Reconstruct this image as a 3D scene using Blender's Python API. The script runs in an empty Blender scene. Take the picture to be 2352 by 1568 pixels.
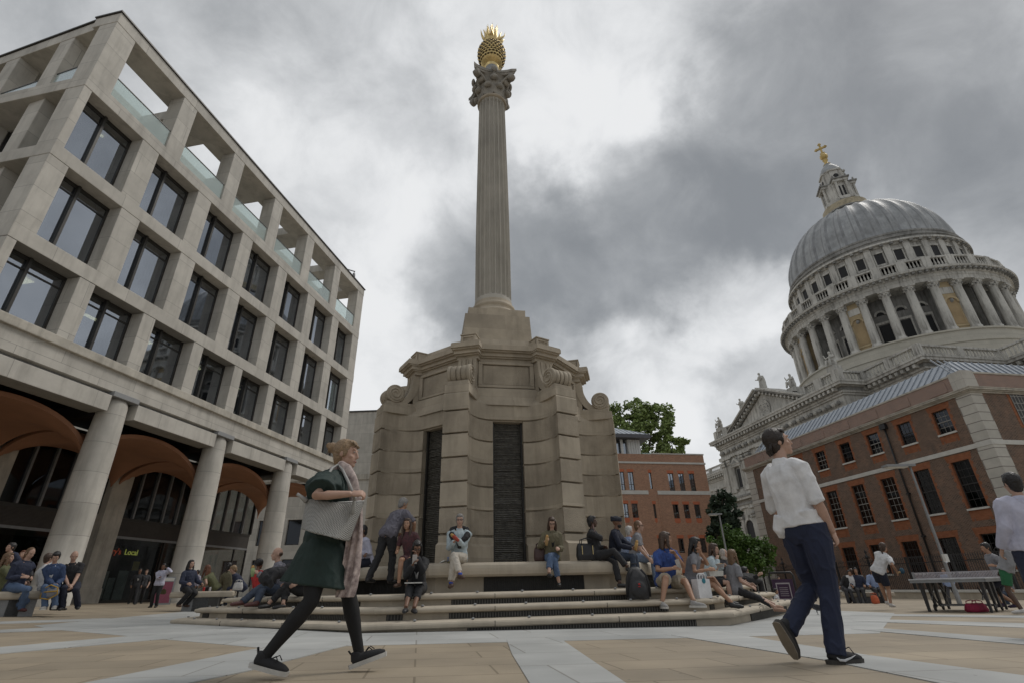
import bpy, bmesh, math, random
from mathutils import Vector, Matrix, noise
R=math.radians; PI=math.pi
sin,cos=math.sin,math.cos
rnd=random.Random(7)
S=bpy.context.scene; COL=S.collection
# ------------------------------------------------------------------ camera
W_,H_=2352.,1568.; FPX=17.75/36*W_; VPX,VPY=1118.,-1595.; CH=0.52
_u=Vector((VPX-W_/2,-(VPY-H_/2),-FPX)).normalized()
_f=Vector((0,0,-1)); _y=(_f-_u*_f.dot(_u)).normalized(); _x=_y.cross(_u)
RC=Matrix((_x,_y,_u))                      # world = RC @ camera
cd=bpy.data.cameras.new('camera'); cam=bpy.data.objects.new('camera',cd); COL.objects.link(cam)
cd.lens=17.75; cd.sensor_width=36; cd.sensor_fit='HORIZONTAL'; cd.clip_end=3000; cd.clip_start=.05
cam.matrix_world=Matrix.Translation((0,0,CH))@RC.to_4x4(); S.camera=cam
def ray(px,py): return (RC@Vector((px-W_/2,-(py-H_/2),-FPX))).normalized()
def G(x,y): return .01-.014*x-.0075*y+.034*min(6,max(0,-8-x))   # the square falls to the right and rises by the arcade
def dp(px,py,d):
    v=ray(px,py); return v*(d/math.hypot(v.x,v.y))+Vector((0,0,CH))
def gp(px,py):
    v=ray(px,py); o=Vector((0,0,CH)); a=1.
    while a<200:
        p=o+v*a
        if p.z<G(p.x,p.y): break
        a*=1.02
    lo,hi=a/1.02,a
    for _ in range(30):
        m=(lo+hi)/2; p=o+v*m
        if p.z<G(p.x,p.y): hi=m
        else: lo=m
    return o+v*hi
# ------------------------------------------------------------------ sky
SUN_AZ,SUN_EL=R(62),R(52)
w=bpy.data.worlds.new("World"); S.world=w; w.use_nodes=True
nt=w.node_tree; nt.nodes.clear(); N=nt.nodes.new; L=nt.links.new
def nd(t,**k):
    n=N(t)
    for a,b in k.items(): setattr(n,a,b)
    return n
def mth(op,a,b=None,c=None,clamp=False):
    n=nd('ShaderNodeMath',operation=op,use_clamp=clamp)
    for i,v in enumerate((a,b,c)):
        if v is None: continue
        if isinstance(v,(int,float)): n.inputs[i].default_value=v
        else: L(v,n.inputs[i])
    return n.outputs[0]
tc=nd('ShaderNodeTexCoord')
nz=nd('ShaderNodeTexNoise'); nz.inputs['Scale'].default_value=2.6; nz.inputs['Detail'].default_value=7; nz.inputs['Roughness'].default_value=.58
L(tc.outputs['Generated'],nz.inputs['Vector'])
sub=nd('ShaderNodeVectorMath',operation='SUBTRACT'); L(nz.outputs['Color'],sub.inputs[0]); sub.inputs[1].default_value=(.5,.5,.5)
sc=nd('ShaderNodeVectorMath',operation='SCALE'); L(sub.outputs[0],sc.inputs[0]); sc.inputs['Scale'].default_value=.42
ad=nd('ShaderNodeVectorMath',operation='ADD'); L(tc.outputs['Generated'],ad.inputs[0]); L(sc.outputs[0],ad.inputs[1])
nrm=nd('ShaderNodeVectorMath',operation='NORMALIZE'); L(ad.outputs[0],nrm.inputs[0])
BL=[ # px, py, radius deg, change of brightness
 (1280,130,17,.34),(830,270,15,.10),(950,560,12,.30),(700,420,12,.10),(1380,330,12,.20),(1690,690,8,.34),(1500,880,10,.26),(850,820,9,.30),(2250,650,9,.30),(2000,430,7,.15),
 (250,60,16,-.06),(660,110,9,-.14),(560,300,15,.12),(1180,640,14,-.42),(1000,760,9,-.24),(1500,520,13,-.34),(1720,330,13,-.28),(1980,170,14,-.26),(2280,420,12,-.24),(1330,800,9,-.18),(1700,560,10,-.14),(1600,930,6,.12),(0,300,16,.02),(900,2600,75,.45)]  # last entry: broad bright patch centred out of view, added to light front faces
acc=None
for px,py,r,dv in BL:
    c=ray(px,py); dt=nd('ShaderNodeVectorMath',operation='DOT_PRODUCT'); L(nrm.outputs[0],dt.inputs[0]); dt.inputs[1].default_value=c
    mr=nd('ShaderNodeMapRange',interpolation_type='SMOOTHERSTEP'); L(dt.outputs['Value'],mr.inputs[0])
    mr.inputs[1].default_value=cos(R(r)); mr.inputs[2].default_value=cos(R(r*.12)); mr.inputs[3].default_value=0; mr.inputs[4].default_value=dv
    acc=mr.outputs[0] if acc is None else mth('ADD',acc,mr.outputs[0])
n2=nd('ShaderNodeTexNoise'); n2.inputs['Scale'].default_value=6.5; n2.inputs['Detail'].default_value=8; n2.inputs['Roughness'].default_value=.6; n2.inputs['Distortion'].default_value=.35
L(tc.outputs['Generated'],n2.inputs['Vector'])
n4=nd('ShaderNodeTexNoise'); n4.inputs['Scale'].default_value=2.1; n4.inputs['Detail'].default_value=5; L(tc.outputs['Generated'],n4.inputs['Vector'])
val=mth('ADD',mth('ADD',mth('MULTIPLY',acc,.80),.545),mth('ADD',mth('MULTIPLY',mth('SUBTRACT',n2.outputs['Fac'],.5),.72),mth('MULTIPLY',mth('SUBTRACT',n4.outputs['Fac'],.5),.5)))
rp=nd('ShaderNodeValToRGB'); L(val,rp.inputs[0]); rp.color_ramp.interpolation='B_SPLINE'
CR=rp.color_ramp.elements; CR[0].position=0.0; CR[0].color=(.235,.25,.268,1); CR[1].position=1.0; CR[1].color=(.86,.868,.875,1)
for p_,c_ in ((.18,(.275,.29,.307)),(.36,(.36,.376,.392)),(.54,(.49,.505,.52)),(.74,(.70,.715,.73)),(.9,(.86,.87,.88))):
    e=CR.new(p_); e.color=(*c_,1)
sky=nd('ShaderNodeTexSky',sky_type='NISHITA',sun_disc=False,sun_elevation=SUN_EL,sun_rotation=SUN_AZ)
b1=nd('ShaderNodeBackground'); L(sky.outputs[0],b1.inputs[0]); b1.inputs[1].default_value=.07
b2=nd('ShaderNodeBackground'); L(rp.outputs[0],b2.inputs[0]); b2.inputs[1].default_value=1.0
mx=nd('ShaderNodeMixShader'); mx.inputs[0].default_value=.95; L(b1.outputs[0],mx.inputs[1]); L(b2.outputs[0],mx.inputs[2])
wo=nd('ShaderNodeOutputWorld'); L(mx.outputs[0],wo.inputs[0])
# ------------------------------------------------------------------ sun behind cloud
sd=bpy.data.lights.new('sun','SUN'); sd.energy=1.4; sd.angle=R(20); sd.color=(1,.96,.9)
so=bpy.data.objects.new('sun',sd); COL.objects.link(so)
_d=Vector((sin(SUN_AZ)*cos(SUN_EL),cos(SUN_AZ)*cos(SUN_EL),sin(SUN_EL)))
so.rotation_euler=_d.to_track_quat('Z','Y').to_euler(); so.location=_d*60
S.view_settings.view_transform='Standard'; S.view_settings.look='None'; S.view_settings.exposure=0; S.view_settings.gamma=1
S.cycles.max_bounces=6; S.cycles.transparent_max_bounces=12
# ------------------------------------------------------------------ materials
MATS={}
def mat(name,col,rough=.8,var=.25,scale=3.,bump=.15,bscale=None,metal=0.,brick=None,col2=None,dirt=0.,stripe=None,spec=None,emit=0.,trans=None,coat=0.):
    m=bpy.data.materials.new(name); m.use_nodes=True; t=m.node_tree; nn=t.nodes; ll=t.links
    b=nn['Principled BSDF']; b.inputs['Roughness'].default_value=rough; b.inputs['Metallic'].default_value=metal
    if spec is not None: b.inputs['Specular IOR Level'].default_value=spec
    if coat: b.inputs['Coat Weight'].default_value=coat
    tcn=nn.new('ShaderNodeTexCoord'); ob=tcn.outputs['Object']
    sx=nn.new('ShaderNodeSeparateXYZ'); ll.new(ob,sx.inputs[0])
    a=nn.new('ShaderNodeMath'); a.operation='ADD'; ll.new(sx.outputs[0],a.inputs[0]); ll.new(sx.outputs[1],a.inputs[1])
    cb=nn.new('ShaderNodeCombineXYZ'); ll.new(a.outputs[0],cb.inputs[0]); ll.new(sx.outputs[2],cb.inputs[1])
    nz=nn.new('ShaderNodeTexNoise'); nz.inputs['Scale'].default_value=scale; nz.inputs['Detail'].default_value=6; nz.inputs['Roughness'].default_value=.62; ll.new(ob,nz.inputs['Vector'])
    c2=col2 or tuple(min(1,c*(1-var)) for c in col); c1=col if col2 else tuple(min(1,c*(1+var*.6)) for c in col)
    mr=nn.new('ShaderNodeMapRange'); mr.inputs[1].default_value=.32; mr.inputs[2].default_value=.68; ll.new(nz.outputs['Fac'],mr.inputs[0])
    mix=nn.new('ShaderNodeMix'); mix.data_type='RGBA'; ll.new(mr.outputs[0],mix.inputs[0]); mix.inputs[6].default_value=(*c1,1); mix.inputs[7].default_value=(*c2,1)
    out=mix.outputs[2]; hgt=nz.outputs['Fac']
    if bscale:
        nb=nn.new('ShaderNodeTexNoise'); nb.inputs['Scale'].default_value=bscale; nb.inputs['Detail'].default_value=4; ll.new(ob,nb.inputs['Vector']); hgt=nb.outputs['Fac']
    if brick:
        bw,bh,mort,mcol,bv=brick
        bt=nn.new('ShaderNodeTexBrick'); ll.new(cb.outputs[0],bt.inputs['Vector']); bt.inputs['Scale'].default_value=1
        bt.inputs['Brick Width'].default_value=bw; bt.inputs['Row Height'].default_value=bh; bt.inputs['Mortar Size'].default_value=mort; bt.inputs['Bias'].default_value=0
        bt.inputs['Color1'].default_value=(1,1,1,1); bt.inputs['Color2'].default_value=(1-bv,1-bv,1-bv,1); bt.inputs['Mortar'].default_value=(1,1,1,1)
        mu=nn.new('ShaderNodeMix'); mu.data_type='RGBA'; mu.blend_type='MULTIPLY'; mu.inputs[0].default_value=1; ll.new(out,mu.inputs[6]); ll.new(bt.outputs['Color'],mu.inputs[7])
        m2=nn.new('ShaderNodeMix'); m2.data_type='RGBA'; ll.new(bt.outputs['Fac'],m2.inputs[0]); ll.new(mu.outputs[2],m2.inputs[6]); m2.inputs[7].default_value=(*mcol,1); out=m2.outputs[2]
    if dirt:     # weathering streaks
        mp=nn.new('ShaderNodeMapping'); mp.inputs['Scale'].default_value=(1.6,1.6,.22); ll.new(ob,mp.inputs[0])
        nd_=nn.new('ShaderNodeTexNoise'); nd_.inputs['Scale'].default_value=1.3; nd_.inputs['Detail'].default_value=7; nd_.inputs['Roughness'].default_value=.65; ll.new(mp.outputs[0],nd_.inputs['Vector'])
        r2=nn.new('ShaderNodeMapRange'); r2.inputs[1].default_value=.48; r2.inputs[2].default_value=.72; r2.inputs[4].default_value=dirt; ll.new(nd_.outputs['Fac'],r2.inputs[0])
        m3=nn.new('ShaderNodeMix'); m3.data_type='RGBA'; ll.new(r2.outputs[0],m3.inputs[0]); ll.new(out,m3.inputs[6]); m3.inputs[7].default_value=(col[0]*.22,col[1]*.21,col[2]*.2,1); out=m3.outputs[2]
    if stripe:   # (frequency, axis, depth) tooling or ribs
        wv=nn.new('ShaderNodeTexWave'); wv.inputs['Scale'].default_value=stripe[0]; wv.bands_direction=stripe[1]; wv.inputs['Distortion'].default_value=stripe[2]; wv.inputs['Detail'].default_value=2
        ll.new(cb.outputs[0] if stripe[1]=='X' else ob,wv.inputs['Vector']); hgt=wv.outputs['Fac']
        m4=nn.new('ShaderNodeMix'); m4.data_type='RGBA'; m4.blend_type='MULTIPLY'; ll.new(out,m4.inputs[6])
        r4=nn.new('ShaderNodeMapRange'); r4.inputs[3].default_value=stripe[3]; r4.inputs[4].default_value=1.1; ll.new(wv.outputs['Fac'],r4.inputs[0]); m4.inputs[0].default_value=1
        ll.new(r4.outputs[0],m4.inputs[7]); out=m4.outputs[2]
    ll.new(out,b.inputs['Base Color'])
    if bump:
        bp=nn.new('ShaderNodeBump'); bp.inputs['Strength'].default_value=bump; bp.inputs['Distance'].default_value=.02; ll.new(hgt,bp.inputs['Height']); ll.new(bp.outputs[0],b.inputs['Normal'])
    if emit: b.inputs['Emission Color'].default_value=(*col,1); b.inputs['Emission Strength'].default_value=emit
    MATS[name]=m; return m
def glassmat(name,tint,gloss,rough=.02,milk=0.):
    m=bpy.data.materials.new(name); m.use_nodes=True; t=m.node_tree; t.nodes.clear(); n=t.nodes.new
    o=n('ShaderNodeOutputMaterial'); tr=n('ShaderNodeBsdfTransparent'); tr.inputs[0].default_value=(*tint,1); g=n('ShaderNodeBsdfGlossy'); g.inputs['Roughness'].default_value=rough; g.inputs[0].default_value=(.85,.9,1,1)
    lw=n('ShaderNodeLayerWeight'); lw.inputs[0].default_value=.5; pw=n('ShaderNodeMath'); pw.operation='POWER'; pw.inputs[1].default_value=3.5; t.links.new(lw.outputs['Facing'],pw.inputs[0]); fr=n('ShaderNodeMath'); fr.operation='MULTIPLY'; fr.inputs[1].default_value=.75; t.links.new(pw.outputs[0],fr.inputs[0])
    ma=n('ShaderNodeMath'); ma.operation='ADD'; ma.use_clamp=True; ma.inputs[1].default_value=gloss; t.links.new(fr.outputs[0],ma.inputs[0])
    mi=n('ShaderNodeMixShader'); t.links.new(ma.outputs[0],mi.inputs[0]); 
    sh=tr.outputs[0]
    if milk: df=n('ShaderNodeBsdfDiffuse'); df.inputs[0].default_value=(.75,.83,.80,1); m2=n('ShaderNodeMixShader'); m2.inputs[0].default_value=milk; t.links.new(sh,m2.inputs[1]); t.links.new(df.outputs[0],m2.inputs[2]); sh=m2.outputs[0]
    t.links.new(sh,mi.inputs[1]); t.links.new(g.outputs[0],mi.inputs[2]); t.links.new(mi.outputs[0],o.inputs[0]); MATS[name]=m; return m
PORT=mat('portland stone',(.53,.505,.455),.85,.12,1.2,.12,bscale=30,brick=(3.1,1.15,.008,(.25,.24,.22),.14),dirt=.34)
PORTD=mat('weathered cornice stone',(.48,.45,.39),.9,.22,1.5,.2,bscale=25,dirt=.5)
MON=mat('warm smooth stone',(.44,.38,.295),.85,.22,1.1,.15,bscale=45,brick=(1.73,.585,.0015,(.22,.19,.15),.17),dirt=.42)
MONT=mat('tooled stone',(.375,.322,.25),.95,.20,2.2,1.0,bscale=55,dirt=.45)
STEP=mat('step stone',(.44,.385,.305),.75,.16,1.6,.08,bscale=40,dirt=.28)
CAPS=mat('weathered capital stone',(.30,.28,.245),.9,.3,3,.3,dirt=.4)
GOLD=mat('gilding',(.72,.56,.27),.36,.3,6,.2,metal=.85)
WETB=mat('wet black slate cascade',(.115,.108,.092),.3,.5,14,.8,stripe=(7,'Z',3.5,.45))
GRIL=mat('dark grille',(.025,.024,.022),.6,.3,8,.1)
SILL=mat('white stone',(.55,.54,.50),.8,.12,2,.08)
BRKD=mat('sooty brown brick',(.235,.128,.08),.9,.35,1.5,.3,brick=(.225,.075,.012,(.22,.17,.135),.5),col2=(.085,.058,.043))
BRKO=mat('rubbed orange brick',(.31,.125,.06),.88,.25,3,.2,brick=(.225,.075,.004,(.25,.10,.05),.22),col2=(.23,.075,.03))
BRKP=mat('parapet brick',(.29,.165,.115),.9,.3,1.5,.25,brick=(.225,.075,.014,(.36,.30,.27),.3))
BRKR=mat('red brick',(.45,.22,.13),.9,.2,1.4,.2,brick=(.225,.075,.012,(.42,.30,.22),.4),col2=(.33,.155,.09))
BRKF=mat('flat red brick dressing',(.45,.14,.07),.9,.15,3,.1)
LEAD=mat('standing seam lead',(.30,.33,.37),.5,.15,2,.1)
SPL=mat('cathedral stone',(.50,.485,.445),.9,.3,.25,.2,bscale=3,dirt=.78)
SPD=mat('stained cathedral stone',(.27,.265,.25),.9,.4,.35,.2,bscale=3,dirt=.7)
SPY=mat('sandy niche stone',(.42,.33,.20),.9,.3,.3,.15)
SPDRUM=mat('drum ashlar',(.48,.455,.39),.9,.12,.2,.1,brick=(2.4,.75,.02,(.33,.31,.27),.12))
DOMED=mat('dark lead seam',(.22,.225,.23),.6,.3,.5,.1)
DOMEL=mat('dome lead',(.33,.34,.345),.55,.32,.35,.15,brick=(1.2,1.3,.02,(.25,.26,.27),.12),dirt=.3)
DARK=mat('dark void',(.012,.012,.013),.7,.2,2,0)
BRZ=mat('bronze frame',(.045,.042,.038),.45,.2,4,.05,metal=.3)
SHAD=mat('dark louvre',(.05,.042,.036),.6,.2,3,.3,stripe=(6,'Z',0,.5))
TERR=mat('terracotta vault plaster',(.33,.16,.09),.8,.12,1.2,.05)
INT=mat('office interior',(.26,.26,.25),.8,.1,1,0)
CEIL=mat('office ceiling',(.34,.33,.30),.8,.1,1,0)
BLIND=mat('green blind',(.10,.13,.09),.8,.15,2,0)
LAMP=mat('lit ceiling panel',(1,.86,.6),.5,0,1,0,emit=2.2)
GRAN=mat('grey granite',(.27,.275,.28),.75,.15,30,.1)
GLASS=glassmat('office glass',(.42,.46,.44),.34)
GLASSB=glassmat('balustrade glass',(.80,.87,.85),.05,.05,.30)
GLASSD=glassmat('shop glass',(.62,.64,.63),.05)
GLASSW=glassmat('sash glass',(.14,.15,.16),.05,.05)
WHITE=mat('white paint',(.62,.62,.60),.6,.08,4,.03)
STEELG=mat('galvanised pole',(.24,.245,.25),.5,.15,4,.05,metal=.4)
BLACKM=mat('black painted iron',(.015,.015,.016),.5,.2,6,.05)
BARK=mat('bark',(.09,.07,.05),.95,.35,6,.6)
def leafmat(name,c):
    m=mat(name,c,.65,.5,.9,0); b=m.node_tree.nodes['Principled BSDF']; return m
LEAF=leafmat('plane tree leaf',(.235,.31,.095)); LEAFD=leafmat('dark needle leaf',(.028,.05,.026)); LEAFB=leafmat('bright shrub leaf',(.07,.135,.02))
# ------------------------------------------------------------------ mesh helpers
class MB:
    def __init__(s): s.v=[]; s.f=[]; s.m=[]; s.mats=[]; s.sm=[]
    def mi(s,m):
        if m not in s.mats: s.mats.append(m)
        return s.mats.index(m)
    def add(s,vs,fs,m,smooth=False,M=None):
        o=len(s.v); k=s.mi(m)
        s.v+= [tuple(M@Vector(p)) for p in vs] if M else [tuple(p) for p in vs]
        for f in fs: s.f.append([i+o for i in f]); s.m.append(k); s.sm.append(smooth)
    def box(s,x0,x1,y0,y1,z0,z1,m,M=None):
        s.add([(x0,y0,z0),(x1,y0,z0),(x1,y1,z0),(x0,y1,z0),(x0,y0,z1),(x1,y0,z1),(x1,y1,z1),(x0,y1,z1)],[(3,2,1,0),(4,5,6,7),(0,1,5,4),(1,2,6,5),(2,3,7,6),(3,0,4,7)],m,M=M)
    def bar(s,p,q,a,b,m,up=(0,0,1)):
        p=Vector(p);q=Vector(q);d=(q-p); l=d.length
        if l<1e-6: return
        d/=l; u=Vector(up)
        if abs(d.dot(u))>.98: u=Vector((1,0,0))
        x=d.cross(u).normalized(); y=x.cross(d)
        M=Matrix((( x.x,y.x,d.x,p.x),(x.y,y.y,d.y,p.y),(x.z,y.z,d.z,p.z),(0,0,0,1)))
        s.box(-a/2,a/2,-b/2,b/2,0,l,m,M)
    def prism(s,poly,z0,z1,m,sc0=1.,sc1=1.,cx=0,cy=0,smooth=False,M=None):
        n=len(poly)
        vs=[(cx+(x-cx)*sc0,cy+(y-cy)*sc0,z0) for x,y in poly]+[(cx+(x-cx)*sc1,cy+(y-cy)*sc1,z1) for x,y in poly]
        fs=[[i,(i+1)%n,(i+1)%n+n,i+n] for i in range(n)]
        s.add(vs,fs,m,smooth,M); s.add(vs,[list(range(n))[::-1],list(range(n,2*n))],m,False,M)
    def lathe(s,prof,m,seg=24,cx=0,cy=0,smooth=True,mod=None,M=None,a0=0,a1=2*PI):
        full=abs(a1-a0-2*PI)<1e-6; ns=seg if full else seg+1; vs=[]
        for r,z in prof:
            for i in range(ns):
                a=a0+(a1-a0)*i/seg; k=mod(a,r,z) if mod else r
                vs.append((cx+k*cos(a),cy+k*sin(a),z))
        fs=[]
        for j in range(len(prof)-1):
            for i in range(seg):
                i2=(i+1)%ns if full else i+1
                fs.append([j*ns+i,j*ns+i2,(j+1)*ns+i2,(j+1)*ns+i])
        s.add(vs,fs,m,smooth,M)
        if full:
            if prof[0][0]>1e-4: s.add(vs[:ns],[list(range(ns))[::-1]],m,False,M)
            if prof[-1][0]>1e-4: s.add(vs[-ns:],[list(range(ns))],m,False,M)
    def tube(s,pts,rad,m,seg=8,cap=True,smooth=True,flat=None):
        # round tube through pts; flat = (axis vector, factor) squashes it
        P=[Vector(p) for p in pts]; n=len(P)
        if not hasattr(rad,'__len__'): rad=[rad]*n
        vs=[]; prev=None
        for i in range(n):
            d=(P[min(i+1,n-1)]-P[max(i-1,0)]); d=d.normalized() if d.length>1e-9 else Vector((0,0,1))
            if prev is None:
                a=Vector((0,0,1)) if abs(d.z)<.9 else Vector((1,0,0)); x=d.cross(a).normalized()
            else: x=(prev-d*prev.dot(d)).normalized()
            prev=x; y=d.cross(x)
            for k in range(seg):
                t=2*PI*k/seg; o=(x*cos(t)+y*sin(t))*rad[i]
                if flat: f=Vector(flat[0]); o=o-f*o.dot(f)*(1-flat[1])
                vs.append(P[i]+o)
        fs=[[i*seg+k,i*seg+(k+1)%seg,(i+1)*seg+(k+1)%seg,(i+1)*seg+k] for i in range(n-1) for k in range(seg)]
        if cap: fs+=[list(range(seg))[::-1],[(n-1)*seg+k for k in range(seg)]]
        s.add(vs,fs,m,smooth)
    def ell(s,c,r,m,seg=14,rings=9,M=None):
        vs=[];c=Vector(c)
        for j in range(rings+1):
            t=PI*j/rings
            for i in range(seg):
                a=2*PI*i/seg; p=Vector((r[0]*sin(t)*cos(a),r[1]*sin(t)*sin(a),-r[2]*cos(t)))
                vs.append(c+(M@p if M else p))
        fs=[[j*seg+i,j*seg+(i+1)%seg,(j+1)*seg+(i+1)%seg,(j+1)*seg+i] for j in range(rings) for i in range(seg)]
        s.add(vs,fs,m,True)
    def wall(s,x0,x1,z0,z1,y,ops,m,depth=.25,rev=None):
        # front face at y (facing -y) with rectangular openings and reveals going to y+depth
        ins=[(max(a,x0),min(b,x1),max(c,z0),min(d,z1)) for a,b,c,d in ops if b>x0 and a<x1 and d>z0 and c<z1]
        X=sorted(set([x0,x1]+[o[0] for o in ins]+[o[1] for o in ins])); Z=sorted(set([z0,z1]+[o[2] for o in ins]+[o[3] for o in ins]))
        for i in range(len(X)-1):
            for j in range(len(Z)-1):
                cx=(X[i]+X[i+1])/2; cz=(Z[j]+Z[j+1])/2
                if any(o[0]<cx<o[1] and o[2]<cz<o[3] for o in ins): continue
                s.add([(X[i],y,Z[j]),(X[i+1],y,Z[j]),(X[i+1],y,Z[j+1]),(X[i],y,Z[j+1])],[(0,1,2,3)],m)
        for a,b,c,d in ins:
            q=[(a,c),(b,c),(b,d),(a,d)]
            for k in range(4):
                p0=q[k];p1=q[(k+1)%4]
                s.add([(p0[0],y,p0[1]),(p1[0],y,p1[1]),(p1[0],y+depth,p1[1]),(p0[0],y+depth,p0[1])],[(3,2,1,0)],rev or m)
    def obj(s,name,parent=None,off=None,loc=None,bevel=0):
        me=bpy.data.meshes.new(name); v=s.v
        if off is not None: v=[(a-off[0],b-off[1],c-off[2]) for a,b,c in v]
        me.from_pydata(v,[],s.f)
        for m in s.mats: me.materials.append(m)
        me.polygons.foreach_set('material_index',s.m); me.polygons.foreach_set('use_smooth',s.sm); me.update()
        o=bpy.data.objects.new(name,me); COL.objects.link(o)
        if parent: o.parent=parent
        if loc is not None: o.location=loc
        if bevel:
            b=o.modifiers.new('bevel','BEVEL'); b.width=bevel; b.segments=2; b.limit_method='ANGLE'; b.angle_limit=R(50); b.harden_normals=False
        return o
def tag(o,label=None,cat=None,group=None,kind=None):
    if label: o['label']=label
    if cat: o['category']=cat
    if group: o['group']=group
    if kind: o['kind']=kind
    return o
def empty(name,loc,rz=0,label=None,cat=None,group=None):
    o=bpy.data.objects.new(name,None); COL.objects.link(o); o.location=loc; o.rotation_euler=(0,0,rz); o.empty_display_size=.3
    return tag(o,label,cat,group)
def copy_tree(o,parent=None):
    c=o.copy(); COL.objects.link(c); c.parent=parent
    for ch in list(o.children): copy_tree(ch,c)
    return c
class Frame:
    """a building frame: local x along the facade, local y inward, z up; geometry is written in frame coordinates"""
    def __init__(s,name,ux,uy,base,label,cat,group=None):
        s.ang=math.atan2(uy,ux); Rm=Matrix.Rotation(s.ang,3,'Z'); s.off=Vector(base)
        s.root=empty(name,Rm@Vector(base),s.ang,label,cat,group)
    def part(s,mb,name,parent=None,bevel=0):
        return mb.obj(name,parent or s.root,off=s.off,bevel=bevel)
# ================================================================== ground
YORK=mat('york stone paving',(.30,.245,.175),.72,.14,.8,.12,bscale=18,brick=None,col2=(.25,.205,.15))
def pavemat(name,c,c2,bw,bh,ang,mort,rough=.7,bs=60):
    m=mat(name,c,rough,.1,.7,.14,bscale=bs,col2=c2); t=m.node_tree; b=t.nodes['Principled BSDF']; l=t.links
    old=b.inputs['Base Color'].links[0].from_socket
    tcn=t.nodes.new('ShaderNodeTexCoord'); mp=t.nodes.new('ShaderNodeMapping'); mp.inputs['Rotation'].default_value=(0,0,ang); l.new(tcn.outputs['Object'],mp.inputs[0])
    bt=t.nodes.new('ShaderNodeTexBrick'); l.new(mp.outputs[0],bt.inputs['Vector']); bt.inputs['Scale'].default_value=1; bt.inputs['Brick Width'].default_value=bw; bt.inputs['Row Height'].default_value=bh; bt.inputs['Mortar Size'].default_value=mort
    bt.inputs['Color1'].default_value=(1,1,1,1); bt.inputs['Color2'].default_value=(.84,.85,.86,1); bt.inputs['Mortar'].default_value=(.58,.56,.53,1); bt.offset=.37; bt.inputs['Bias'].default_value=-.1; bt.inputs['Mortar Smooth'].default_value=.3
    mu=t.nodes.new('ShaderNodeMix'); mu.data_type='RGBA'; mu.blend_type='MULTIPLY'; mu.inputs[0].default_value=1; l.new(old,mu.inputs[6]); l.new(bt.outputs['Color'],mu.inputs[7])
    # blotchy wear and chewing-gum spots
    n3=t.nodes.new('ShaderNodeTexNoise'); n3.inputs['Scale'].default_value=.9; n3.inputs['Detail'].default_value=8; l.new(tcn.outputs['Object'],n3.inputs['Vector'])
    mr=t.nodes.new('ShaderNodeMapRange'); mr.inputs[1].default_value=.3; mr.inputs[2].default_value=.7; mr.inputs[3].default_value=.8; mr.inputs[4].default_value=1.12; l.new(n3.outputs['Fac'],mr.inputs[0])
    vo=t.nodes.new('ShaderNodeTexVoronoi'); vo.inputs['Scale'].default_value=3.6; l.new(tcn.outputs['Object'],vo.inputs['Vector'])
    r5=t.nodes.new('ShaderNodeMapRange'); r5.inputs[1].default_value=.035; r5.inputs[2].default_value=.05; r5.inputs[3].default_value=.55; r5.inputs[4].default_value=1; l.new(vo.outputs['Distance'],r5.inputs[0])
    m5=t.nodes.new('ShaderNodeMath'); m5.operation='MULTIPLY'; l.new(mr.outputs[0],m5.inputs[0]); l.new(r5.outputs[0],m5.inputs[1])
    m2=t.nodes.new('ShaderNodeMix'); m2.data_type='RGBA'; m2.blend_type='MULTIPLY'; m2.inputs[0].default_value=1; l.new(mu.outputs[2],m2.inputs[6]); l.new(m5.outputs[0],m2.inputs[7])
    l.new(m2.outputs[2],b.inputs['Base Color']); return m
PAVE=pavemat('sandstone flags',(.345,.285,.205),(.285,.235,.17),.92,.52,R(-10),.010)
GRANP=pavemat('light granite paving',(.44,.445,.43),(.375,.38,.37),1.6,.9,R(-10),.010,.65,140)
mb=MB(); n=12; 
for i in range(n):
    for j in range(n):
        pass
Q=900
XS=[-Q,-14,-8,Q]; mb.add([(x,y,G(x,y)) for x in XS for y in (-60,Q)],[(2*i,2*i+2,2*i+3,2*i+1) for i in range(3)],PAVE)
tag(mb.obj('ground'),kind='structure')
MC=Vector((-.647,15.879,0)); PHI=R(10.17); T8=math.tan(PI/8)
def octp(a,rot=0): return [((a/cos(PI/8))*sin(rot+PI/8+k*PI/4),-(a/cos(PI/8))*cos(rot+PI/8+k*PI/4)) for k in range(8)]
def onG(x,y,dz): return (x,y,G(x,y)+dz)
Rz=Matrix.Rotation(PHI,3,'Z')
bm=bmesh.new(); f_=bm.faces.new([bm.verts.new((MC+Rz@Vector((x,y,0)))) for x,y in octp(9.1)])
for xc in (-8,-14): bmesh.ops.bisect_plane(bm,geom=bm.verts[:]+bm.edges[:]+bm.faces[:],plane_co=(xc,0,0),plane_no=(1,0,0))
bm.verts.index_update(); mb=MB(); mb.add([onG(v.co.x,v.co.y,.003) for v in bm.verts],[[v.index for v in f.verts] for f in bm.faces],GRANP)
mb.add([onG(v.co.x,v.co.y,dz) for v in bm.verts for dz in (.003,-.01)],[(2*e.verts[0].index,2*e.verts[1].index,2*e.verts[1].index+1,2*e.verts[0].index+1) for e in bm.edges if len(e.link_faces)==1],GRANP); bm.free()
tag(mb.obj('paved_apron'),kind='structure')
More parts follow.
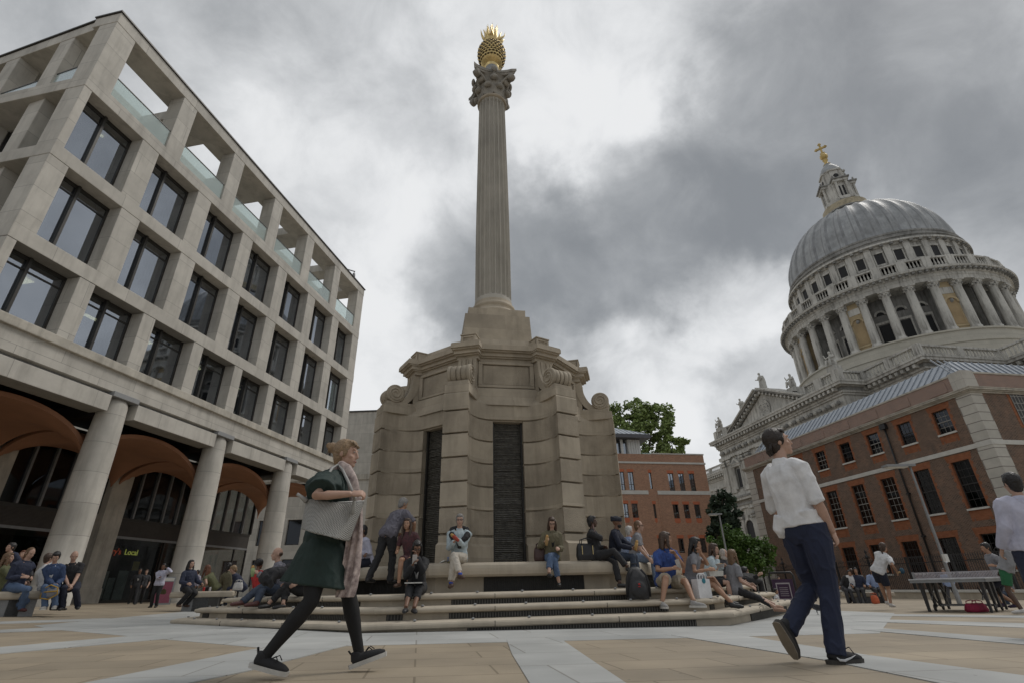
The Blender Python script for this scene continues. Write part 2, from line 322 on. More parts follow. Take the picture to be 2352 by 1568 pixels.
def band(pxs,ext=0):
    # pixels in pairs (edge a inner, edge a outer, edge b outer, edge b inner); outer ends are pushed outward by ext metres
    P=[gp(*p) for p in pxs]; k=len(P)//2; A=P[:k]; B=P[k:][::-1]
    if ext:
        for E in (A,B):
            d=(E[-1]-E[-2]).normalized(); E.append(E[-1]+d*ext)
        
    for E in (A,B):
        d=(E[0]-E[1]).normalized(); E[0]=E[0]+d*.3
    def sub(E):
        o=[]
        for i in range(len(E)-1): o+=[E[i].lerp(E[i+1],k/24) for k in range(24)]
        return o+[E[-1]]
    A,B=sub(A),sub(B); mb=MB(); nA=len(A)
    vs=[onG(p.x,p.y,.0065) for p in A]+[onG(p.x,p.y,.0065) for p in B]
    vs+=[(x,y,z-.012) for x,y,z in vs]
    fs=[(i,i+1,nA+i+1,nA+i) for i in range(nA-1)]
    k2=2*nA; fs=[f[::-1] for f in fs] if 0 else fs
    fs+=[(i,i+1,k2+i+1,k2+i) for i in range(nA-1)]+[(nA+i+1,nA+i,k2+nA+i,k2+nA+i+1) for i in range(nA-1)]
    mb.add(vs,fs,GRANP); o=mb.obj('paving_band'); tag(o,kind='structure')
    # make sure it faces up
    me=o.data
    if me.polygons and me.polygons[0].normal.z<0: me.flip_normals()
band([(687,1472),(560,1495),(200,1568),(440,1568),(565,1542),(805,1480)],1.2)
band([(452,1447),(0,1486),(0,1501),(510,1455)],1.5)
band([(295,1431),(0,1446),(0,1452),(320,1437)],1.5)
band([(215,1420),(0,1427),(0,1432),(250,1424)],3)
band([(1165,1472),(1176,1502),(1216,1568),(1436,1568),(1340,1503),(1292,1470)],2)
band([(1691,1457),(1996,1505),(2352,1552),(2151,1568),(1901,1517),(1566,1462)],1.5)
band([(2006,1441),(2352,1467),(2352,1480),(1990,1447)],6)
band([(1995,1421),(2352,1431),(2352,1441),(1998,1427)],8)
band([(1990,1409),(2352,1413),(2352,1418),(1990,1413)],10)
# ================================================================== office building on the left
uA=R(10.4933); 
O=Frame('office_building',cos(PI/2-uA),sin(PI/2-uA),(10.45,19.5,.3),'pale stone office block with deep square windows above a columned terracotta arcade','building')
# frame coordinates: x=s along the facade, y = 19.5 at the facade and growing inward
Y0=19.5
def ob(mb,x0,x1,y0,y1,z0,z1,m): mb.box(x0,x1,Y0+y0,Y0+y1,z0,z1,m)
XL,XR=10.45,34.8
LF=R(4.6)   # the left return is not quite square to the front
ML=Matrix.Translation((XL,Y0,0))@Matrix.Rotation(-LF,4,'Z')@Matrix.Translation((-XL,-Y0,0))
DEPL=26.
def lb(mb,y0,y1,x0,x1,z0,z1,m): mb.box(XL+x0,XL+x1,Y0+y0,Y0+y1,z0,z1,m,ML)
# roof frame with openings, coping
mb=MB(); ob(mb,XL,XR,0,1.35,23.62,24.25,PORT); ob(mb,XL+1,XR,3.7,4.5,23.62,24.25,PORT)
for a,b in ((11.0,11.5),(15.35,17.3),(20.2,22.2),(25.6,27.2),(30.4,31.6),(33.6,XR)): ob(mb,a,b,1.35,3.7,23.62,24.25,PORT)
ob(mb,XL+1.2,XR-9,4.5,DEPL,23.62,24.2,PORT)
lb(mb,.3,DEPL,.0,1.3,23.622,24.248,PORT)
O.part(mb,'roof_frame',bevel=.02)
mb=MB(); ob(mb,XL-.06,XR+.06,-.07,1.38,24.25,24.33,BRZ); lb(mb,.3,DEPL,-.07,1.3,24.252,24.328,BRZ); O.part(mb,'roof_coping')
# floor bands with their slabs
for z0,z1 in ((19.45,20.08),(15.65,16.25),(11.80,12.40)):
    mb=MB(); ob(mb,XL,XR,0,9,z0,z1,PORT); lb(mb,.3,DEPL,-.002,1.0,z0+.002,z1-.002,PORT); mb.box(XL+2.4,XL+8,Y0+9,Y0+DEPL,z0+.004,z1-.004,PORT); O.part(mb,'floor_band',bevel=.02)
# piers row by row
rows=[(20.08,23.62,[14.41,18.23,22.11,25.99,29.89],.88,.85,33.75,.98),(16.25,19.45,[13.33,16.79,20.27,23.76,27.2,30.6],.92,.85,33.8,.35),
      (12.40,15.65,[13.58,16.91,20.29,23.61,26.99,30.4],.94,.85,33.85,.77),(9.2,11.80,[13.12,16.09,19.07,22.05,25.05,28.09,31.07],.65,.85,33.95,.34)]
wins=[]
for z0,z1,xs,wd,dp_,cr,cw in rows:
    mb=MB(); ob(mb,XL+.015,XL+cw,.015,.95,z0,z1,PORT); O.part(mb,'corner_pier',bevel=.02)
    for x in xs:
        mb=MB(); ob(mb,x,x+wd,.015,dp_,z0,z1,PORT); O.part(mb,'pier',bevel=.02)
    mb=MB(); ob(mb,cr,XR-.015,.015,.85,z0,z1,PORT); O.part(mb,'corner_pier',bevel=.02)
    ed=[XL+cw]+[e for x in xs for e in (x,x+wd)]+[cr]
    wins.append((z0,z1,[(ed[i],ed[i+1]) for i in range(0,len(ed),2)]))
# return facade piers
for z0,z1,off,bay,wd in ((20.08,23.62,2.5,3.4,.9),(16.25,19.45,2.2,3.35,.9),(12.4,15.65,2.35,3.3,.9),(9.2,11.8,1.9,2.9,.65)):
    y=off
    while y<DEPL-1:
        mb=MB(); lb(mb,y,y+wd,.015,.85,z0,z1,PORT); O.part(mb,'pier',bevel=.02)
        if z0<20:
            for k in range(1):
                mb=MB(); ya,yb=(y+wd,y+bay)
                lb(mb,ya,yb,.86,.92,z1-.3,z1,BRZ); lb(mb,ya,yb,.86,.92,z0,z0+.08,BRZ); 
                for yy in (ya,ya+(yb-ya)*.42,yb-.08): lb(mb,yy,yy+.08,.80,.92,z0,z1,BRZ)
                f=O.part(mb,'window'); mb=MB(); lb(mb,ya+.02,yb-.02,.895,.9,z0,z1-.3,GLASS); O.part(mb,'pane',f)
        y+=bay
# top terrace: glass balustrades, terrace wall set back
for a,b in wins[0][2]:
    mb=MB(); ob(mb,a+.03,b-.03,.10,.115,20.1,21.15,GLASSB); f=O.part(mb,'balustrade_panel'); mb=MB(); ob(mb,a,b,.08,.135,21.15,21.19,BRZ); O.part(mb,'handrail',f)
y=0
for k in range(6):
    mb=MB(); ya=.98 if k==0 else 2.5+.9+3.4*(k-1); yb=2.5+3.4*k
    lb(mb,ya+.03,yb-.03,.10,.115,20.1,21.15,GLASSB); f=O.part(mb,'balustrade_panel'); mb=MB(); lb(mb,ya,yb,.08,.135,21.15,21.19,BRZ); O.part(mb,'handrail',f)
# windows
for ri,(z0,z1,bays) in enumerate(wins[1:]):
    for bi,(a,b) in enumerate(bays):
        last=bi==len(bays)-1
        y=.62; mb=MB(); xm=a+(b-a)*(.40 if (bi+ri)%3 else .46)
        ob(mb,a,b,y,y+.08,z1-.14,z1,BRZ); ob(mb,a,b,y,y+.08,z0,z0+.09,BRZ)
        ob(mb,a,a+.09,y,y+.08,z0,z1,BRZ); ob(mb,b-.09,b,y,y+.08,z0,z1,BRZ)
        ob(mb,xm-.05,xm+.05,y-.10,y+.1,z0+.05,z1-.02,BRZ); ob(mb,a,b,y+.01,y+.07,z1-.56,z1-.50,BRZ)
        f=O.part(mb,'window')
        mb=MB(); ob(mb,a+.05,b-.05,y+.04,y+.046,z0+.05,z1-.1,GLASS); O.part(mb,'pane',f)
        rb=((bi*13+ri*7)%5)*.18 if (bi+ri)%3==0 else 0; mb=MB(); ob(mb,a+.05,b-.05,y+.12,y+.14,z1-.52-rb,z1-.1,BLIND); O.part(mb,'blind',f)
        if (bi*7+ri*3)%3==1 or (ri==0 and bi%2==0):
            mb=MB(); 
            for k in range(9): ob(mb,b-.75+k*.075,b-.71+k*.075,y+.25+.04*(k%2),y+.3+.04*(k%2),z0,z1-.5,BLIND)
            O.part(mb,'curtain',f)
        if not last and (ri==2 and bi not in (5,) or (bi+ri)%3==0):
            mb=MB(); zc=z1-.14; ob(mb,xm+.55,xm+1.15,y+1.2,y+1.8,zc-.03,zc,LAMP) if ri==2 else mb.lathe([(.0,zc-.03),(.09,zc-.03),(.09,zc)],LAMP,10,xm+.7,Y0+y+.9); O.part(mb,'ceiling_light',f)
# rooms behind the glass
mb=MB()
for z0,z1,_ in wins[1:]:
    ob(mb,XL+1.2,XR-2.6,6.2,6.3,z0,z1,INT)
    for x in (XL+1.6,18.5,26.4,XR-2.7): ob(mb,x,x+.1,1.3,6.2,z0,z1,INT)
    ob(mb,XL+1.2,XR-2.6,1.1,6.2,z1-.06,z1-.003,CEIL)
O.part(mb,'room_interior')
# glazed right-hand corner (open sky behind it)
for z0,z1,_ in wins[1:]:
    mb=MB(); 
    for yy in (.95,2.6,4.2): ob(mb,XR-.95,XR-.87,yy,yy+.08,z0,z1,BRZ)
    f=O.part(mb,'window'); mb=MB(); ob(mb,XR-.92,XR-.914,1.0,4.2,z0,z1,GLASSB); O.part(mb,'pane',f)
# cornice, frieze, lintels
mb=MB(); ob(mb,2,XR+.2,-.18,.9,8.85,9.2,PORTD); O.part(mb,'cornice',bevel=.03)
mb=MB(); ob(mb,2,XR+.05,-.05,.95,8.05,8.85,PORT); ob(mb,2,XR,.22,.95,7.86,8.05,GRAN); ob(mb,2,XR+.03,.9,6.6,8.3,8.84,SHAD); O.part(mb,'frieze')
colx=[4.55,10.5,16.45,22.4,28.35,34.3]
for i,x in enumerate(colx):
    if i<5:
        mb=MB(); ob(mb,x+.62,x+5.33,-.12,.75,7.2,7.86,PORT); O.part(mb,'lintel',bevel=.02)
    mb=MB(); ob(mb,x-.6,x+.6,-.16,1.0,7.86,8.06,GRAN); O.part(mb,'capital_block',bevel=.01)
    if i: 
        mb=MB(); mb.lathe([(.66,-.2),(.66,.95),(.615,1.0),(.60,3),(.555,6),(.50,7.62),(.47,7.75),(.40,7.86)],PORT,32,x,Y0+.4); O.part(mb,'column')
        mb=MB(); ob(mb,x-.22,x+.22,1.0,6.0,7.2,7.7,SHAD); O.part(mb,'tie_beam')
# terracotta groin vaults
for i,x in enumerate(colx[:-1]):
    nx,ny=26,18; x0,x1,y0,y1=x+.12,x+5.83,1.0,5.9; vs=[]; sp=5.45; rise=1.5
    def arc(u): return sp+rise*math.sqrt(max(0,1-abs(2*u-1)**2.0))
    for j in range(ny+1):
        for k in range(nx+1):
            u=.5-.5*cos(PI*k/nx); v=.5-.5*cos(PI*j/ny); vs.append((x0+(x1-x0)*u,Y0+y0+(y1-y0)*v,max(arc(u),arc(v)-.12)))
    mb=MB(); mb.add(vs,[(j*(nx+1)+k,j*(nx+1)+k+1,(j+1)*(nx+1)+k+1,(j+1)*(nx+1)+k) for j in range(ny) for k in range(nx)],TERR,True)
    o=O.part(mb,'vault'); sm=o.modifiers.new('thickness','SOLIDIFY'); sm.thickness=.17; sm.offset=1
    es=o.modifiers.new('edges','EDGE_SPLIT'); es.split_angle=R(40)
# shopfront wall at the back of the arcade
YB=6.2
for i,x in enumerate(colx[:-1]):
    mb=MB(); ob(mb,x-.15,x+.95,YB-.45,YB+.5,-.2,8.3,PORTD); ob(mb,x-.18,x+.98,YB-.48,YB+.52,-.2,.95,PORTD); O.part(mb,'pilaster',bevel=.02)
    a,b=x+.95,x+5.8
    mb=MB(); ob(mb,a,b,YB,YB+.1,4.2,4.35,BRZ); ob(mb,a,b,YB,YB+.1,7.9,8.1,BRZ)
    for k in range(6): ob(mb,a+(b-a)*k/5-.05,a+(b-a)*k/5+.05,YB-.08,YB+.12,4.35,8.0,STEELG if k in(1,2,3,4) else BRZ)
    f=O.part(mb,'arcade_window'); mb=MB(); ob(mb,a,b,YB+.05,YB+.055,4.35,7.9,GLASSD); O.part(mb,'pane',f)
    mb=MB(); ob(mb,a,b,YB+.02,YB+.15,3.44,4.2,SHAD); O.part(mb,'louvre_panel')
    mb=MB(); ob(mb,a,b,YB,YB+.1,3.32,3.44,STEELG); ob(mb,a,a+.09,YB,YB+.1,.2,3.32,BRZ); ob(mb,b-.09,b,YB,YB+.1,.2,3.32,BRZ); ob(mb,b-1.3,b-1.22,YB,YB+.1,.2,3.32,BRZ); ob(mb,a,b,YB,YB+.1,.2,.42,BRZ)
    f=O.part(mb,'shopfront'); mb=MB(); ob(mb,a,b,YB+.05,YB+.055,.4,3.32,GLASSD); O.part(mb,'pane',f)
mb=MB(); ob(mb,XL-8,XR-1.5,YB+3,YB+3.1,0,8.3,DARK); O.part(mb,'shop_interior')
mb=MB(); ob(mb,XL-8,XR-1.4,YB+.3,YB+3,3.36,3.42,INT); ob(mb,XL-8,XR-1.4,YB+.3,YB+3,7.95,8.0,INT); O.part(mb,'shop_ceiling')
# backlit shop name behind the glass
RED=mat('red sign letters',(.75,.10,.03),.5,0,1,0,emit=.35); YEL=mat('yellow green sign letters',(.70,.72,.16),.5,0,1,0,emit=.5)
def text(s,size,m,loc,rot,parent=None,name="sign_lettering",ext=.01,align="LEFT"):
    c=bpy.data.curves.new(name,'FONT'); c.body=s; c.size=size; c.extrude=ext; c.align_x=align; c.materials.append(m)
    t=bpy.data.objects.new("tmp",c); COL.objects.link(t); bpy.context.view_layer.update(); me=bpy.data.meshes.new_from_object(t.evaluated_get(bpy.context.evaluated_depsgraph_get())); bpy.data.objects.remove(t); bpy.data.curves.remove(c); me.name=name
    o=bpy.data.objects.new(name,me); COL.objects.link(o); o.parent=parent; o.location=loc; o.rotation_euler=rot; return o
sg=O.part((lambda m:(ob(m,23.4,26.9,YB+.56,YB+.58,2.3,2.98,DARK),m)[1])(MB()),'shop_sign')
t1=text("Sainsbury's",.40,RED,(22.93-10.45,YB+.45,2.60-.3),(PI/2,0,0),sg)
t2=text("Local",.40,YEL,(24.90-10.45,YB+.45,2.60-.3),(PI/2,0,0),sg)
mb=MB()
for a,b,z in ((23.7,24.2,2.36),(24.5,25.2,2.36),(25.95,26.3,2.62),(25.85,26.3,2.38)): ob(mb,a,b,YB+.7,YB+.72,z,z+.035,YEL)
O.part(mb,'shop_light_strip')
FROST=mat('frosted poster',(.30,.36,.35),.6,.3,2,0)
POSY=mat('yellow poster',(.42,.36,.06),.6,.3,3,0)
mb=MB(); 
for a,b,z in ((23.42,24.0,1.75),(24.05,24.45,1.45),(24.55,25.15,1.8)): ob(mb,a,b,YB+.075,YB+.08,.42,z,FROST)
O.part(mb,'window_poster')
mb=MB(); ob(mb,25.8,26.2,YB+.6,YB+.62,1.85,2.4,POSY); O.part(mb,'window_poster')
# camera on the roof corner
t=empty('security_camera',O.root.matrix_basis@Vector((31.6-10.45,1.0,24.3-.3)),O.ang,'small domed security camera on an arm above the office roof edge','camera')
mb=MB(); mb.bar((0,0,0),(0,0,.55),.06,.06,STEELG); mb.bar((0,0,.5),(1.25,-1.0,.62),.07,.07,STEELG); mb.obj('bracket',t)
mb=MB(); mb.lathe([(0,-.5),(.10,-.46),(.13,-.34),(.10,-.22),(.12,-.15),(.05,-.05),(.03,.1)],STEELG,12,1.2,-.96); o=mb.obj('camera_dome',t,loc=(0,0,.5))
# ================================================================== far pale stone building behind
FB=empty('stone_building',(-19.5,58,0),R(-2),'plain pale stone building behind the end of the office block','building')
mb=MB(); mb.wall(-40,8,-1,19.9,0,[(-12+k*3.2,-10.4+k*3.2,z,z+2.6) for k in range(6) for z in (1.2,5.2)],PORT,.3); mb.box(-40,8,.4,20,-1,19.8,PORT); mb.obj('wall',FB)
mb=MB(); mb.box(-40.1,8.1,-.12,20,19.9,20.05,BRZ); mb.obj('roof_edge',FB)
mb=MB(); mb.box(-40,8.15,-.15,0,11.9,12.5,PORTD); mb.obj('string_course',FB)
for k in range(6):
    for z in (1.2,5.2):
        x=-12+k*3.2; mb=MB(); mb.box(x,x+1.6,.25,.32,z,z+2.6,BRZ); f=mb.obj('window',FB); mb=MB(); mb.box(x+.08,x+1.52,.22,.245,z+.08,z+2.52,GLASSW); mb.obj('pane',f)
# ================================================================== monument
MON_R=empty('column_monument',(MC.x,MC.y,0),PHI,'tall fluted stone column topped by a gilded flaming urn, on a stepped octagonal base','monument')
def mpart(mb,name,parent=None,bevel=0): return mb.obj(name,parent or MON_R,bevel=bevel)
def ring(polyfn,levels,m,mb):
    # levels: (apothem,z) – octagonal lathe with flat faces
    vs=[];n=8
    for a,z in levels: vs+=[(x,y,z) for x,y in octp(a)]
    fs=[(j*n+i,j*n+(i+1)%n,(j+1)*n+(i+1)%n,(j+1)*n+i) for j in range(len(levels)-1) for i in range(n)]
    mb.add(vs,fs,m); mb.add([(x,y,levels[-1][1]) for x,y in octp(levels[-1][0])],[list(range(8))],m)
def nosing(a,z,t):
    k=t/2; return [(a-.3,z-t),(a-.05,z-t),(a-.012,z-t*.85),(a,z-t*.6),(a,z-t*.4),(a-.012,z-t*.2),(a-.04,z-.02),(a-.10,z)]
GRIB=mat('grille bars',(.10,.095,.085),.6,.2,6,.05)
STG=[(7.12,.105,-.5,.105),(6.76,.29,.09,.095),(6.32,.465,.27,.092),(4.75,1.0,.45,.26)]
def edgeM(k):   # frame of side k: x along the side, -y outward
    return Matrix.Rotation(k*PI/4,4,'Z')
for i,(a,z,zb,t) in enumerate(STG):
    mb=MB(); ring(octp,[(a-1.9,z-t)]*(1 if i==2 else 0)+nosing(a,z,t),STEP,mb)
    top=mpart(mb,'seat_bench' if i==3 else 'step')
    ins=.11 if i<3 else .34
    mb=MB(); ring(octp,[(a-ins,zb),(a-ins,z-t+.002)],STEP,mb); rs=mpart(mb,'riser',top)
    # joints of the nosing stones: thin dark slots; grilles between the stone blocks of the riser
    h0=max(zb,-.16) if i else -.16; h1=z-t
    for k in range(8):
        M=edgeM(k); L_=(a-ins)*T8; mb=MB()
        if i<3: segs=([(-L_*.48,L_*.80)],[(-L_*.60,L_*.74),(-L_*.95,-L_*.86)],[(-L_*.62,L_*.70)])[i]
        else: segs=[(-L_*.60,L_*.30)]
        if i==3: segs=[(-L_*.46,L_*.70)] 
        for s0,s1 in segs:
            mb.box(s0,s1,-(a-ins)-.012,-(a-ins)+.05,h0+.02,h1-.008,GRIL,M)
            nb=int((s1-s0)/.045)
            for q in range(nb):
                x=s0+(q+.5)*(s1-s0)/nb; mb.box(x-.009,x+.009,-(a-ins)-.024,-(a-ins)-.006,h0+.02,h1-.01,GRIB if i<3 else GRIL,M)
        mpart(mb,'grille',top)
        if i<3:
            mb=MB(); nj=max(2,int(2*a*T8/1.7))
            for q in range(1,nj):
                x=-a*T8+2*a*T8*q/nj; mb.box(x-.004,x+.004,-a-.002,-a+.02,z-t*.95,z-.02,GRIL,M)
            mpart(mb,'stone_joint',top)
# drainage studs on the steps
st0=None
for a,z in ((7.02,.105),(6.67,.29),(6.23,.465)):
    for k in (0,1,2,6,7):
        M=edgeM(k)
        for x in (-.75,-.45,-.15,.2,.5,.8):
            v=M@Vector((x*a*T8,-a,z+.012))
            if st0 is None: mb=MB(); mb.ell((0,0,0),(.026,.022,.016),GRAN,8,5); st0=o=mpart(mb,'skate_stud')
            else: o=st0.copy(); COL.objects.link(o)
            o.location=v
# rusticated base: eight piers with concave bays between
def plan(scale=1.,slot=True):
    P=[]
    for k in range(8):
        az=k*PI/4
        def pt(n,t): return ((n*sin(az)+t*cos(az))*scale,(-n*cos(az)+t*sin(az))*scale)
        L=[]
        n0,t0,n1,t1=3.637,1.145,2.75,.41
        for q in range(9):
            th=PI/2*q/8; L.append((n0-(n0-n1)*sin(th),-t1-(t0-t1)*cos(th)))
        if slot: L+=[(2.42,-.41),(2.42,.41)]
        else: pass
        for q in range(8,-1,-1):
            th=PI/2*q/8; L.append((n0-(n0-n1)*sin(th),t1+(t0-t1)*cos(th)))
        P+=[pt(*p) for p in L]
    return P
cz=[(1.0,1.48,1.03,MON),(1.48,1.66,1.0,MON),(1.66,2.24,1.,MONT),(2.24,2.82,1.,MON),(2.82,3.40,1.,MONT),(3.40,3.99,1.,MON),(3.99,4.58,1.,MONT)]
Pslot=plan(); Psol=plan(1,False)
for i,(z0,z1,s_,m) in enumerate(cz):
    mb=MB()
    if i==0: mb.prism(Pslot,z0,z1-.06,m,1.035,1.03); mb.prism(Pslot,z1-.06,z1+.001,m,1.03,1.0); nm='plinth_course'
    elif i==1: mb.prism(Pslot,z0,z1-.03,m); nm='plinth_course'
    else:
        mb.prism(Pslot,z0-.017,z0+.017,m,.975,.975); mb.prism(Pslot,z0+.017,z0+.028,m,.994,1.); mb.prism(Pslot,z0+.028,z1-.028,m); mb.prism(Pslot,z1-.028,z1-.017,m,1.,.994); nm='rusticated_course'
    mpart(mb,nm)
mb=MB(); mb.prism(Psol,4.563,4.597,MON,.975,.975); mb.prism(Psol,4.597,4.608,MON,.994,1); mb.prism(Psol,4.608,5.02,MON); mb.prism(Psol,5.02,5.10,MON,1.,.985); mpart(mb,'coping_course')
mb=MB()
for j,(s0,s1,z0,z1) in enumerate(((.975,.965,5.10,5.15),(.965,.94,5.15,5.22),(.94,.86,5.22,5.34))): mb.prism(Psol,z0,z1,MON,s0,s1)
mpart(mb,'weathering_course')
# water cascades
for k in range(8):
    M=edgeM(k); mb=MB(); mb.box(-.42,.42,-2.50,-2.38,1.0,4.56,WETB,M)
    rr=random.Random(k)
    z=1.0
    while z<4.5:
        h=.028+.018*rr.random(); d=.015+.022*rr.random(); mb.box(-.40,.40,-2.5-d,-2.45,z,z+h*.8,WETB,M); z+=h
    mb.box(-.41,-.36,-2.6,-2.4,1.0,4.56,GRIL,M); mb.box(.36,.41,-2.6,-2.4,1.0,4.56,GRIL,M)
    mpart(mb,'water_cascade')
# pier caps and volute consoles
def spiral(cx,cz,r0,turns,n,a0,sgn):
    return [(cx+sgn*(r0*(1-.80*i/n))*cos(a0-turns*2*PI*i/n),cz+(r0*(1-.80*i/n))*sin(a0-turns*2*PI*i/n)) for i in range(n+1)]
for k in range(8):
    M=Matrix.Rotation(k*PI/4+PI/8,4,'Z')
    mb=MB(); mb.box(-.33,.33,-3.78,-2.6,5.06,5.30,MON,M); mb.box(-.29,.29,-3.70,-2.6,5.30,5.42,MON,M); mpart(mb,'pier_cap',bevel=.015)
    mb=MB()
    # console: S scroll profile in the radial plane (radius r, height z), extruded across
    prof=[]
    for i in range(13):      # outer concave sweep from under the cornice down to the scroll
        t=i/12; a=PI*t/2; prof.append((2.93+.50*(1-cos(a)),6.36-.90*sin(a)))
    outer=prof
    inner=[(r-.0-.10*(1-i/12)-.0,z-.10-.02*i/12) for i,(r,z) in enumerate(prof)]
    for wx0,wx1,grow in ((-.26,-.17,0.),(-.15,-.05,.0),(-.03,.03,-.02),(.05,.15,0.),(.17,.26,0.)):
        vs=[];nn=len(outer)
        for (r,z),(r2,z2) in zip(outer,inner):
            vs+=[(wx0,-(r+grow),z+grow),(wx1,-(r+grow),z+grow),(wx1,-r2+.12,z2),(wx0,-r2+.12,z2)]
        fs=[]
        for i in range(nn-1):
            for q in range(4): fs.append((i*4+q,i*4+(q+1)%4,(i+1)*4+(q+1)%4,(i+1)*4+q))
        fs+=[(3,2,1,0),tuple((nn-1)*4+q for q in range(4))]
        mb.add(vs,fs,MON,False,M)
    mb.box(-.24,.24,-2.90,-2.45,5.3,6.36,MON,M)
    mpart(mb,'console')
    mb=MB(); rc,zc,rr0=3.46,5.66,.27
    for x0,x1,r_ in ((-.31,-.22,.27),(-.22,-.08,.25),(-.08,-.05,.22),(-.05,.05,.25),(.05,.08,.22),(.08,.22,.25),(.22,.31,.27)):
        Mx=M@Matrix.Translation((0,-rc,zc))@Matrix.Rotation(PI/2,4,'Y'); mb.lathe([(r_-.015,x0),(r_,x0+.012),(r_,x1-.012),(r_-.015,x1)],MON,26,M=Mx)
    for sx in (-1,1):   # spiral relief on both cheeks
        sp=spiral(0,0,.235,2.2,44,PI/2,1); mb.tube([M@Vector((sx*.315,-rc+p[0],zc+p[1])) for p in sp],.022,MON,6)
    mpart(mb,'volute')
# attic with panels
mb=MB(); ring(octp,[(2.80,5.0),(2.74,5.25),(2.72,5.5),(2.60,5.56),(2.56,6.1),(2.56,6.42)],MON,mb); mpart(mb,'attic')
for k in range(8):
    M=edgeM(k); mb=MB()
    for x0,x1,z0,z1 in ((-.80,.80,5.56,5.64),(-.80,.80,6.26,6.34),(-.80,-.68,5.64,6.26),(.68,.80,5.64,6.26)): mb.box(x0,x1,-2.645,-2.55,z0,z1,MON,M)
    f=mpart(mb,'panel_frame',bevel=.012); mb=MB(); mb.box(-.655,.655,-2.60,-2.55,5.665,6.235,MONT,M); mpart(mb,'panel',f)
# cornice, breaking forward over the consoles
def cornp(a,w,d):
    P=[]
    for k in range(8):
        az=k*PI/4; 
        az2=az+PI/8
        rr=a/cos(PI/8)
        def pt(n,t): return (n*sin(az2)+t*cos(az2),-n*cos(az2)+t*sin(az2))
        c=(w/2); n0=rr-.02-c*T8
        P+=[pt(n0,-c),pt(n0+d,-c),pt(n0+d,c),pt(n0,c)]
    return P
mb=MB(); lv=[(2.60,.62,.24,6.36,6.46),(2.66,.68,.26,6.46,6.50),(2.72,.74,.28,6.50,6.60),(2.80,.80,.28,6.60,6.64),(2.86,.84,.28,6.64,6.76),(2.84,.82,.28,6.76,6.80)]
for a,w_,d,z0,z1 in lv: mb.prism(cornp(a,w_,d),z0,z1,MON)
mpart(mb,'cornice')
mb=MB(); ring(octp,[(2.5,6.8),(2.42,7.15),(2.3,7.2)],MON,mb); mpart(mb,'blocking_course')
for k in range(8):
    M=Matrix.Rotation(k*PI/4+PI/8,4,'Z'); mb=MB(); mb.box(-.22,.22,-2.86,-2.2,6.8,7.12,MON,M); mb.box(-.15,.15,-2.865,-2.8,6.87,7.05,MONT,M)
    for q in ((-.22,-.15,6.82,7.11),(.15,.22,6.82,7.11),(-.15,.15,7.05,7.11),(-.15,.15,6.82,6.87)): mb.box(q[0],q[1],-2.885,-2.8,q[2],q[3],MON,M)
    mb.box(-.24,.24,-2.90,-2.2,7.12,7.16,MON,M); mpart(mb,'acroter_block',bevel=.01)
# pedestal
mb=MB(); b=1.089; mb.prism([(-b,-b),(b,-b),(b,b),(-b,b)],7.1,8.72,MON,1.07,1.0)
for x in (-.36,.36): mb.box(x-.004,x+.004,-b*1.04-.0,-b*.98,7.5,8.7,GRIL) if 0 else None
mb.prism([(-.97,-.97),(.97,-.97),(.97,.97),(-.97,.97)],8.72,9.02,MON); mpart(mb,'pedestal',bevel=.02)
# column base, fluted shaft
mb=MB(); mb.lathe([(.83,9.02),(.86,9.06),(.875,9.12),(.86,9.18),(.80,9.22),(.77,9.24),(.745,9.30),(.76,9.35),(.78,9.38),(.79,9.43),(.775,9.48),(.73,9.51),(.70,9.53),(.70,9.60),(.685,9.66)],MON,48); mpart(mb,'column_base')
NF=20
def flute(a,r,z):
    ph=(a*NF/(2*PI))%1.; d=abs(ph-.5)*2
    e=min(1,max(0,(z-9.80)/.10))*min(1,max(0,(20.02-z)/.10))
    return r-(.115*math.sqrt(max(0,1-(d/.84)**2)) if d<.84 else 0)*e
prof=[(.685,9.66),(.672,9.74)]+[(.665-.085*(max(0,(i/26-.25))/.75)**1.3 if i/26>.25 else .665,9.80+10.24*i/26) for i in range(27)]
prof=[prof[0],prof[1]]+[(prof[2][0],9.80),(prof[2][0],9.84),(prof[2][0],9.90)]+prof[3:-1]+[(prof[-1][0],19.92),(prof[-1][0],19.97),(prof[-1][0],20.04)]
SHAFT=mat('banded shaft stone',(.42,.395,.345),.85,.14,.9,.08,bscale=40,dirt=.30)
mb=MB(); mb.lathe(prof,SHAFT,NF*12,mod=flute,smooth=False); mpart(mb,'shaft')
mb=MB(); mb.lathe([(.58,20.03),(.63,20.05),(.66,20.10),(.66,20.14),(.63,20.18),(.57,20.2),(.56,20.3)],MON,40); mpart(mb,'astragal')
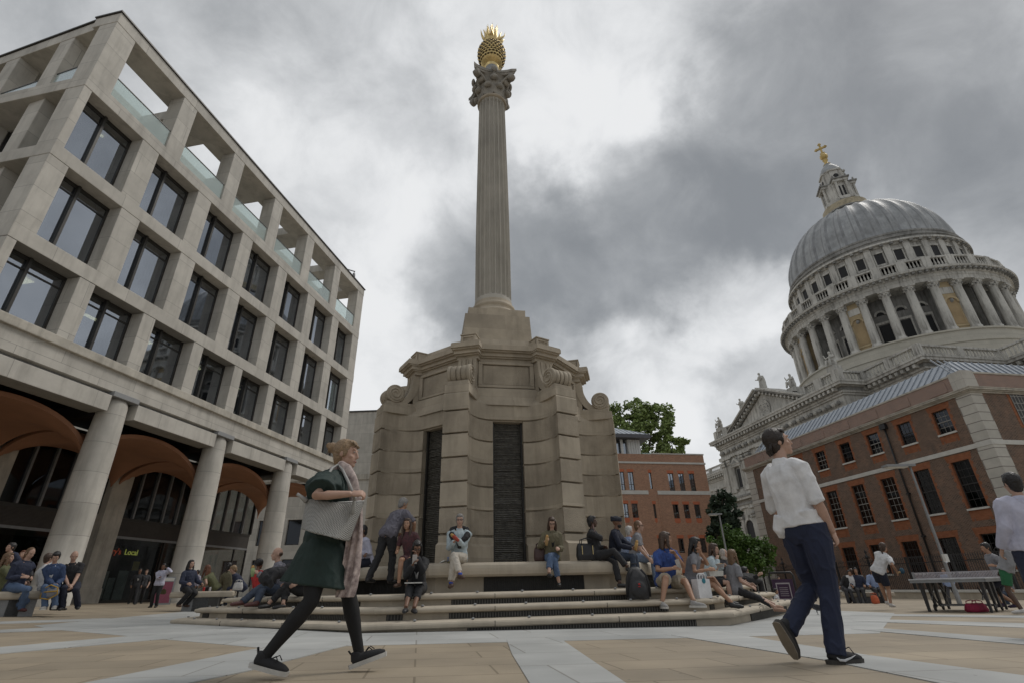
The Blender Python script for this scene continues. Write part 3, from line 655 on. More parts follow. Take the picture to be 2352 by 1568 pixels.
# Corinthian capital
mb=MB(); mb.lathe([(.56,20.15),(.57,20.6),(.62,21.0),(.74,21.28),(.80,21.34)],CAPS,32); cap=mpart(mb,'capital_bell')
def leaf(mb,az,z0,h,r0,curl,w):
    M=Matrix.Rotation(az,4,'Z'); vs=[]; n=9; m_=6
    for i in range(n+1):
        t=i/n; z=z0+h*min(1,t*1.18) - (0 if t<.85 else (t-.85)*h*1.1); r=r0+.03+curl*t**2.4; ww=w*(.62+.55*sin(PI*min(1,t*.9)))*(1 if t<.8 else 1-(t-.8)*2.2)
        for j in range(m_+1):
            s=(j/m_-.5)*2; rr_=r-.05*s*s+.03*cos(s*PI*2.5)*.5; vs.append((s*ww/2,-rr_,z-.03*abs(s)))
    fs=[(i*(m_+1)+j,i*(m_+1)+j+1,(i+1)*(m_+1)+j+1,(i+1)*(m_+1)+j) for i in range(n) for j in range(m_)]
    mb.add(vs,fs,CAPS,True,M)
    mb.ell(M@Vector((0,-(r0+curl*.86),z0+h*.90)),(w*.47,.14,.14),CAPS,10,7,M=M.to_3x3())
for k in range(8):
    mb=MB(); leaf(mb,k*PI/4+PI/8,20.2,.52,.56,.17,.40); mpart(mb,'acanthus_leaf')
for k in range(8):
    mb=MB(); leaf(mb,k*PI/4,20.3,.82,.57,.25,.40); mpart(mb,'acanthus_leaf')
for k in range(4):   # corner scrolls and the flower in the middle of each side
    M=Matrix.Rotation(k*PI/2+PI/4,4,'Z'); mb=MB()
    for s in (-1,1): mb.tube([M@Vector((s*(.26-.2*t),-(.62+.52*t**1.5),20.75+.62*t-.10*t*t)) for t in [i/8 for i in range(9)]],[.06]*9,CAPS,8)
    mb.lathe([(.05,-.13),(.15,-.12),(.17,0),(.15,.12),(.05,.13)],CAPS,14,M=M@Matrix.Translation((0,-1.10,21.16))@Matrix.Rotation(PI/2,4,'Y')); mpart(mb,'corner_scroll')
    M=Matrix.Rotation(k*PI/2,4,'Z'); mb=MB(); mb.ell(M@Vector((0,-.86,21.5)),(.16,.09,.19),CAPS,10,7,M=M.to_3x3()); mb.tube([M@Vector((0,-.75,21.15)),M@Vector((0,-.82,21.4))],.06,CAPS); mpart(mb,'capital_flower')
def abac(a,dip,n=10):
    P=[]
    for k in range(4):
        for i in range(n):
            s=-1+2*(i+.0)/n; s2=max(-.93,min(.93,s)); nn=a-dip*(1-s*s); az=k*PI/2; P.append((nn*sin(az)+s2*a*cos(az),-nn*cos(az)+s2*a*sin(az)))
    return P
mb=MB(); mb.prism(abac(1.0,.28),21.34,21.44,CAPS,.93,.97); mb.prism(abac(1.0,.28),21.44,21.60,CAPS,1.0,1.0); mpart(mb,'abacus')
mb=MB(); mb.lathe([(.34,21.6),(.33,22.4),(.30,22.62)],GRAN,24); mpart(mb,'finial_pedestal')
# gilded pineapple urn with flames
mb=MB(); mb.lathe([(.27,22.6),(.33,22.68),(.34,22.78),(.30,22.85)],GOLD,28); urn=mpart(mb,'gilded_urn')
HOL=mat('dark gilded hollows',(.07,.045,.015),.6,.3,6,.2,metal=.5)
mb=MB(); mb.lathe([(.26,22.82),(.46,22.93),(.60,23.2),(.665,23.55),(.645,23.85),(.55,24.08),(.36,24.16)],GOLD,32); mpart(mb,'urn_bowl',urn)
for rw in range(8):
    z=23.08+.125*rw; t=(z-22.82)/1.34; prf=[(22.82,.26),(22.93,.46),(23.2,.60),(23.55,.665),(23.85,.645),(24.08,.55),(24.16,.36)]
    for (z0,r0),(z1,r1) in zip(prf,prf[1:]):
        if z0<=z<=z1: rr=r0+(r1-r0)*(z-z0)/(z1-z0)
    mb=MB()
    for k in range(22):
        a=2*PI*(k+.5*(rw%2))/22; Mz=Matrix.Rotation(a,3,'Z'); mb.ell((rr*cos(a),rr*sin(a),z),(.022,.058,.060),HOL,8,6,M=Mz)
        a2=a+PI/22; mb.ell(((rr+.012)*cos(a2),(rr+.012)*sin(a2),z+.0),(.030,.034,.05),GOLD,7,5)
    mpart(mb,'urn_scale_band',urn)
mb=MB(); mb.lathe([(.30,24.15),(.36,24.2),(.38,24.27),(.33,24.33),(.30,24.38),(.34,24.42),(.42,24.5),(.36,24.62),(.2,24.75)],GOLD,28); mpart(mb,'urn_neck',urn)
rf=random.Random(3)
mb=MB()
for k in range(40):
    a=2*PI*k/40*7.3; t=rf.random(); r0=.06+.22*(1-t*.7); out=.34*(1-t)+.02+.16*rf.random(); h=.42+.80*t+.10*rf.random(); z0=24.45+.1*rf.random()
    ph=rf.random()*6; P=[]
    for i in range(7):
        u=i/6; rr=r0+out*(.35*sin(u*PI)+.9*u**1.6); aa=a+.12*sin(u*4+ph); P.append((rr*cos(aa),rr*sin(aa),z0+h*u))
    mb.tube(P,[.06,.075,.066,.048,.030,.014,.002],GOLD,6)
mpart(mb,'flame',urn)
# ================================================================== brick chapter building on the right
HF=Frame('brick_building',.1822,-.9833,(-39.5,36.4,-1.0),'sooty brown brick building with orange window dressings and white stone corner','building')
YH=36.4; HL,HR=-52.5,-26.45
QUO=mat('rusticated quoin stone',(.50,.48,.43),.85,.12,1.5,.1,brick=(4,.60,.03,(.22,.2,.18),.08))
wx=[-29.55-3.03*k for k in range(7)]
ops=[]
for x in wx: ops+=[(x,x+1.18,9.66,11.3),(x-.03,x+1.25,4.62,7.70),(x-.05,x+1.35,.86,3.02)]
mb=MB(); mb.wall(HL,HR,-2,11.8,YH,ops,BRKD,.24,BRKO)
mb.add([(HR,YH,-2),(HR,YH+40,-2),(HR,YH+40,11.8),(HR,YH,11.8)],[(0,1,2,3)],BRKD); mb.add([(HL,YH,-2),(HL,YH+14,-2),(HL,YH+14,11.8),(HL,YH,11.8)],[(3,2,1,0)],BRKD)
HF.part(mb,'brick_wall')
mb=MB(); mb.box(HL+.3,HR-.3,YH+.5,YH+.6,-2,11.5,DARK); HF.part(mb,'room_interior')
rq=random.Random(5)
def dress(mb,a,b,z0,z1,arch,apron):
    z=z0
    while z<z1:
        h=min(.225,z1-z); e=.13+.10*(int((z-z0)/.225)%2)
        mb.box(a-e,a-.002,YH-.006,YH+.03,z,z+h,BRKO); mb.box(b+.002,b+e,YH-.006,YH+.03,z,z+h,BRKO); z+=h
    mb.prism([(a-.22,z1+.003),(b+.22,z1+.003),(b+.32,z1+arch),(a-.32,z1+arch)],0,.036,BRKO,M=Matrix(((1,0,0,0),(0,0,-1,YH+.03),(0,1,0,0),(0,0,0,1))))
    if apron:
        mb.box(a-.08,b+.08,YH-.006,YH+.03,z0-.12-apron,z0-.121,BRKO); mb.box(a+.18,b-.18,YH-.006,YH+.03,z0-.12-apron-.16,z0-.12-apron-.002,BRKO)
        mb.box(a-.08,a+.1,YH-.007,YH+.03,z0-.3-apron,z0-.13-apron,BRKO); mb.box(b-.1,b+.08,YH-.007,YH+.03,z0-.3-apron,z0-.13-apron,BRKO)
SASH=mat('old sash paint',(.27,.26,.24),.6,.2,5,.03); SASHD=mat('dark sash paint',(.035,.033,.032),.5,.2,5,.03)
def sash(a,b,z0,z1,nx,nz,pm,sill=True,lit=None):
    y=YH+.15; mb=MB(); fr=.07
    for p in ((a,a+fr,z0,z1),(b-fr,b,z0,z1),(a,b,z1-fr,z1),(a,b,z0,z0+fr)): mb.box(p[0],p[1],y,y+.09,p[2],p[3],SASHD)
    zm=(z0+z1)/2; mb.box(a+fr,b-fr,y-.03,y+.04,zm-.03,zm+.03,pm)
    for k in range(1,nx): x=a+fr+(b-a-2*fr)*k/nx; mb.box(x-.011,x+.011,y+.015,y+.035,z0+fr,z1-fr,pm)
    for k in range(1,nz): 
        z=z0+fr+(z1-z0-2*fr)*k/nz; mb.box(a+fr,b-fr,y+.016,y+.034,z-.014,z+.014,pm)
    f=HF.part(mb,'sash_window'); mb=MB(); mb.box(a+fr,b-fr,y+.036,y+.040,z0+fr,z1-fr,GLASSW); HF.part(mb,'pane',f)
    if lit: mb=MB(); mb.box(a+fr,b-fr,y+.06,y+.07,z0+fr+lit[0]*(z1-z0),z0+lit[1]*(z1-z0),lit[2]); HF.part(mb,'blind',f)
    if sill: mb=MB(); mb.box(a-.10,b+.10,YH-.09,YH+.16,z0-.12,z0,SILL); HF.part(mb,'sill',f)
CREAMB=mat('pale roller blind',(.36,.38,.35),.8,.1,2,0)
for i,x in enumerate(wx):
    for q in ((x,x+1.18,9.66,11.3,.42,.38),(x-.03,x+1.25,4.62,7.70,.45,.5),(x-.05,x+1.35,.86,3.02,.42,0)): mb=MB(); dress(mb,*q); HF.part(mb,'window_dressing')
for i,x in enumerate(wx):
    sash(x,x+1.18,9.66,11.3,3,4,SASHD if i%2 else SASH,lit=(.5,.98,CREAMB) if i==1 else None); sash(x-.03,x+1.25,4.62,7.70,3,6,SASH if i>1 else SASHD,lit=(.0,.98,CREAMB) if i==2 else ((.0,.3,CREAMB) if i==3 else None)); sash(x-.05,x+1.35,.86,3.02,4,4,SASHD)
# bands, cornice, parapet, quoins
mb=MB(); mb.box(HL-.02,HR+.06,YH-.06,YH+.1,8.22,8.52,SILL); mb.box(HR-.1,HR+.06,YH+.1,YH+40,8.22,8.52,SILL); HF.part(mb,'stone_band',bevel=.01)
mb=MB(); 
for k,(d,z0,z1) in enumerate(((.10,11.76,11.86),(.20,11.86,11.94),(.32,11.94,12.06),(.36,12.06,12.12))): mb.box(HL-d,HR+d,YH-d,YH+.2,z0,z1,PORTD); mb.box(HR-.2,HR+d-.001,YH+.2,YH+40,z0,z1,PORTD)
HF.part(mb,'cornice')
mb=MB(); mb.box(HL,HR-.9,YH+.02,YH+.4,12.12,13.22,BRKP); mb.box(HR-.38,HR-.02,YH+1.0,YH+40,12.12,13.22,BRKP)
for k in range(8):
    x=HL+2+k*3.03; mb.box(x,x+1.5,YH-.02,YH+.1,12.30,13.0,BRKP)
HF.part(mb,'parapet')
mb=MB(); mb.box(HL-.04,HR-.9,YH-.03,YH+.46,13.22,13.34,PORTD); mb.box(HR-.44,HR+.04,YH+1.0,YH+40,13.22,13.34,PORTD); mb.box(HR-.95,HR+.02,YH-.02,YH+1.0,12.12,13.42,PORT); HF.part(mb,'parapet_coping')
mb=MB(); mb.box(HR-1.05,HR+.03,YH-.035,YH+.4,-2,11.78,QUO); mb.box(HR-.3,HR+.031,YH+.4,YH+.95,-2,11.78,QUO); HF.part(mb,'quoin_strip'); mb=MB(); mb.box(HL-.03,HL+1.2,YH-.035,YH+.6,-2,11.78,QUO); HF.part(mb,'quoin_strip')
for z in (4.6,9.6):
    a=YH+3.2; mb=MB(); mb.box(HR-.02,HR+.03,a,a+1.2,z,z+2.2,SASHD)
    for k in range(4): mb.box(HR+.02,HR+.05,a+.28*k,a+.28*k+.05,z,z+2.2,SASH)
    for k in range(5): mb.box(HR+.02,HR+.045,a,a+1.2,z+.5*k,z+.5*k+.05,SASH)
    HF.part(mb,'sash_window'); mb=MB(); mb.box(HR,HR+.012,a-.25,a+1.45,z-.2,z+2.6,BRKO); HF.part(mb,'window_dressing')
mb=MB(); vs=[(HL,YH+.5,12.9),(HR-.9,YH+.5,12.9),(HR-2.6,YH+2.9,15.35),(HL+1.5,YH+2.9,15.35),(HR-.9,YH+30,12.9),(HR-2.6,YH+30,15.35),(HL,YH+8,12.9),(HL+1.5,YH+8,15.35)]
mb.add(vs,[(0,1,2,3),(1,4,5,2),(3,2,5,7),(6,0,3,7)],LEAD)
k=0; x=HL+.4
while x<HR-1:
    t=min(1,(HR-.9-x)/1.7) if x>HR-2.6 else 1
    mb.bar((x,YH+.48,12.92),(x,YH+.48+2.4*t,12.92+2.45*t),.05,.09,LEAD); x+=.62
y=YH+1.2
while y<YH+30: mb.bar((HR-.88,y,12.92),(HR-2.58,y,15.37),.05,.09,LEAD); y+=.62
HF.part(mb,'lead_roof')
for x in (-31.2,-35.6,-39.8,-44.0):
    mb=MB(); mb.box(x,x+1.3,YH+.52,YH+.60,13.36,13.42,BRZ); mb.bar((x,YH+.7,13.3),(x,YH+.9,13.55),.04,.04,BRZ); mb.bar((x+1.3,YH+.7,13.3),(x+1.3,YH+.9,13.55),.04,.04,BRZ); HF.part(mb,'snow_guard')
mb=MB(); mb.tube([(-33.55,YH-.12,11.7),(-33.55,YH-.12,8.6),(-33.5,YH-.2,8.4),(-33.5,YH-.12,8.1),(-33.5,YH-.12,-1)],.065,BLACKM,8); mb.box(-33.8,-33.3,YH-.3,YH-.02,11.25,11.65,BLACKM); mb.box(-33.62,-33.38,YH-.2,YH,6.2,6.32,BLACKM); mb.box(-33.62,-33.38,YH-.2,YH,3.2,3.32,BLACKM); HF.part(mb,'downpipe')
# ---- railings in front of it
RF=Frame('iron_railing',.1822,-.9833,(-32,30.6,-.75),'long black iron railing with spear tops in front of the brown brick building','railing')
YR=30.6
for i,x in enumerate([-51+3*k for k in range(14)]):
    mb=MB(); z0=-.7-.0
    mb.box(x,x+3,YR-.02,YR+.02,1.35,1.40,BLACKM); mb.box(x,x+3,YR-.02,YR+.02,-.45,-.40,BLACKM)
    for q in range(21):
        xx=x+.14*q+.1; mb.box(xx-.011,xx+.011,YR-.011,YR+.011,-.75,1.62,BLACKM); mb.prism([(xx-.03,YR-.012),(xx+.03,YR-.012),(xx+.03,YR+.012),(xx-.03,YR+.012)],1.62,1.80,BLACKM,1,.05,xx,YR)
    RF.part(mb,'railing_panel')
    mb=MB(); mb.box(x-.045,x+.045,YR-.045,YR+.045,-.8,1.75,BLACKM); 
    if i%3==0:
        mb.lathe([(.02,1.75),(.10,1.82),(.12,1.95),(.06,2.02),(.03,2.1),(.09,2.2),(.0,2.4)],BLACKM,10,x,YR)
        for s in (-1,1): mb.tube([(x+s*.06,YR,1.5),(x+s*.35,YR,1.6),(x+s*.42,YR,1.8),(x+s*.28,YR,1.92),(x+s*.18,YR,1.8)],.025,BLACKM,6)
    RF.part(mb,'railing_post')
WF=Frame('low_wall',.1822,-.9833,(-24,29.3,-.9),'low pale stone kerb wall at the foot of the black railing','wall')
mb=MB(); mb.box(-36,-12,29.1,29.6,-1.2,-.22,STEP); WF.part(mb,'wall'); mb=MB(); mb.box(-36,-12,29.04,29.66,-.22,-.10,SILL); WF.part(mb,'wall_coping')
# ================================================================== red brick building in the middle
BF=Frame('brick_building',.9833,.1822,(27,57,-1.5),'bright red brick office block with white bands and a white roof pavilion','building')
YM=57.
op=[]
cols3=[29.08,30.42,31.78]; colsL=[22.9,24.05,19.5,20.7]
for x in cols3: op+=[(x,x+.68,10.4,12.45),(x,x+.72,7.32,8.87),(x,x+.68,3.65,5.17),(x,x+.68,-.2,1.6)]
for x in colsL: op+=[(x,x+.66,10.45,12.55),(x,x+.72,7.4,8.95),(x,x+.7,3.65,5.17)]
op+=[(26.67,26.97,10.6,12.5),(26.67,26.97,7.35,8.9),(26.67,26.97,3.7,5.2)]
mb=MB(); mb.wall(10,34.12,-2,14.7,YM,[o for o in op],BRKR,.2); mb.add([(34.12,YM,-2),(34.12,YM+22,-2),(34.12,YM+22,14.7),(34.12,YM,14.7)],[(0,1,2,3)],BRKR); mb.box(27.5,34.1,YM+.3,YM+22,14.3,14.68,BRKR); BF.part(mb,'brick_wall')
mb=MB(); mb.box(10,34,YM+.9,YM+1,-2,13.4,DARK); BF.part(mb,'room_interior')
mb=MB(); mb.box(27.4,34.2,YM-.05,YM+22,14.7,14.86,PORT); BF.part(mb,'parapet_coping')
mb=MB(); mb.box(10,34.2,YM-.10,YM+.2,13.55,13.76,SILL); BF.part(mb,'stone_band'); mb=MB(); mb.box(27.45,34.18,YM-.06,YM+.05,9.97,10.4,SILL); mb.box(10,26.3,YM-.06,YM+.05,9.98,10.42,SILL); BF.part(mb,'stone_band')
mb=MB(); mb.box(26.3,27.45,YM-.12,YM-.002,-2,13.5,BRKR) if 0 else mb.box(27.4,27.5,YM-.08,YM+.05,-2,9.96,BRKR); BF.part(mb,'brick_pilaster')
for a,b,z0,z1 in op:
    mb=MB(); y=YM+.12
    for p in ((a,a+.06,z0,z1),(b-.06,b,z0,z1),(a,b,z0,z0+.06),(a,b,z1-.06,z1)): mb.box(p[0],p[1],y,y+.06,p[2],p[3],BRZ)
    if b-a>.5: mb.box((a+b)/2-.03,(a+b)/2+.03,y-.01,y+.05,z0,z1,BRZ); mb.box(a,b,y,y+.05,z0+.55*(z1-z0)-.5,z0+.55*(z1-z0)-.44,BRZ)
    f=BF.part(mb,'window'); mb=MB(); mb.box(a+.05,b-.05,y+.03,y+.034,z0+.05,z1-.05,GLASS); BF.part(mb,'pane',f)
for a,b,z0,z1 in op:
    mb=MB(); mb.box(a-.08,b+.08,YM-.01,YM+.04,z1+.002,z1+.34,BRKF)
    if 7<z0<8: BF.part(mb,'window_dressing'); mb=MB(); mb.box(a,b,YM-.01,YM+.04,z0-.42,z0-.002,BRKF); mb.box(a+.1,b-.1,YM-.01,YM+.04,z0-.52,z0-.418,BRKF)
    BF.part(mb,'window_apron' if 7<z0<8 else 'window_dressing')
# roof pavilion
mb=MB(); mb.box(14,26.2,YM+.3,YM+9,13.76,14.75,WHITE)
for x in [14.2+.95*k for k in range(13)]: mb.box(x,x+.3,YM+.28,YM+.5,14.75,16.5,WHITE); 
mb.box(24.6,26.2,YM+.3,YM+9,14.75,16.5,WHITE)
for k in range(5): mb.box(24.7+.3*k,24.82+.3*k,YM+.2,YM+.3,13.8,16.5,WHITE)
BF.part(mb,'pavilion_wall'); mb=MB(); mb.box(14.1,24.6,YM+.7,YM+.75,14.75,16.4,GLASS); BF.part(mb,'pavilion_window')
mb=MB(); vs=[(13,YM-.7,16.95),(27.2,YM-.7,16.95),(27.2,YM+10,16.95),(13,YM+10,16.95),(17,YM+4.6,19.6),(22.4,YM+4.6,19.6)]
mb.add(vs,[(0,1,5,4),(1,2,5),(2,3,4,5),(3,0,4),(3,2,1,0)],LEAD)
for k in range(24):
    x=13.3+.58*k; t=(x-13)/4 if x<17 else ((27.2-x)/4.8 if x>22.4 else 1); t=max(0,min(1,t)); mb.bar((x,YM-.7,16.97),(x,YM-.7+5.3*t,16.97+2.65*t),.05,.09,LEAD)
mb.box(12.95,27.25,YM-.75,YM+10,16.5,16.95,mat('dark eaves',(.09,.09,.10),.6,.1,3,0)); BF.part(mb,'pavilion_roof')
mb=MB(); mb.box(26.3,27.4,YM+.2,YM+.24,13.8,14.9,GLASSB); BF.part(mb,'balustrade_panel')
# ================================================================== domed cathedral
CF=Frame('cathedral',.1822,-.9833,(-87,68,-2),'grey stone cathedral with a ribbed lead dome, colonnaded drum and pedimented transept','cathedral')
cp=CF.part
XT0,XT1,YT=-106.2,-68.,68.
def balustrade(mb,p,q,z0,z1,m,step=.62,ped=6.5,pw=1.0):
    p=Vector((p[0],p[1],0));q=Vector((q[0],q[1],0)); d=q-p; l=d.length; d/=l; a=math.atan2(d.y,d.x); M=Matrix.Translation(p)@Matrix.Rotation(a,4,'Z')
    mb.box(0,l,-.32,.32,z1-.3,z1,m,M); mb.box(0,l,-.30,.30,z0,z0+.35,m,M); h=z1-z0
    n=max(1,round(l/ped)); 
    for k in range(n+1): x=min(l,max(0,l*k/n)); mb.box(x-pw/2,x+pw/2,-.36,.36,z0,z1+.02,m,M)
    k=int(l/step)
    for i in range(k):
        x=(i+.5)*l/k; mb.lathe([(.10,z0+.35),(.19,z0+.35+.28*(h-.65)),(.09,z0+.35+.62*(h-.65)),(.14,z1-.3)],m,6,x,0,M=M)
def cornice(mb,x0,x1,y,yb,z0,m,md,dent=True,out=1.5):
    """stepped classical cornice with modillions along a front at y"""
    for o,a,b in ((.25,0,.35),(.45,.35,.7),(out*.55,1.25,1.4),(out*.92,1.4,1.85),(out,1.85,2.2)): mb.box(x0-o,x1+o,y-o,yb,z0+a,z0+b,m)
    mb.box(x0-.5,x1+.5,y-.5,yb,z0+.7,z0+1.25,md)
    if dent:
        n=int((x1-x0)/1.05)
        for i in range(n): x=x0+(i+.5)*(x1-x0)/n; mb.box(x-.24,x+.24,y-out*.85,y-.4,z0+.75,z0+1.28,m)
def pilaster(mb,x,y,z0,z1,w,m,caph=1.7):
    mb.box(x-w/2-.15,x+w/2+.15,y-.55,y+.1,z0,z0+.9,m); mb.box(x-w/2,x+w/2,y-.42,y+.1,z0+.9,z1-caph,m)
    for k in range(5): xx=x-w/2+.12+(w-.24)*k/4; mb.box(xx-.07,xx+.07,y-.47,y-.40,z0+1.1,z1-caph-.1,m)
    mb.box(x-w/2-.1,x+w/2+.1,y-.5,y+.1,z1-caph,z1-caph*.45,SPD)
    for k in range(4):
        for r in range(2): mb.ell((x-w/2+w*(k+.5)/4,y-.55-.08*r,z1-caph+.35+.55*r),(w/7,.16,.30),m,7,5)
    mb.box(x-w/2-.25,x+w/2+.25,y-.62,y+.1,z1-.28,z1,m)
def archwin(mb,x,y,z0,z1,w,m):
    # dark arched opening with a moulded surround, on the wall at y
    r=w/2; zc=z1-r; P=[(x-r,z0),(x+r,z0)]+[(x+r*cos(PI*i/12),zc+r*sin(PI*i/12)) for i in range(13)]
    MX=Matrix(((1,0,0,0),(0,0,-1,y-.02),(0,1,0,0),(0,0,0,1))); mb.prism(P,0,.03,DARK,M=MX)
    Q=[(x-r-.4,z0),(x-r,z0)]; 
    for i in range(12):
        a0,a1=PI*i/12,PI*(i+1)/12; q=[(x+r*cos(a0),zc+r*sin(a0)),(x+(r+.45)*cos(a0),zc+(r+.45)*sin(a0)),(x+(r+.45)*cos(a1),zc+(r+.45)*sin(a1)),(x+r*cos(a1),zc+r*sin(a1))]; mb.prism(q,0,.25,m,M=MX)
    mb.box(x-r-.45,x-r,y-.27,y,z0,zc,m); mb.box(x+r,x+r+.45,y-.27,y,z0,zc,m); mb.box(x-r-.7,x+r+.7,y-.45,y,z0-.5,z0,m); mb.box(x-.3,x+.3,y-.45,y,z1-.1,z1+.9,m)
def edicule(mb,x,y,z0,z1,w,m):
    mb.box(x-w/2+.25,x+w/2-.25,y-.05,y+.02,z0,z1,SPD); mb.box(x-w/2+.6,x+w/2-.6,y-.07,y,z0+.3,z1-.5,DARK)
    for s in (-1,1): mb.lathe([(.34,z0),(.30,z0+.4),(.27,z1-.5),(.38,z1)],m,10,x+s*w/2,y-.3)
    mb.box(x-w/2-.5,x+w/2+.5,y-.7,y,z1,z1+.5,m)
    MX=Matrix(((1,0,0,0),(0,0,-1,y),(0,1,0,0),(0,0,0,1))); mb.prism([(x-w/2-.6,z1+.5),(x+w/2+.6,z1+.5),(x,z1+1.9)],.0,.8,m,M=MX); mb.prism([(x-w/2+.3,z1+.68),(x+w/2-.3,z1+.68),(x,z1+1.5)],.79,.83,SPD,M=MX)
# transept block and wings
mb=MB(); mb.box(XT0,XT1,YT,105,-3,28,SPL); cp(mb,'transept_wall')
mb=MB(); mb.box(-170,XT0,88,118,-3,28,SPL); cp(mb,'choir_wall'); mb=MB(); mb.box(XT1,-10,88,118,-3,28,SPL); cp(mb,'nave_wall')
mb=MB(); mb.box(XT1,-57.5,73,95,-3,28,SPL); cp(mb,'bastion_wall')
for (x0,x1,y,yb) in ((XT0,XT1,YT,105),(-170,XT0,88,90),(XT1,-57.5,73,90),(-57.5,-10,88,90)):
    mb=MB(); cornice(mb,x0,x1,y,yb,28.0,SPL,SPD); cp(mb,'main_cornice')
    segs=[((XT0+.3,y),(-98.4,y),5,1.8),((-76.4,y),(XT1,y),5,1.8),((XT0+.3,y),(XT0+.3,y+19),6.5,1.),((XT1-.3,y),(XT1-.3,y+6),6.5,1.)] if y==YT else [((x0,y),(x1,y),6.5,1.)]+([((x1,y),(x1,88),6.5,1.)] if y==73 else [])
    for p_,q_,pe,pw_ in segs: mb=MB(); balustrade(mb,p_,q_,30.2,32.4,SPL,pw=pw_,ped=pe); cp(mb,'balustrade')
    mb=MB(); 
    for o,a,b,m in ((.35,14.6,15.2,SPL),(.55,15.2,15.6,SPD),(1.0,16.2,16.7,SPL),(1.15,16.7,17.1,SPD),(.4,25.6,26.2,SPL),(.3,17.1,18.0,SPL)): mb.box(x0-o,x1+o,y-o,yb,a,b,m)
    cp(mb,'string_course')
mb=MB(); 
for k in range(34): x=XT0+1+(XT1-XT0-2)*k/33; mb.ell((x,YT-.5,26.9),(.42,.3,.42),SPD if k%2 else SPL,8,6)
cp(mb,'carved_frieze')
for x in (-105.2,-102.9,-98.2,-95.9,-91.6,-82.4,-78.1,-75.8,-71.3,-69.0):
    mb=MB(); pilaster(mb,x,YT,18.0,25.6,1.45,SPL); cp(mb,'pilaster'); mb=MB(); pilaster(mb,x,YT,-1,14.6,1.6,SPL,2.2); cp(mb,'pilaster')
for x in (-118,-126,-134,-142):
    for dx in (-1.2,1.2):
        mb=MB(); pilaster(mb,x+dx,88,18,25.6,1.4,SPL); cp(mb,'pilaster'); mb=MB(); pilaster(mb,x+dx,88,-1,14.6,1.5,SPL,2.2); cp(mb,'pilaster')
for x in (-66.5,-60,-50,-42,-34): 
    mb=MB(); pilaster(mb,x,73 if x<-57 else 88,18,25.6,1.4,SPL); cp(mb,'pilaster')
for x in (-100.5,-87,-73.5):
    mb=MB(); edicule(mb,x,YT,18.6,23.2,2.6,SPL); cp(mb,'pedimented_window')
    mb=MB(); archwin(mb,x,YT,3.2,12.2,2.7,SPL); cp(mb,'arched_window')
for x in (-114,-122,-130,-138):
    mb=MB(); edicule(mb,x,88,18.6,23.2,2.6,SPL); cp(mb,'pedimented_window'); mb=MB(); archwin(mb,x,88,3.2,12.2,2.7,SPL); cp(mb,'arched_window')
# pediment
def yprism(mb,P,y0,y1,m): mb.prism(P,0,y1-y0,m,M=Matrix(((1,0,0,0),(0,0,-1,y1),(0,1,0,0),(0,0,0,1))))
mb=MB(); pa,pb,pc=-98.6,-76.4,-87.5
yprism(mb,[(pa+1,30.2),(pb-1,30.2),(pc,35.1)],YT-.1,YT+4,SPL)
for s,(xa) in ((1,pa),(-1,pb)):
    d=Vector((pc-xa,5.6)).normalized(); n_=Vector((-d.y,d.x))*(1 if s>0 else -1); a=Vector((xa-s*.9,29.9)); b=Vector((pc,35.55)); 
    for o,t0,t1 in ((.55,-.1,.25),(1.2,.25,.55),(1.5,.55,.85)):
        q=[a+n_*t0,b+n_*t0*1.1,b+n_*t1*1.1,a+n_*t1]
        if s<0: q=q[::-1]
        yprism(mb,[(v.x,v.y) for v in q],YT-o,YT+4.2,SPL if o!=1.2 else SPD)
    for k in range(12):
        v=a+(b-a)*((k+.7)/12.4); mb.box(v.x-.22,v.x+.22,YT-1.05,YT-.3,v.y-.32,v.y+.12,SPL)
mb2=mb; cp(mb,'pediment')
mb=MB(); cx,czz=pc,32.0
mb.lathe([(1.75,0),(1.9,-.12),(1.75,-.22),(1.6,-.15)],SPL,28,M=Matrix(((1,0,0,cx),(0,0,1,YT-.05),(0,1,0,czz),(0,0,0,1))))
rr=random.Random(4)
for k in range(60):
    a=rr.random()*2*PI; q=1.5*math.sqrt(rr.random()); mb.ell((cx+q*cos(a),YT-.12,czz+q*sin(a)),(.18+.16*rr.random(),.16,.12+.2*rr.random()),SPL if k%3 else SPD,7,5)
cp(mb,'carved_medallion')
mb=MB(); mb.box(-100,-74,YT+4,104,28,32.5,SPL); vs=[(-99,YT+4,31),(-76,YT+4,31),(-87.5,YT+4,35.3),(-99,96,31),(-76,96,31),(-87.5,96,35.3)]; mb.add(vs,[(0,2,5,3),(2,1,4,5)],LEAD); cp(mb,'transept_roof')
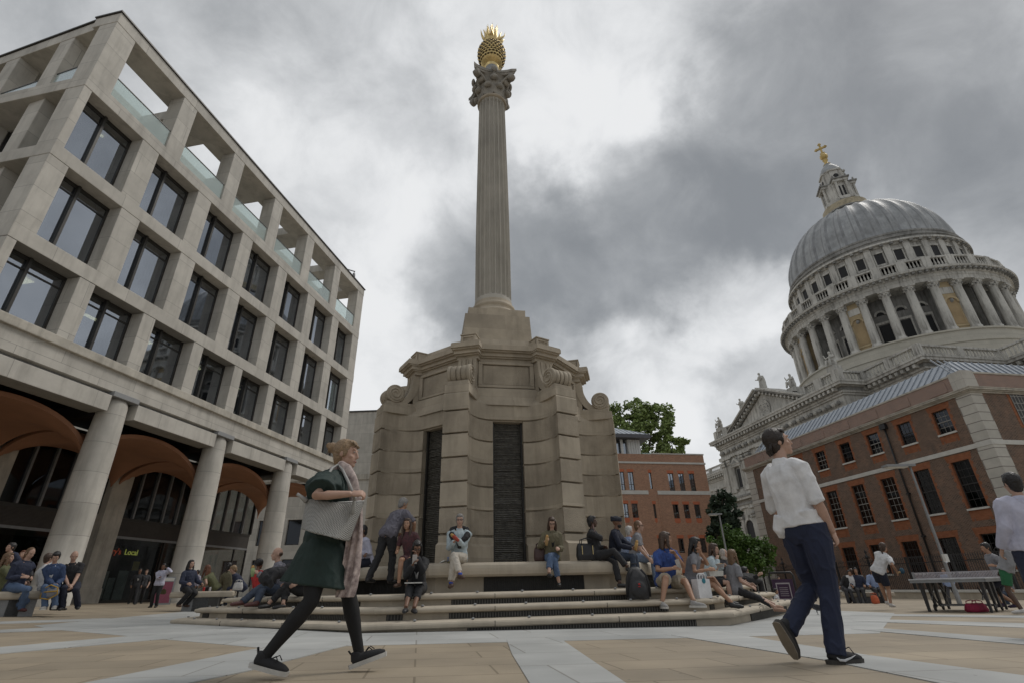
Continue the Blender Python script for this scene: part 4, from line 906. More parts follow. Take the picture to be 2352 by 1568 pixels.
# drum
DX,DY=-86.5,105.
def dl(mb,prof,m,seg=96,**k): mb.lathe(prof,m,seg,DX,DY,**k)
mb=MB(); dl(mb,[(22.3,30),(22.3,38.5),(22.5,38.6),(22.5,39.2),(21.6,39.3),(21.6,41.0),(21.9,41.1),(21.9,41.4),(17,41.4)],SPDRUM,smooth=False); cp(mb,'drum_base')
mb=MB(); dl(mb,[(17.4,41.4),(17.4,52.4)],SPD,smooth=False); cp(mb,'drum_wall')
face=math.degrees(math.atan2(-DY,-DX)); # direction from the dome towards the square in frame coordinates
face=math.atan2(0-DY,0-DX)
def ang(d): return face-R(d)            # d counted to the left as seen from the square
proto=None
for k in range(32):
    a=ang(-2.5+11.25*k)
    if proto is None:
        mb=MB(); mb.lathe([(1.0,0),(1.0,.35),(.95,.4),(.98,.65),(.86,.8),(.82,.95),(.80,1.2),(.80,4),(.70,9.3),(.68,9.5),(.76,9.55),(.72,9.65),(.80,10.0),(.92,10.3),(1.02,10.55)],SPL,16)
        for q in range(8):
            for r in range(2): aa=2*PI*q/8+r*.39; mb.ell(((.84+.08*r)*cos(aa),(.84+.08*r)*sin(aa),9.85+.4*r),(.2,.2,.2),SPD if q%2 else SPL,7,5)
        mb.box(-1.05,1.05,-1.05,1.05,10.5,10.85,SPL); proto=mb.obj('drum_column',CF.root); o=proto
    else: o=proto.copy(); COL.objects.link(o)
    o.location=Vector((DX+20.3*cos(a),DY+20.3*sin(a),41.4))-CF.off; o.rotation_euler=(0,0,a)
for k in range(32):
    a=ang(-2.5+11.25*(k+.5)); M=Matrix.Translation((DX,DY,0))@Matrix.Rotation(a-PI/2,4,'Z')   # local +y outward
    if k%4==1:
        mb=MB(); mb.box(-1.5,1.5,16.5,20.0,41.4,52.4,SPY,M); mb.box(-1.1,1.1,19.9,20.08,49.6,51.0,SPL,M); 
        MX=M@Matrix(((1,0,0,0),(0,0,1,20.0),(0,1,0,0),(0,0,0,1)))
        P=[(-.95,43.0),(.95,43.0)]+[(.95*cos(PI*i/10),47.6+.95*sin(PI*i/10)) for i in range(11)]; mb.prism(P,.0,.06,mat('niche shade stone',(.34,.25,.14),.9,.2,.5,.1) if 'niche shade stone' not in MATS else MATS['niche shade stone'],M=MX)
        for i in range(10):
            a0,a1=PI*i/10,PI*(i+1)/10; mb.prism([(r_*cos(t),47.6+r_*sin(t)) for r_,t in ((.95,a0),(1.35,a0),(1.35,a1),(.95,a1))],0,.28,SPY,M=MX)
        mb.ell(M@Vector((0,20.0,48.0)),(.6,.2,.45),SPD,8,6); mb.box(-1.2,1.2,19.9,20.15,42.5,42.9,SPY,M)
        cp(mb,'niche_bay')
    else:
        mb=MB(); mb.box(-.95,.95,17.2,17.5,42.2,46.6,DARK,M); mb.box(-1.3,1.3,17.3,17.62,46.8,47.3,SPL,M); mb.box(-1.25,-.97,17.3,17.56,42,46.8,SPL,M); mb.box(.97,1.25,17.3,17.56,42,46.8,SPL,M)
        MX=M@Matrix(((1,0,0,0),(0,0,1,17.42),(0,1,0,0),(0,0,0,1)))
        for i in range(8):
            a0,a1=PI*i/8,PI*(i+1)/8; mb.prism([(r_*cos(t),48.8+r_*sin(t)) for r_,t in ((.7,a0),(1.1,a0),(1.1,a1),(.7,a1))],0,.22,SPL,M=MX)
        mb.prism([(.7*cos(PI*i/8),48.8+.7*sin(PI*i/8)) for i in range(9)],0,.05,DARK,M=MX)
        cp(mb,'drum_window')
    if k%4 in (0,2):
        mb=MB(); M2=Matrix.Translation((DX,DY,0))@Matrix.Rotation(ang(-2.5+11.25*k)-PI/2,4,'Z'); mb.box(-.35,.35,17.2,19.5,41.4,52.4,SPD,M2); cp(mb,'drum_buttress')
mb=MB(); dl(mb,[(19.2,52.2),(21.3,52.2),(21.3,53.0),(21.4,53.05),(21.4,53.6),(21.7,53.7),(21.9,54.1),(22.6,54.2),(22.7,54.55),(21.6,54.7),(21.2,55.0),(17,55.0)],SPL,128,smooth=False)
for k in range(128): a=2*PI*k/128; mb.box(21.7,22.5,-.22,.22,53.75,54.12,SPD,Matrix.Translation((DX,DY,0))@Matrix.Rotation(a,4,'Z'))
cp(mb,'drum_entablature')
mb=MB(); dl(mb,[(21.6,54.95),(21.6,55.35),(21.1,55.35)],SPL,96,smooth=False); dl(mb,[(21.0,57.0),(21.65,57.0),(21.65,57.35),(21.0,57.35),(21.0,57.0)],SPL,96,smooth=False)
for k in range(32):
    M=Matrix.Translation((DX,DY,0))@Matrix.Rotation(ang(-2.5+11.25*k),4,'Z'); mb.box(20.9,21.72,-.75,.75,55.0,57.4,SPL,M)
    for q in range(5): a=ang(-2.5+11.25*k+2.3+1.65*q); mb.lathe([(.12,55.35),(.22,55.8),(.10,56.5),(.16,57.0)],SPL,6,DX+21.3*cos(a),DY+21.3*sin(a))
cp(mb,'gallery_balustrade')
mb=MB(); dl(mb,[(17.55,55),(17.55,63.6),(17.9,63.7),(18.0,64.0),(18.6,64.1),(18.6,64.5),(18.0,64.7)],SPL,96,smooth=False); dl(mb,[(18.0,64.6),(18.0,65.2),(18.25,65.3),(18.25,65.6),(17.6,65.7),(17.6,66.4),(17.75,66.5),(17.75,66.9),(17.2,67.0)],SPD,96,smooth=False)
for k in range(64): a=2*PI*k/64; mb.box(17.8,18.5,-.3,.3,63.7,64.12,SPD,Matrix.Translation((DX,DY,0))@Matrix.Rotation(a,4,'Z'))
cp(mb,'attic_storey')
for k in range(32):
    M=Matrix.Translation((DX,DY,0))@Matrix.Rotation(ang(-2.5+11.25*(k+.5))-PI/2,4,'Z'); mb=MB(); mb.box(-.72,.72,17.3,17.6,59.9,62.4,DARK,M); mb.box(-.95,.95,17.4,17.78,62.45,62.8,SPL,M); mb.box(-.95,.95,17.4,17.74,59.4,59.85,SPL,M); mb.box(-.95,-.74,17.4,17.68,59.85,62.45,SPL,M); mb.box(.74,.95,17.4,17.68,59.85,62.45,SPL,M); cp(mb,'attic_window')
    M=Matrix.Translation((DX,DY,0))@Matrix.Rotation(ang(-2.5+11.25*k)-PI/2,4,'Z'); mb=MB(); mb.box(-.62,.62,17.3,18.0,57,63.6,SPL,M); cp(mb,'attic_pilaster')
def rib(a,r,z):
    t=max(0,min(1,(z-67.6)/1.2)); d=((a-ang(-2.5))*32/(2*PI))%1.; d=min(d,1-d)*2   # 0 at a rib centre
    up=1-max(0,(z-82)/3)
    return r+(.32*math.exp(-(d/.24)**2)-.22*max(0,1-((d-1)/.55)**2))*min(1,t+.25)*max(.15,min(1,up))
ZM=[(60,60),(86,83.3),(88,85.2),(89.1,87.0),(91,88.7),(96.4,93.7),(97.05,94.6),(100.4,98.8),(103,102.2),(105,104.7),(120,120)]
def lant(mb):
    for i_,(x,y,z) in enumerate(mb.v):
        for (a0,b0),(a1,b1) in zip(ZM,ZM[1:]):
            if a0<=z<=a1: z2=b0+(b1-b0)*(z-a0)/(a1-a0); break
        f=1.22 if z<100 else max(1,1.22-.22*(z-100)/3.5); mb.v[i_]=(DX+(x-DX)*f,DY+(y-DY)*f,z2)
prof=[(17.15,66.9),(17.2,67.4)]+[(17.0*cos(t*PI/2*.885)+.05,67.5+16.9*sin(t*PI/2*.885)/sin(PI/2*.885)) for t in [i/30 for i in range(31)]]
mb=MB(); dl(mb,prof,DOMEL,32*12,mod=rib); 
for i_,f_ in enumerate(mb.f):
    a_=2*PI*((i_%384)+.5)/384; d_=((a_-ang(-2.5))*32/(2*PI))%1.
    if .14<d_<.24 or .76<d_<.86: mb.m[i_]=mb.mi(DOMED)
cp(mb,'dome')
mb=MB(); dl(mb,[(3.0,86.0),(3.3,86.6),(3.5,87.4),(4.4,87.6),(4.4,87.9),(3.9,88.0)],SPD,32,smooth=False); dl(mb,[(4.15,87.9),(4.15,89.1),(4.0,89.1),(4.0,87.9)],mat('gilded gallery rail',(.40,.345,.24),.6,.4,1,.2,metal=.3),32,smooth=False); dl(mb,[(3.4,88),(3.4,91)],SPL,16,smooth=False); lant(mb); cp(mb,'lantern_gallery')
mb=MB(); 
for k in range(4):
    M=Matrix.Translation((DX,DY,0))@Matrix.Rotation(ang(-22)+k*PI/2,4,'Z')
    mb.box(1.2,2.5,-1.3,1.3,90.6,96.4,SPL,M); mb.box(2.45,2.56,-.5,.5,91.6,95.2,DARK,M)
    for s in (-1,1):
        for rr_ in (2.9,): mb.lathe([(.32,90.8),(.27,91.2),(.23,95.8),(.33,96.3)],SPL,8,0,0,M=M@Matrix.Translation((rr_,s*.95,0)))
    mb.box(1.2,3.3,-1.45,1.45,96.3,96.8,SPL,M); mb.box(1.2,3.6,-1.7,1.7,96.8,97.05,SPD,M); mb.box(2.4,3.4,-1.4,1.4,90.0,90.8,SPL,M)
    for s in (-1,1): mb.ell(M@Vector((3.1,s*1.2,97.5)),(.2,.2,.5),SPD,7,5)
    mb.box(1.0,2.1,-1.05,1.05,97,100,SPL,M); mb.lathe([(.45,0),(.5,.06),(.45,.12)],DARK,12,M=M@Matrix.Translation((2.08,0,98.6))@Matrix.Rotation(PI/2,4,'Y'))
    mb.box(1.0,2.35,-1.25,1.25,100,100.4,SPL,M)
dl(mb,[(2.6,90),(2.6,96.8)],SPL,12,smooth=False); dl(mb,[(2.2,97),(2.1,100.2),(2.3,100.4),(2.2,100.6)],SPL,24)
lant(mb); cp(mb,'lantern')
mb=MB(); dl(mb,[(2.25,100.3),(2.2,101),(1.8,102.0),(1.1,102.8),(.8,103.0),(.9,103.2)],DOMEL,16); lant(mb); cp(mb,'lantern_cupola')
GOLDF=mat('weathered gilding',(.52,.38,.15),.5,.4,1,.2,metal=.5)
mb=MB(); dl(mb,[(.8,103.1),(.95,103.3),(.5,103.7),(.42,104.3),(.7,104.6),(.4,104.9),(.5,105.1)],GOLDF,16); mb.ell((DX,DY,105.9),(1.0,1.0,1.0),GOLDF,18,12); lant(mb); cp(mb,'gilded_ball')
Mc=Matrix.Translation((DX,DY,0))@Matrix.Rotation(ang(0)-PI/2,4,'Z')
mb=MB(); mb.box(-.24,.24,-.22,.22,106.7,110.0,GOLDF,Mc); mb.box(-1.1,1.1,-.2,.2,108.5,109.0,GOLDF,Mc)
for c in ((-1.1,108.75),(1.1,108.75),(0,110.2)):
    for dx,dz in ((-.22,.0),(.22,0),(0,.25),(0,-.2)): mb.ell(Mc@Vector((c[0]+dx,0,c[1]+dz)),(.27,.25,.27),GOLDF,8,6)
mb.box(-.6,.6,-.3,.3,106.6,107.0,GOLDF,Mc); cp(mb,'gilded_cross')
# ================================================================== trees, statues, lamps
def tree(name,loc,trunk_h,trunk_r,blobs,leafm,leaf,n,label,seed,cat='tree',group=None,limb=True,down=.0):
    rr=random.Random(seed); t=empty(name,loc,0,label,cat,group)
    mb=MB(); mb.tube([(0,0,-.3),(.05,0,trunk_h*.4),(-.08,.05,trunk_h*.75),(0,0,trunk_h)],[trunk_r*1.2,trunk_r,trunk_r*.85,trunk_r*.6],BARK,10)
    if limb:
        for b in blobs:
            c=Vector(b[:3]); s=Vector((0,0,trunk_h*(.6+.4*rr.random()))); m=s.lerp(c,.5)+Vector((rr.uniform(-.3,.3),rr.uniform(-.3,.3),rr.uniform(-.2,.4)))*b[3]*.4
            mb.tube([s,m,c,c+Vector((rr.uniform(-1,1),rr.uniform(-1,1),1))*b[3]*.4],[trunk_r*.45,trunk_r*.32,trunk_r*.16,trunk_r*.06],BARK,6)
    mb.obj('trunk',t)
    vs=[];fs=[]
    tot=sum(b[3]**2.2 for b in blobs)
    for b in blobs:
        c=Vector(b[:3]); r=b[3]; k=int(n*r**2.2/tot); sub=[(c+Vector((rr.gauss(0,1),rr.gauss(0,1),rr.gauss(0,.9))).normalized()*r*rr.uniform(.5,1.1),r*rr.uniform(.2,.38)) for _ in range(18)]
        for i in range(k):
            sc,sr=sub[rr.randrange(18)]; d=Vector((rr.gauss(0,1),rr.gauss(0,1),rr.gauss(0,1))).normalized(); p=sc+d*sr*rr.random()**.45
            a=Vector((rr.gauss(0,1),rr.gauss(0,1),rr.gauss(0,.6)-down)).normalized(); q=a.cross(Vector((rr.gauss(0,1),rr.gauss(0,1),rr.gauss(0,1)))).normalized(); l=leaf*rr.uniform(.6,1.3)
            o=len(vs); vs+=[tuple(p-a*l*.5),tuple(p+q*l*.32),tuple(p+a*l*.5),tuple(p-q*l*.32)]; fs.append((o,o+1,o+2,o+3))
    mb=MB(); mb.add(vs,fs,leafm); mb.obj('crown',t); return t
def rel(px,py,d,base): v=dp(px,py,d)-base; return (v.x,v.y,v.z)
b=dp(1480,1250,80); b.z=-1.5
tree('plane_tree',b,14,.5,[(*rel(x,y,80,b),r) for x,y,r in ((1420,1000,3.4),(1445,965,3.0),(1462,940,2.0),(1500,975,3.2),(1530,1010,2.6),(1480,1015,3.2),(1545,1025,2.2),(1505,945,1.5),(1400,960,2.4))],LEAF,.52,15000,'large green plane tree rising behind the red brick block','1')
b=dp(1662,1285,46); b.z=-1.2
tree('conifer',b,6.5,.16,[(*rel(x,y,46,b),r) for x,y,r in ((1661,1135,.45),(1652,1150,.7),(1672,1152,.7),(1645,1175,.8),(1672,1185,1.0),(1655,1205,1.0),(1678,1215,1.0),(1660,1235,1.1),(1680,1240,.9))],LEAFD,.42,3200,'sparse dark conifer between the red brick block and the cathedral','2',down=.6)
b=dp(1715,1300,40); b.z=-1.2
tree('garden_tree',b,1.6,.14,[(*rel(x,y,40,b),r) for x,y,r in ((1690,1235,1.1),(1675,1260,1.2),(1700,1262,1.3),(1725,1275,1.2),(1745,1285,1.0),(1685,1285,1.2),(1712,1290,1.2),(1755,1262,.7))],LEAFB,.21,9500,'bright green bushy tree behind the seated group on the steps','3',limb=False)
def lamp(px0,py0,px1,py1,d,label,r,hl):
    a=dp(px1,py1,d); a.z=G(a.x,a.y)-.02; top=dp(px0,py0,d).z-a.z
    t=empty('street_lamp',a,0,label,'lamp post','slim grey lamp posts'); mb=MB(); mb.lathe([(r*1.5,0),(r*1.5,.5),(r*1.15,.55),(r,top*.5),(r*.8,top)],STEELG,12); mb.obj('pole',t)
    mb=MB(); mb.box(-hl,.12,-.16,.16,top-.02,top+.06,STEELG); mb.box(-hl+.05,-.15,-.12,.12,top-.05,top-.018,WHITE); mb.obj('lamp_head',t)
    mb=MB(); mb.box(-.06,.06,-r*1.3-.10,-r*1.05,1.35,1.60,WHITE); mb.obj('notice',t)
lamp(2068,1072,2190,1345,24,'tall grey lamp post with a flat head before the brown brick building',.048,.95)
lamp(1660,1180,1668,1265,34,'thin grey lamp post with a flat head before the bright green tree',.055,.62)
# ---- baked soft bodies
TMP=bpy.data.scenes.new('tmp'); TVL=TMP.view_layers[0]
def bake(mb,vox,name,mats,parent,smooth=3,wr=0.,wf=14.,seed=0,fold=None):
    me=bpy.data.meshes.new('t'); me.from_pydata(mb.v,[],mb.f); o=bpy.data.objects.new('t',me); TMP.collection.objects.link(o)
    m=o.modifiers.new('r','REMESH'); m.mode='VOXEL'; m.voxel_size=vox; m.use_smooth_shade=True
    if smooth: s=o.modifiers.new('s','SMOOTH'); s.factor=.5; s.iterations=smooth
    TVL.update(); dg=TVL.depsgraph; dg.update(); nm=bpy.data.meshes.new_from_object(o.evaluated_get(dg)); bpy.data.objects.remove(o); bpy.data.meshes.remove(me)
    nm.name=name; nm.materials.clear()
    for x in (mats if isinstance(mats,(list,tuple)) else [mats]): nm.materials.append(x)
    if wr:
        off=Vector((seed*3.7,seed*1.3,0)); n=len(nm.vertices); co=[0.]*(3*n); no=[0.]*(3*n); nm.vertices.foreach_get('co',co); nm.vertices.foreach_get('normal',no)
        for i in range(0,3*n,3):
            q=Vector((co[i]*wf+off.x,co[i+1]*wf+off.y,co[i+2]*wf*.55)); k1=noise.noise(q); k=(.7*noise.noise(q*1.7)+1.1*max(0,1-abs(k1)*5.5) if fold else k1+.5*noise.noise(q*2.1))*wr
            co[i]+=no[i]*k; co[i+1]+=no[i+1]*k; co[i+2]+=no[i+2]*k
        nm.vertices.foreach_set('co',co); nm.update()
    ob_=bpy.data.objects.new(name,nm); COL.objects.link(ob_); ob_.parent=parent; return ob_
def statue(px,py,d,hgt,label,yaw,seated=False,seed=0):
    p=dp(px,py,d); t=empty('statue',p,yaw,label,'statue','stone statues along the cathedral roofline'); rr=random.Random(seed); k=hgt/1.8; mb=MB()
    if not seated:
        mb.tube([(0,0,0),(.03,0,.5),(0,0,.95),(0,.02,1.3),(0,0,1.48)],[.30,.25,.20,.24,.10],SPL,12); mb.tube([(.2,0,1.4),(.32,-.1,1.1),(.25,-.25,.9)],[.09,.08,.06],SPL); mb.tube([(-.2,0,1.4),(-.34,-.05,1.12),(-.42,-.30,1.12+.2*rr.random())],[.09,.08,.05],SPL); mb.tube([(.15,.15,1.4),(.22,.2,.8),(.12,.24,.05)],[.14,.16,.2],SPL); mb.ell((0,-.02,1.66),(.11,.13,.15),SPL)
    else:
        mb.ell((0,0,.35),(.34,.34,.4),SPL); mb.tube([(0,.05,.5),(0,.05,.9),(0,.0,1.15)],[.26,.24,.12],SPL,12); mb.tube([(.15,0,.5),(.2,-.4,.55),(.22,-.45,.0)],[.16,.13,.1],SPL); mb.tube([(-.15,0,.5),(-.2,-.4,.6),(-.2,-.5,.05)],[.16,.13,.1],SPL); mb.tube([(.24,0,1.05),(.42,-.1,.8),(.3,-.4,.75)],[.09,.08,.06],SPL); mb.tube([(-.24,0,1.05),(-.45,-.1,.9),(-.55,-.2,1.3)],[.09,.08,.05],SPL); mb.ell((0,-.03,1.32),(.12,.13,.16),SPL)
    o=bake(mb,.035,'figure',SPL,t,2,.018,9,seed); o.scale=(k,k,k)
    m2=MB(); m2.box(-.42*k,.42*k,-.42*k,.42*k,-.9,.03,SPL); m2.obj('plinth',t)
def fd(px,py,y):   # distance to the plane y (cathedral frame) along a pixel ray
    v=ray(px,py); return y/(v.x*.9833+v.y*.1822)*math.hypot(v.x,v.y)
fy=math.atan2(-.9833,.1822)
statue(1752,893,fd(1752,893,69),3.7,'standing statue on the tip of the triangular pediment',fy,False,1)
statue(1706,948,fd(1706,948,68.6),3.4,'standing robed statue on the left slope of the pediment',fy,False,2)
statue(1655,982,fd(1655,982,68.4),3.3,'seated statue at the far left corner of the roofline',fy,True,3)
statue(1822,890,fd(1822,890,69),3.6,'seated statue with a raised arm at the pediment\'s right foot',fy,True,4)
statue(1915,842,fd(1915,842,69),3.6,'seated statue against the colonnade of the drum',fy,True,5)
# ================================================================== people
def pm(name,col,rough=.85,var=.18,scale=9,bump=.12,**k): 
    return MATS[name] if name in MATS else mat(name,col,rough,var,scale,bump,bscale=k.pop('bscale',60),**k)
SK={'fair':pm('fair skin',(.42,.262,.195),.55,.12,14,.05),'tan':pm('tanned skin',(.34,.19,.12),.55,.12,14,.05),'brown':pm('brown skin',(.17,.085,.05),.5,.12,14,.05),'dark':pm('dark skin',(.075,.038,.024),.5,.12,14,.05)}
HR_={'blond':pm('blond hair',(.25,.165,.09),.5,.35,30,.4),'brown':pm('brown hair',(.055,.03,.018),.5,.35,30,.4),'dkbrown':pm('very dark brown hair',(.022,.013,.009),.5,.35,30,.4),'black':pm('black hair',(.012,.010,.010),.45,.3,30,.4),'grey':pm('grey hair',(.22,.21,.20),.6,.3,30,.4),'auburn':pm('auburn hair',(.13,.05,.025),.5,.3,30,.4),'light':pm('light brown hair',(.14,.08,.04),.5,.3,30,.4),'white':pm('white hair',(.45,.44,.42),.6,.2,30,.4)}
EYE=pm('eye',(.02,.015,.012),.2,0,5,0); LIP=pm('lips',(.25,.09,.075),.5,0,5,0); EYEW=pm('eye white',(.36,.34,.32),.3,0,5,0)
def C(name,*c,**k): return pm(name,c,**k)
def ikj(a,b,l1,l2,pole):
    d=b-a; L=d.length
    if L>(l1+l2)*.995: b=a+d*((l1+l2)*.995/L); d=b-a; L=d.length
    if L<abs(l1-l2)+.02: L=abs(l1-l2)+.02
    u=d.normalized(); x=(l1*l1-l2*l2+L*L)/(2*L); h=math.sqrt(max(0,l1*l1-x*x)); p=pole-u*pole.dot(u); p=p.normalized() if p.length>1e-5 else Vector((0,0,1)); return a+u*x+p*h,b
def loft(mb,rings,m,seg=16):
    vs=[]
    for c,xa,ya,w,d in rings:
        for i in range(seg):
            a=2*PI*i/seg; ca,sa=cos(a),sin(a); e=.82; vs.append(c+xa*(w*math.copysign(abs(ca)**e,ca))+ya*(d*math.copysign(abs(sa)**e,sa)))
    n=len(rings); fs=[(j*seg+i,j*seg+(i+1)%seg,(j+1)*seg+(i+1)%seg,(j+1)*seg+i) for j in range(n-1) for i in range(seg)]+[tuple(range(seg))[::-1],tuple((n-1)*seg+i for i in range(seg))]
    mb.add(vs,fs,m,True)
def hand(mb,w,d,n,side,curl,r=.009,sc=1.):
    """palm, four fingers and thumb; d forward along the hand, n out of the palm, side = +1 thumb on +s"""
    d=d.normalized(); n=(n-d*n.dot(d)).normalized(); s=d.cross(n)*side
    c=w+d*.045*sc; Mx=Matrix((s,n,d)).transposed(); mb.ell(c,(.040*sc,.017*sc,.052*sc),None,10,7,M=Mx)
    for i,(o,l) in enumerate(((.030,.068),(.011,.078),(-.009,.072),(-.027,.056))):
        p=w+d*.082*sc+s*o*sc; cu=curl*(1+.08*i); P=[p-d*.02*sc,p]; a=0; q=p
        for f in (.45,.32,.23):
            a+=cu*.62; v=d*cos(a)+n*sin(a)+s*o*.8; q=q+v*l*f*sc; P.append(q)
        mb.tube(P,[r*1.1,r*1.05,r,r*.92,r*.75],None,7)
    p=w+d*.022*sc+s*.030*sc; v=(d*.62+s*.62+n*.35*(.4+curl)).normalized(); P=[p-v*.01,p+v*.03*sc,p+v*.03*sc+(d*.8+s*.15+n*(.25+.3*curl)).normalized()*.028*sc,p+v*.03*sc+(d*.8+s*.1+n*(.3+.4*curl)).normalized()*.052*sc]
    mb.tube(P,[r*1.4,r*1.35,r*1.15,r*.8],None,7)
PEOPLE={}
def person(loc,az,h=1.75,label='',sit=False,pel=None,hp=None,lean=0,side=0,twist=0,face=(0,0),lh=None,rh=None,lf=None,rf=None,fem=False,
    top=None,sl=1.,hem=-.10,bottom=None,bl=1.,skirt=None,shoe=None,sole=None,bare=False,hair='short',hc='brown',skin='fair',open_=None,tie=None,wr=.006,vox=.012,glasses=None,beard=None,lcurl=.8,rcurl=.8,
    kp=(0,1,.25),lkp=None,rkp=None,lep=None,rep=None,fyaw=(8,8),fpitch=(0,0),seed=0,group='people sitting and walking around the square',fat=1.,eyes=True,collar=True,loose=0.,lpn=None,rpn=None,topname='shirt',bname='trousers',topx=None,botx=None,wf=13,swk=1.):
    k=h/1.75; t=empty('person',loc,-R(az),label,'person',group); t.scale=(k,k,k)
    Mi=(Matrix.Translation(loc)@Matrix.Rotation(-R(az),4,'Z')@Matrix.Scale(k,4)).inverted(); d0=math.hypot(loc[0],loc[1])
    def LP(v,default=None):
        if v is None: return Vector(default)
        if v[0]=='p': return Mi@dp(v[1],v[2],d0+(v[3] if len(v)>3 else 0))
        return Vector(v)
    X=Vector((1,0,0)); Z=Vector((0,0,1)); sw=(.158 if fem else .182)*swk; hw=.088
    P0=LP(pel,(0,0,.10 if sit else .93))
    if hp is not None:
        H0=LP(hp,None); dd=(H0-P0).normalized(); dir1=(dd*1.0).normalized(); dir2=dd
    else:
        dir1=Vector((sin(R(side)),sin(R(lean)),cos(R(lean)))).normalized(); dir2=Vector((sin(R(side*1.1)),sin(R(lean*1.25)),cos(R(lean*1.25)))).normalized()
    N_=P0+dir1*.27+dir2*.25
    Rt=Matrix.Rotation(-R(twist),3,'Z'); xs=(Rt@X); xs=(xs-dir2*xs.dot(dir2)).normalized(); xp=(X-dir1*X.dot(dir1)).normalized()
    yp=dir1.cross(xp); ys=dir2.cross(xs)
    ndir=(dir2*.6+Z*.6+Vector((0,.12,0))).normalized(); Hc=N_+ndir*.10+Vector((0,0,.085))+ys*.015
    Hm=Matrix.Rotation(-R(face[0]),3,'Z')@Matrix.Rotation(-R(face[1]),3,'X')
    def hl(x,y,z): return Hc+Hm@Vector((x,y,z))
    SR=N_-dir2*.078+xs*sw; SL=N_-dir2*.078-xs*sw
    HRt=P0+xp*hw-dir1*.02; HLt=P0-xp*hw-dir1*.02
    # limbs
    WR=LP(rh,(.24,.10 if not sit else .30,P0.z-.02 if not sit else P0.z+.12)); WL=LP(lh,(-.24,.10 if not sit else .30,P0.z-.02 if not sit else P0.z+.12))
    ER,WR=ikj(SR,WR,.285,.255,Vector(rep or (.35,-.8,-.5))); EL,WL=ikj(SL,WL,.285,.255,Vector(lep or (-.35,-.8,-.5)))
    AR=LP(rf,(.10,.44,-.36) if sit else (.10,0,.085)); AL=LP(lf,(-.10,.44,-.36) if sit else (-.10,0,.085))
    KR,AR=ikj(HRt,AR,.43,.42,Vector(rkp or kp)); KL,AL=ikj(HLt,AL,.43,.42,Vector(lkp or kp))
    ws=(1.0 if not fem else .90)*fat; 
    rings=[(-.13,.10,.08),(-.07,.150,.105),(.0,.163 if not fem else .172,.115),(.12,.138,.102),(.24,.150 if not fem else .135,.110),(.36,.168 if not fem else .15,.115),(.44,.165,.10),(.49,.125,.075),(.52,.07,.06)]
    def torso(mb,g,z0,z1,m=None,extra=0):
        rr=[]
        for z,w,d in rings:
            if z<z0-.001 or z>z1+.001: continue
            f=max(0,min(1,(z-.05)/.3)); c=P0+dir1*min(z,.27)+dir2*max(0,z-.27); xa=xp.lerp(xs,f).normalized(); ya=yp.lerp(ys,f).normalized()
            e=g+extra*max(0,1-z/.45); w=w*(1+(swk-1)*max(0,min(1,(z-.05)/.3))); rr.append((c,xa,ya,w*ws+e,d*fat+e))
        loft(mb,rr,m)
    S_=SK[skin]; mb=MB(); torso(mb,0,-.13,.53)
    mb.tube([N_-dir2*.05,N_+ndir*.07,Hc+Vector((0,0,-.05))],[.062,.052 if not fem else .045,.05],None,12)
    mb.ell(Hc+Hm@Vector((0,-.008,.018)),(.074,.096,.102),None,18,12,M=Hm); mb.ell(hl(0,.032,-.045),(.057,.062,.072),None,14,9,M=Hm); mb.ell(hl(0,.070,-.095),(.028,.024,.022),None,10,7,M=Hm)
    mb.tube([hl(0,.088,.022),hl(0,.101,-.010),hl(0,.107,-.028),hl(0,.090,-.040)],[.009,.011,.014,.010],None,8); mb.ell(hl(0,.088,-.066),(.024,.012,.012),None,8,6,M=Hm)
    for s in (-1,1): mb.ell(hl(s*.074,-.012,-.012),(.010,.020,.032),None,8,6,M=Hm); mb.ell(hl(s*.033,.080,.034),(.024,.012,.009),None,8,6,M=Hm); mb.ell(hl(s*.042,.058,-.028),(.022,.022,.02),None,8,6,M=Hm)
    ak=.88 if fem else 1.
    for Sx,E_,W,cu,pn,sd in ((SR,ER,WR,rcurl,rpn,-1),(SL,EL,WL,lcurl,lpn,1)):
        mb.tube([Sx+ (N_-Sx)*.25,Sx,Sx.lerp(E_,.35),E_,E_.lerp(W,.3),W],[.06*ak,.058*ak,.05*ak,.041*ak,.042*ak,.027*ak],None,12); mb.ell(Sx,(.06*ak,)*3,None,10,7)
        fdv=(W-E_).normalized(); pnv=Vector(pn) if pn else Vector((-(-sd)*.0+sd*.8,0,-.45)); hand(mb,W,fdv,pnv,-sd if sd<0 else -sd,cu,.0095 if vox<.009 else .011)
    for Hx,K,A_,sd,fy_,fp_ in ((HRt,KR,AR,1,fyaw[1],fpitch[1]),(HLt,KL,AL,-1,fyaw[0],fpitch[0])):
        mb.tube([Hx+dir1*.03,Hx.lerp(K,.25),Hx.lerp(K,.65),K,K.lerp(A_,.3),K.lerp(A_,.7),A_],[.088*fat,.088*fat,.068,.054,.055,.040,.034],None,12); mb.ell(K,(.054,)*3,None,10,7)
        fr=Matrix.Rotation(-R(fy_*sd),3,'Z')@Matrix.Rotation(R(fp_),3,'X'); fk=.80 if (shoe and not bare) else 1; mb.ell(A_+fr@Vector((0,.06,-.045)),(.04*fk,.12*fk,.032*fk),None,12,8,M=fr); mb.ell(A_+fr@Vector((0,-.03+.012*(fk<1),-.04)),(.034*fk,.04*fk,.04*fk),None,10,7,M=fr)
    bake(mb,vox if vox>.008 else .0065,'body',S_,t,2)
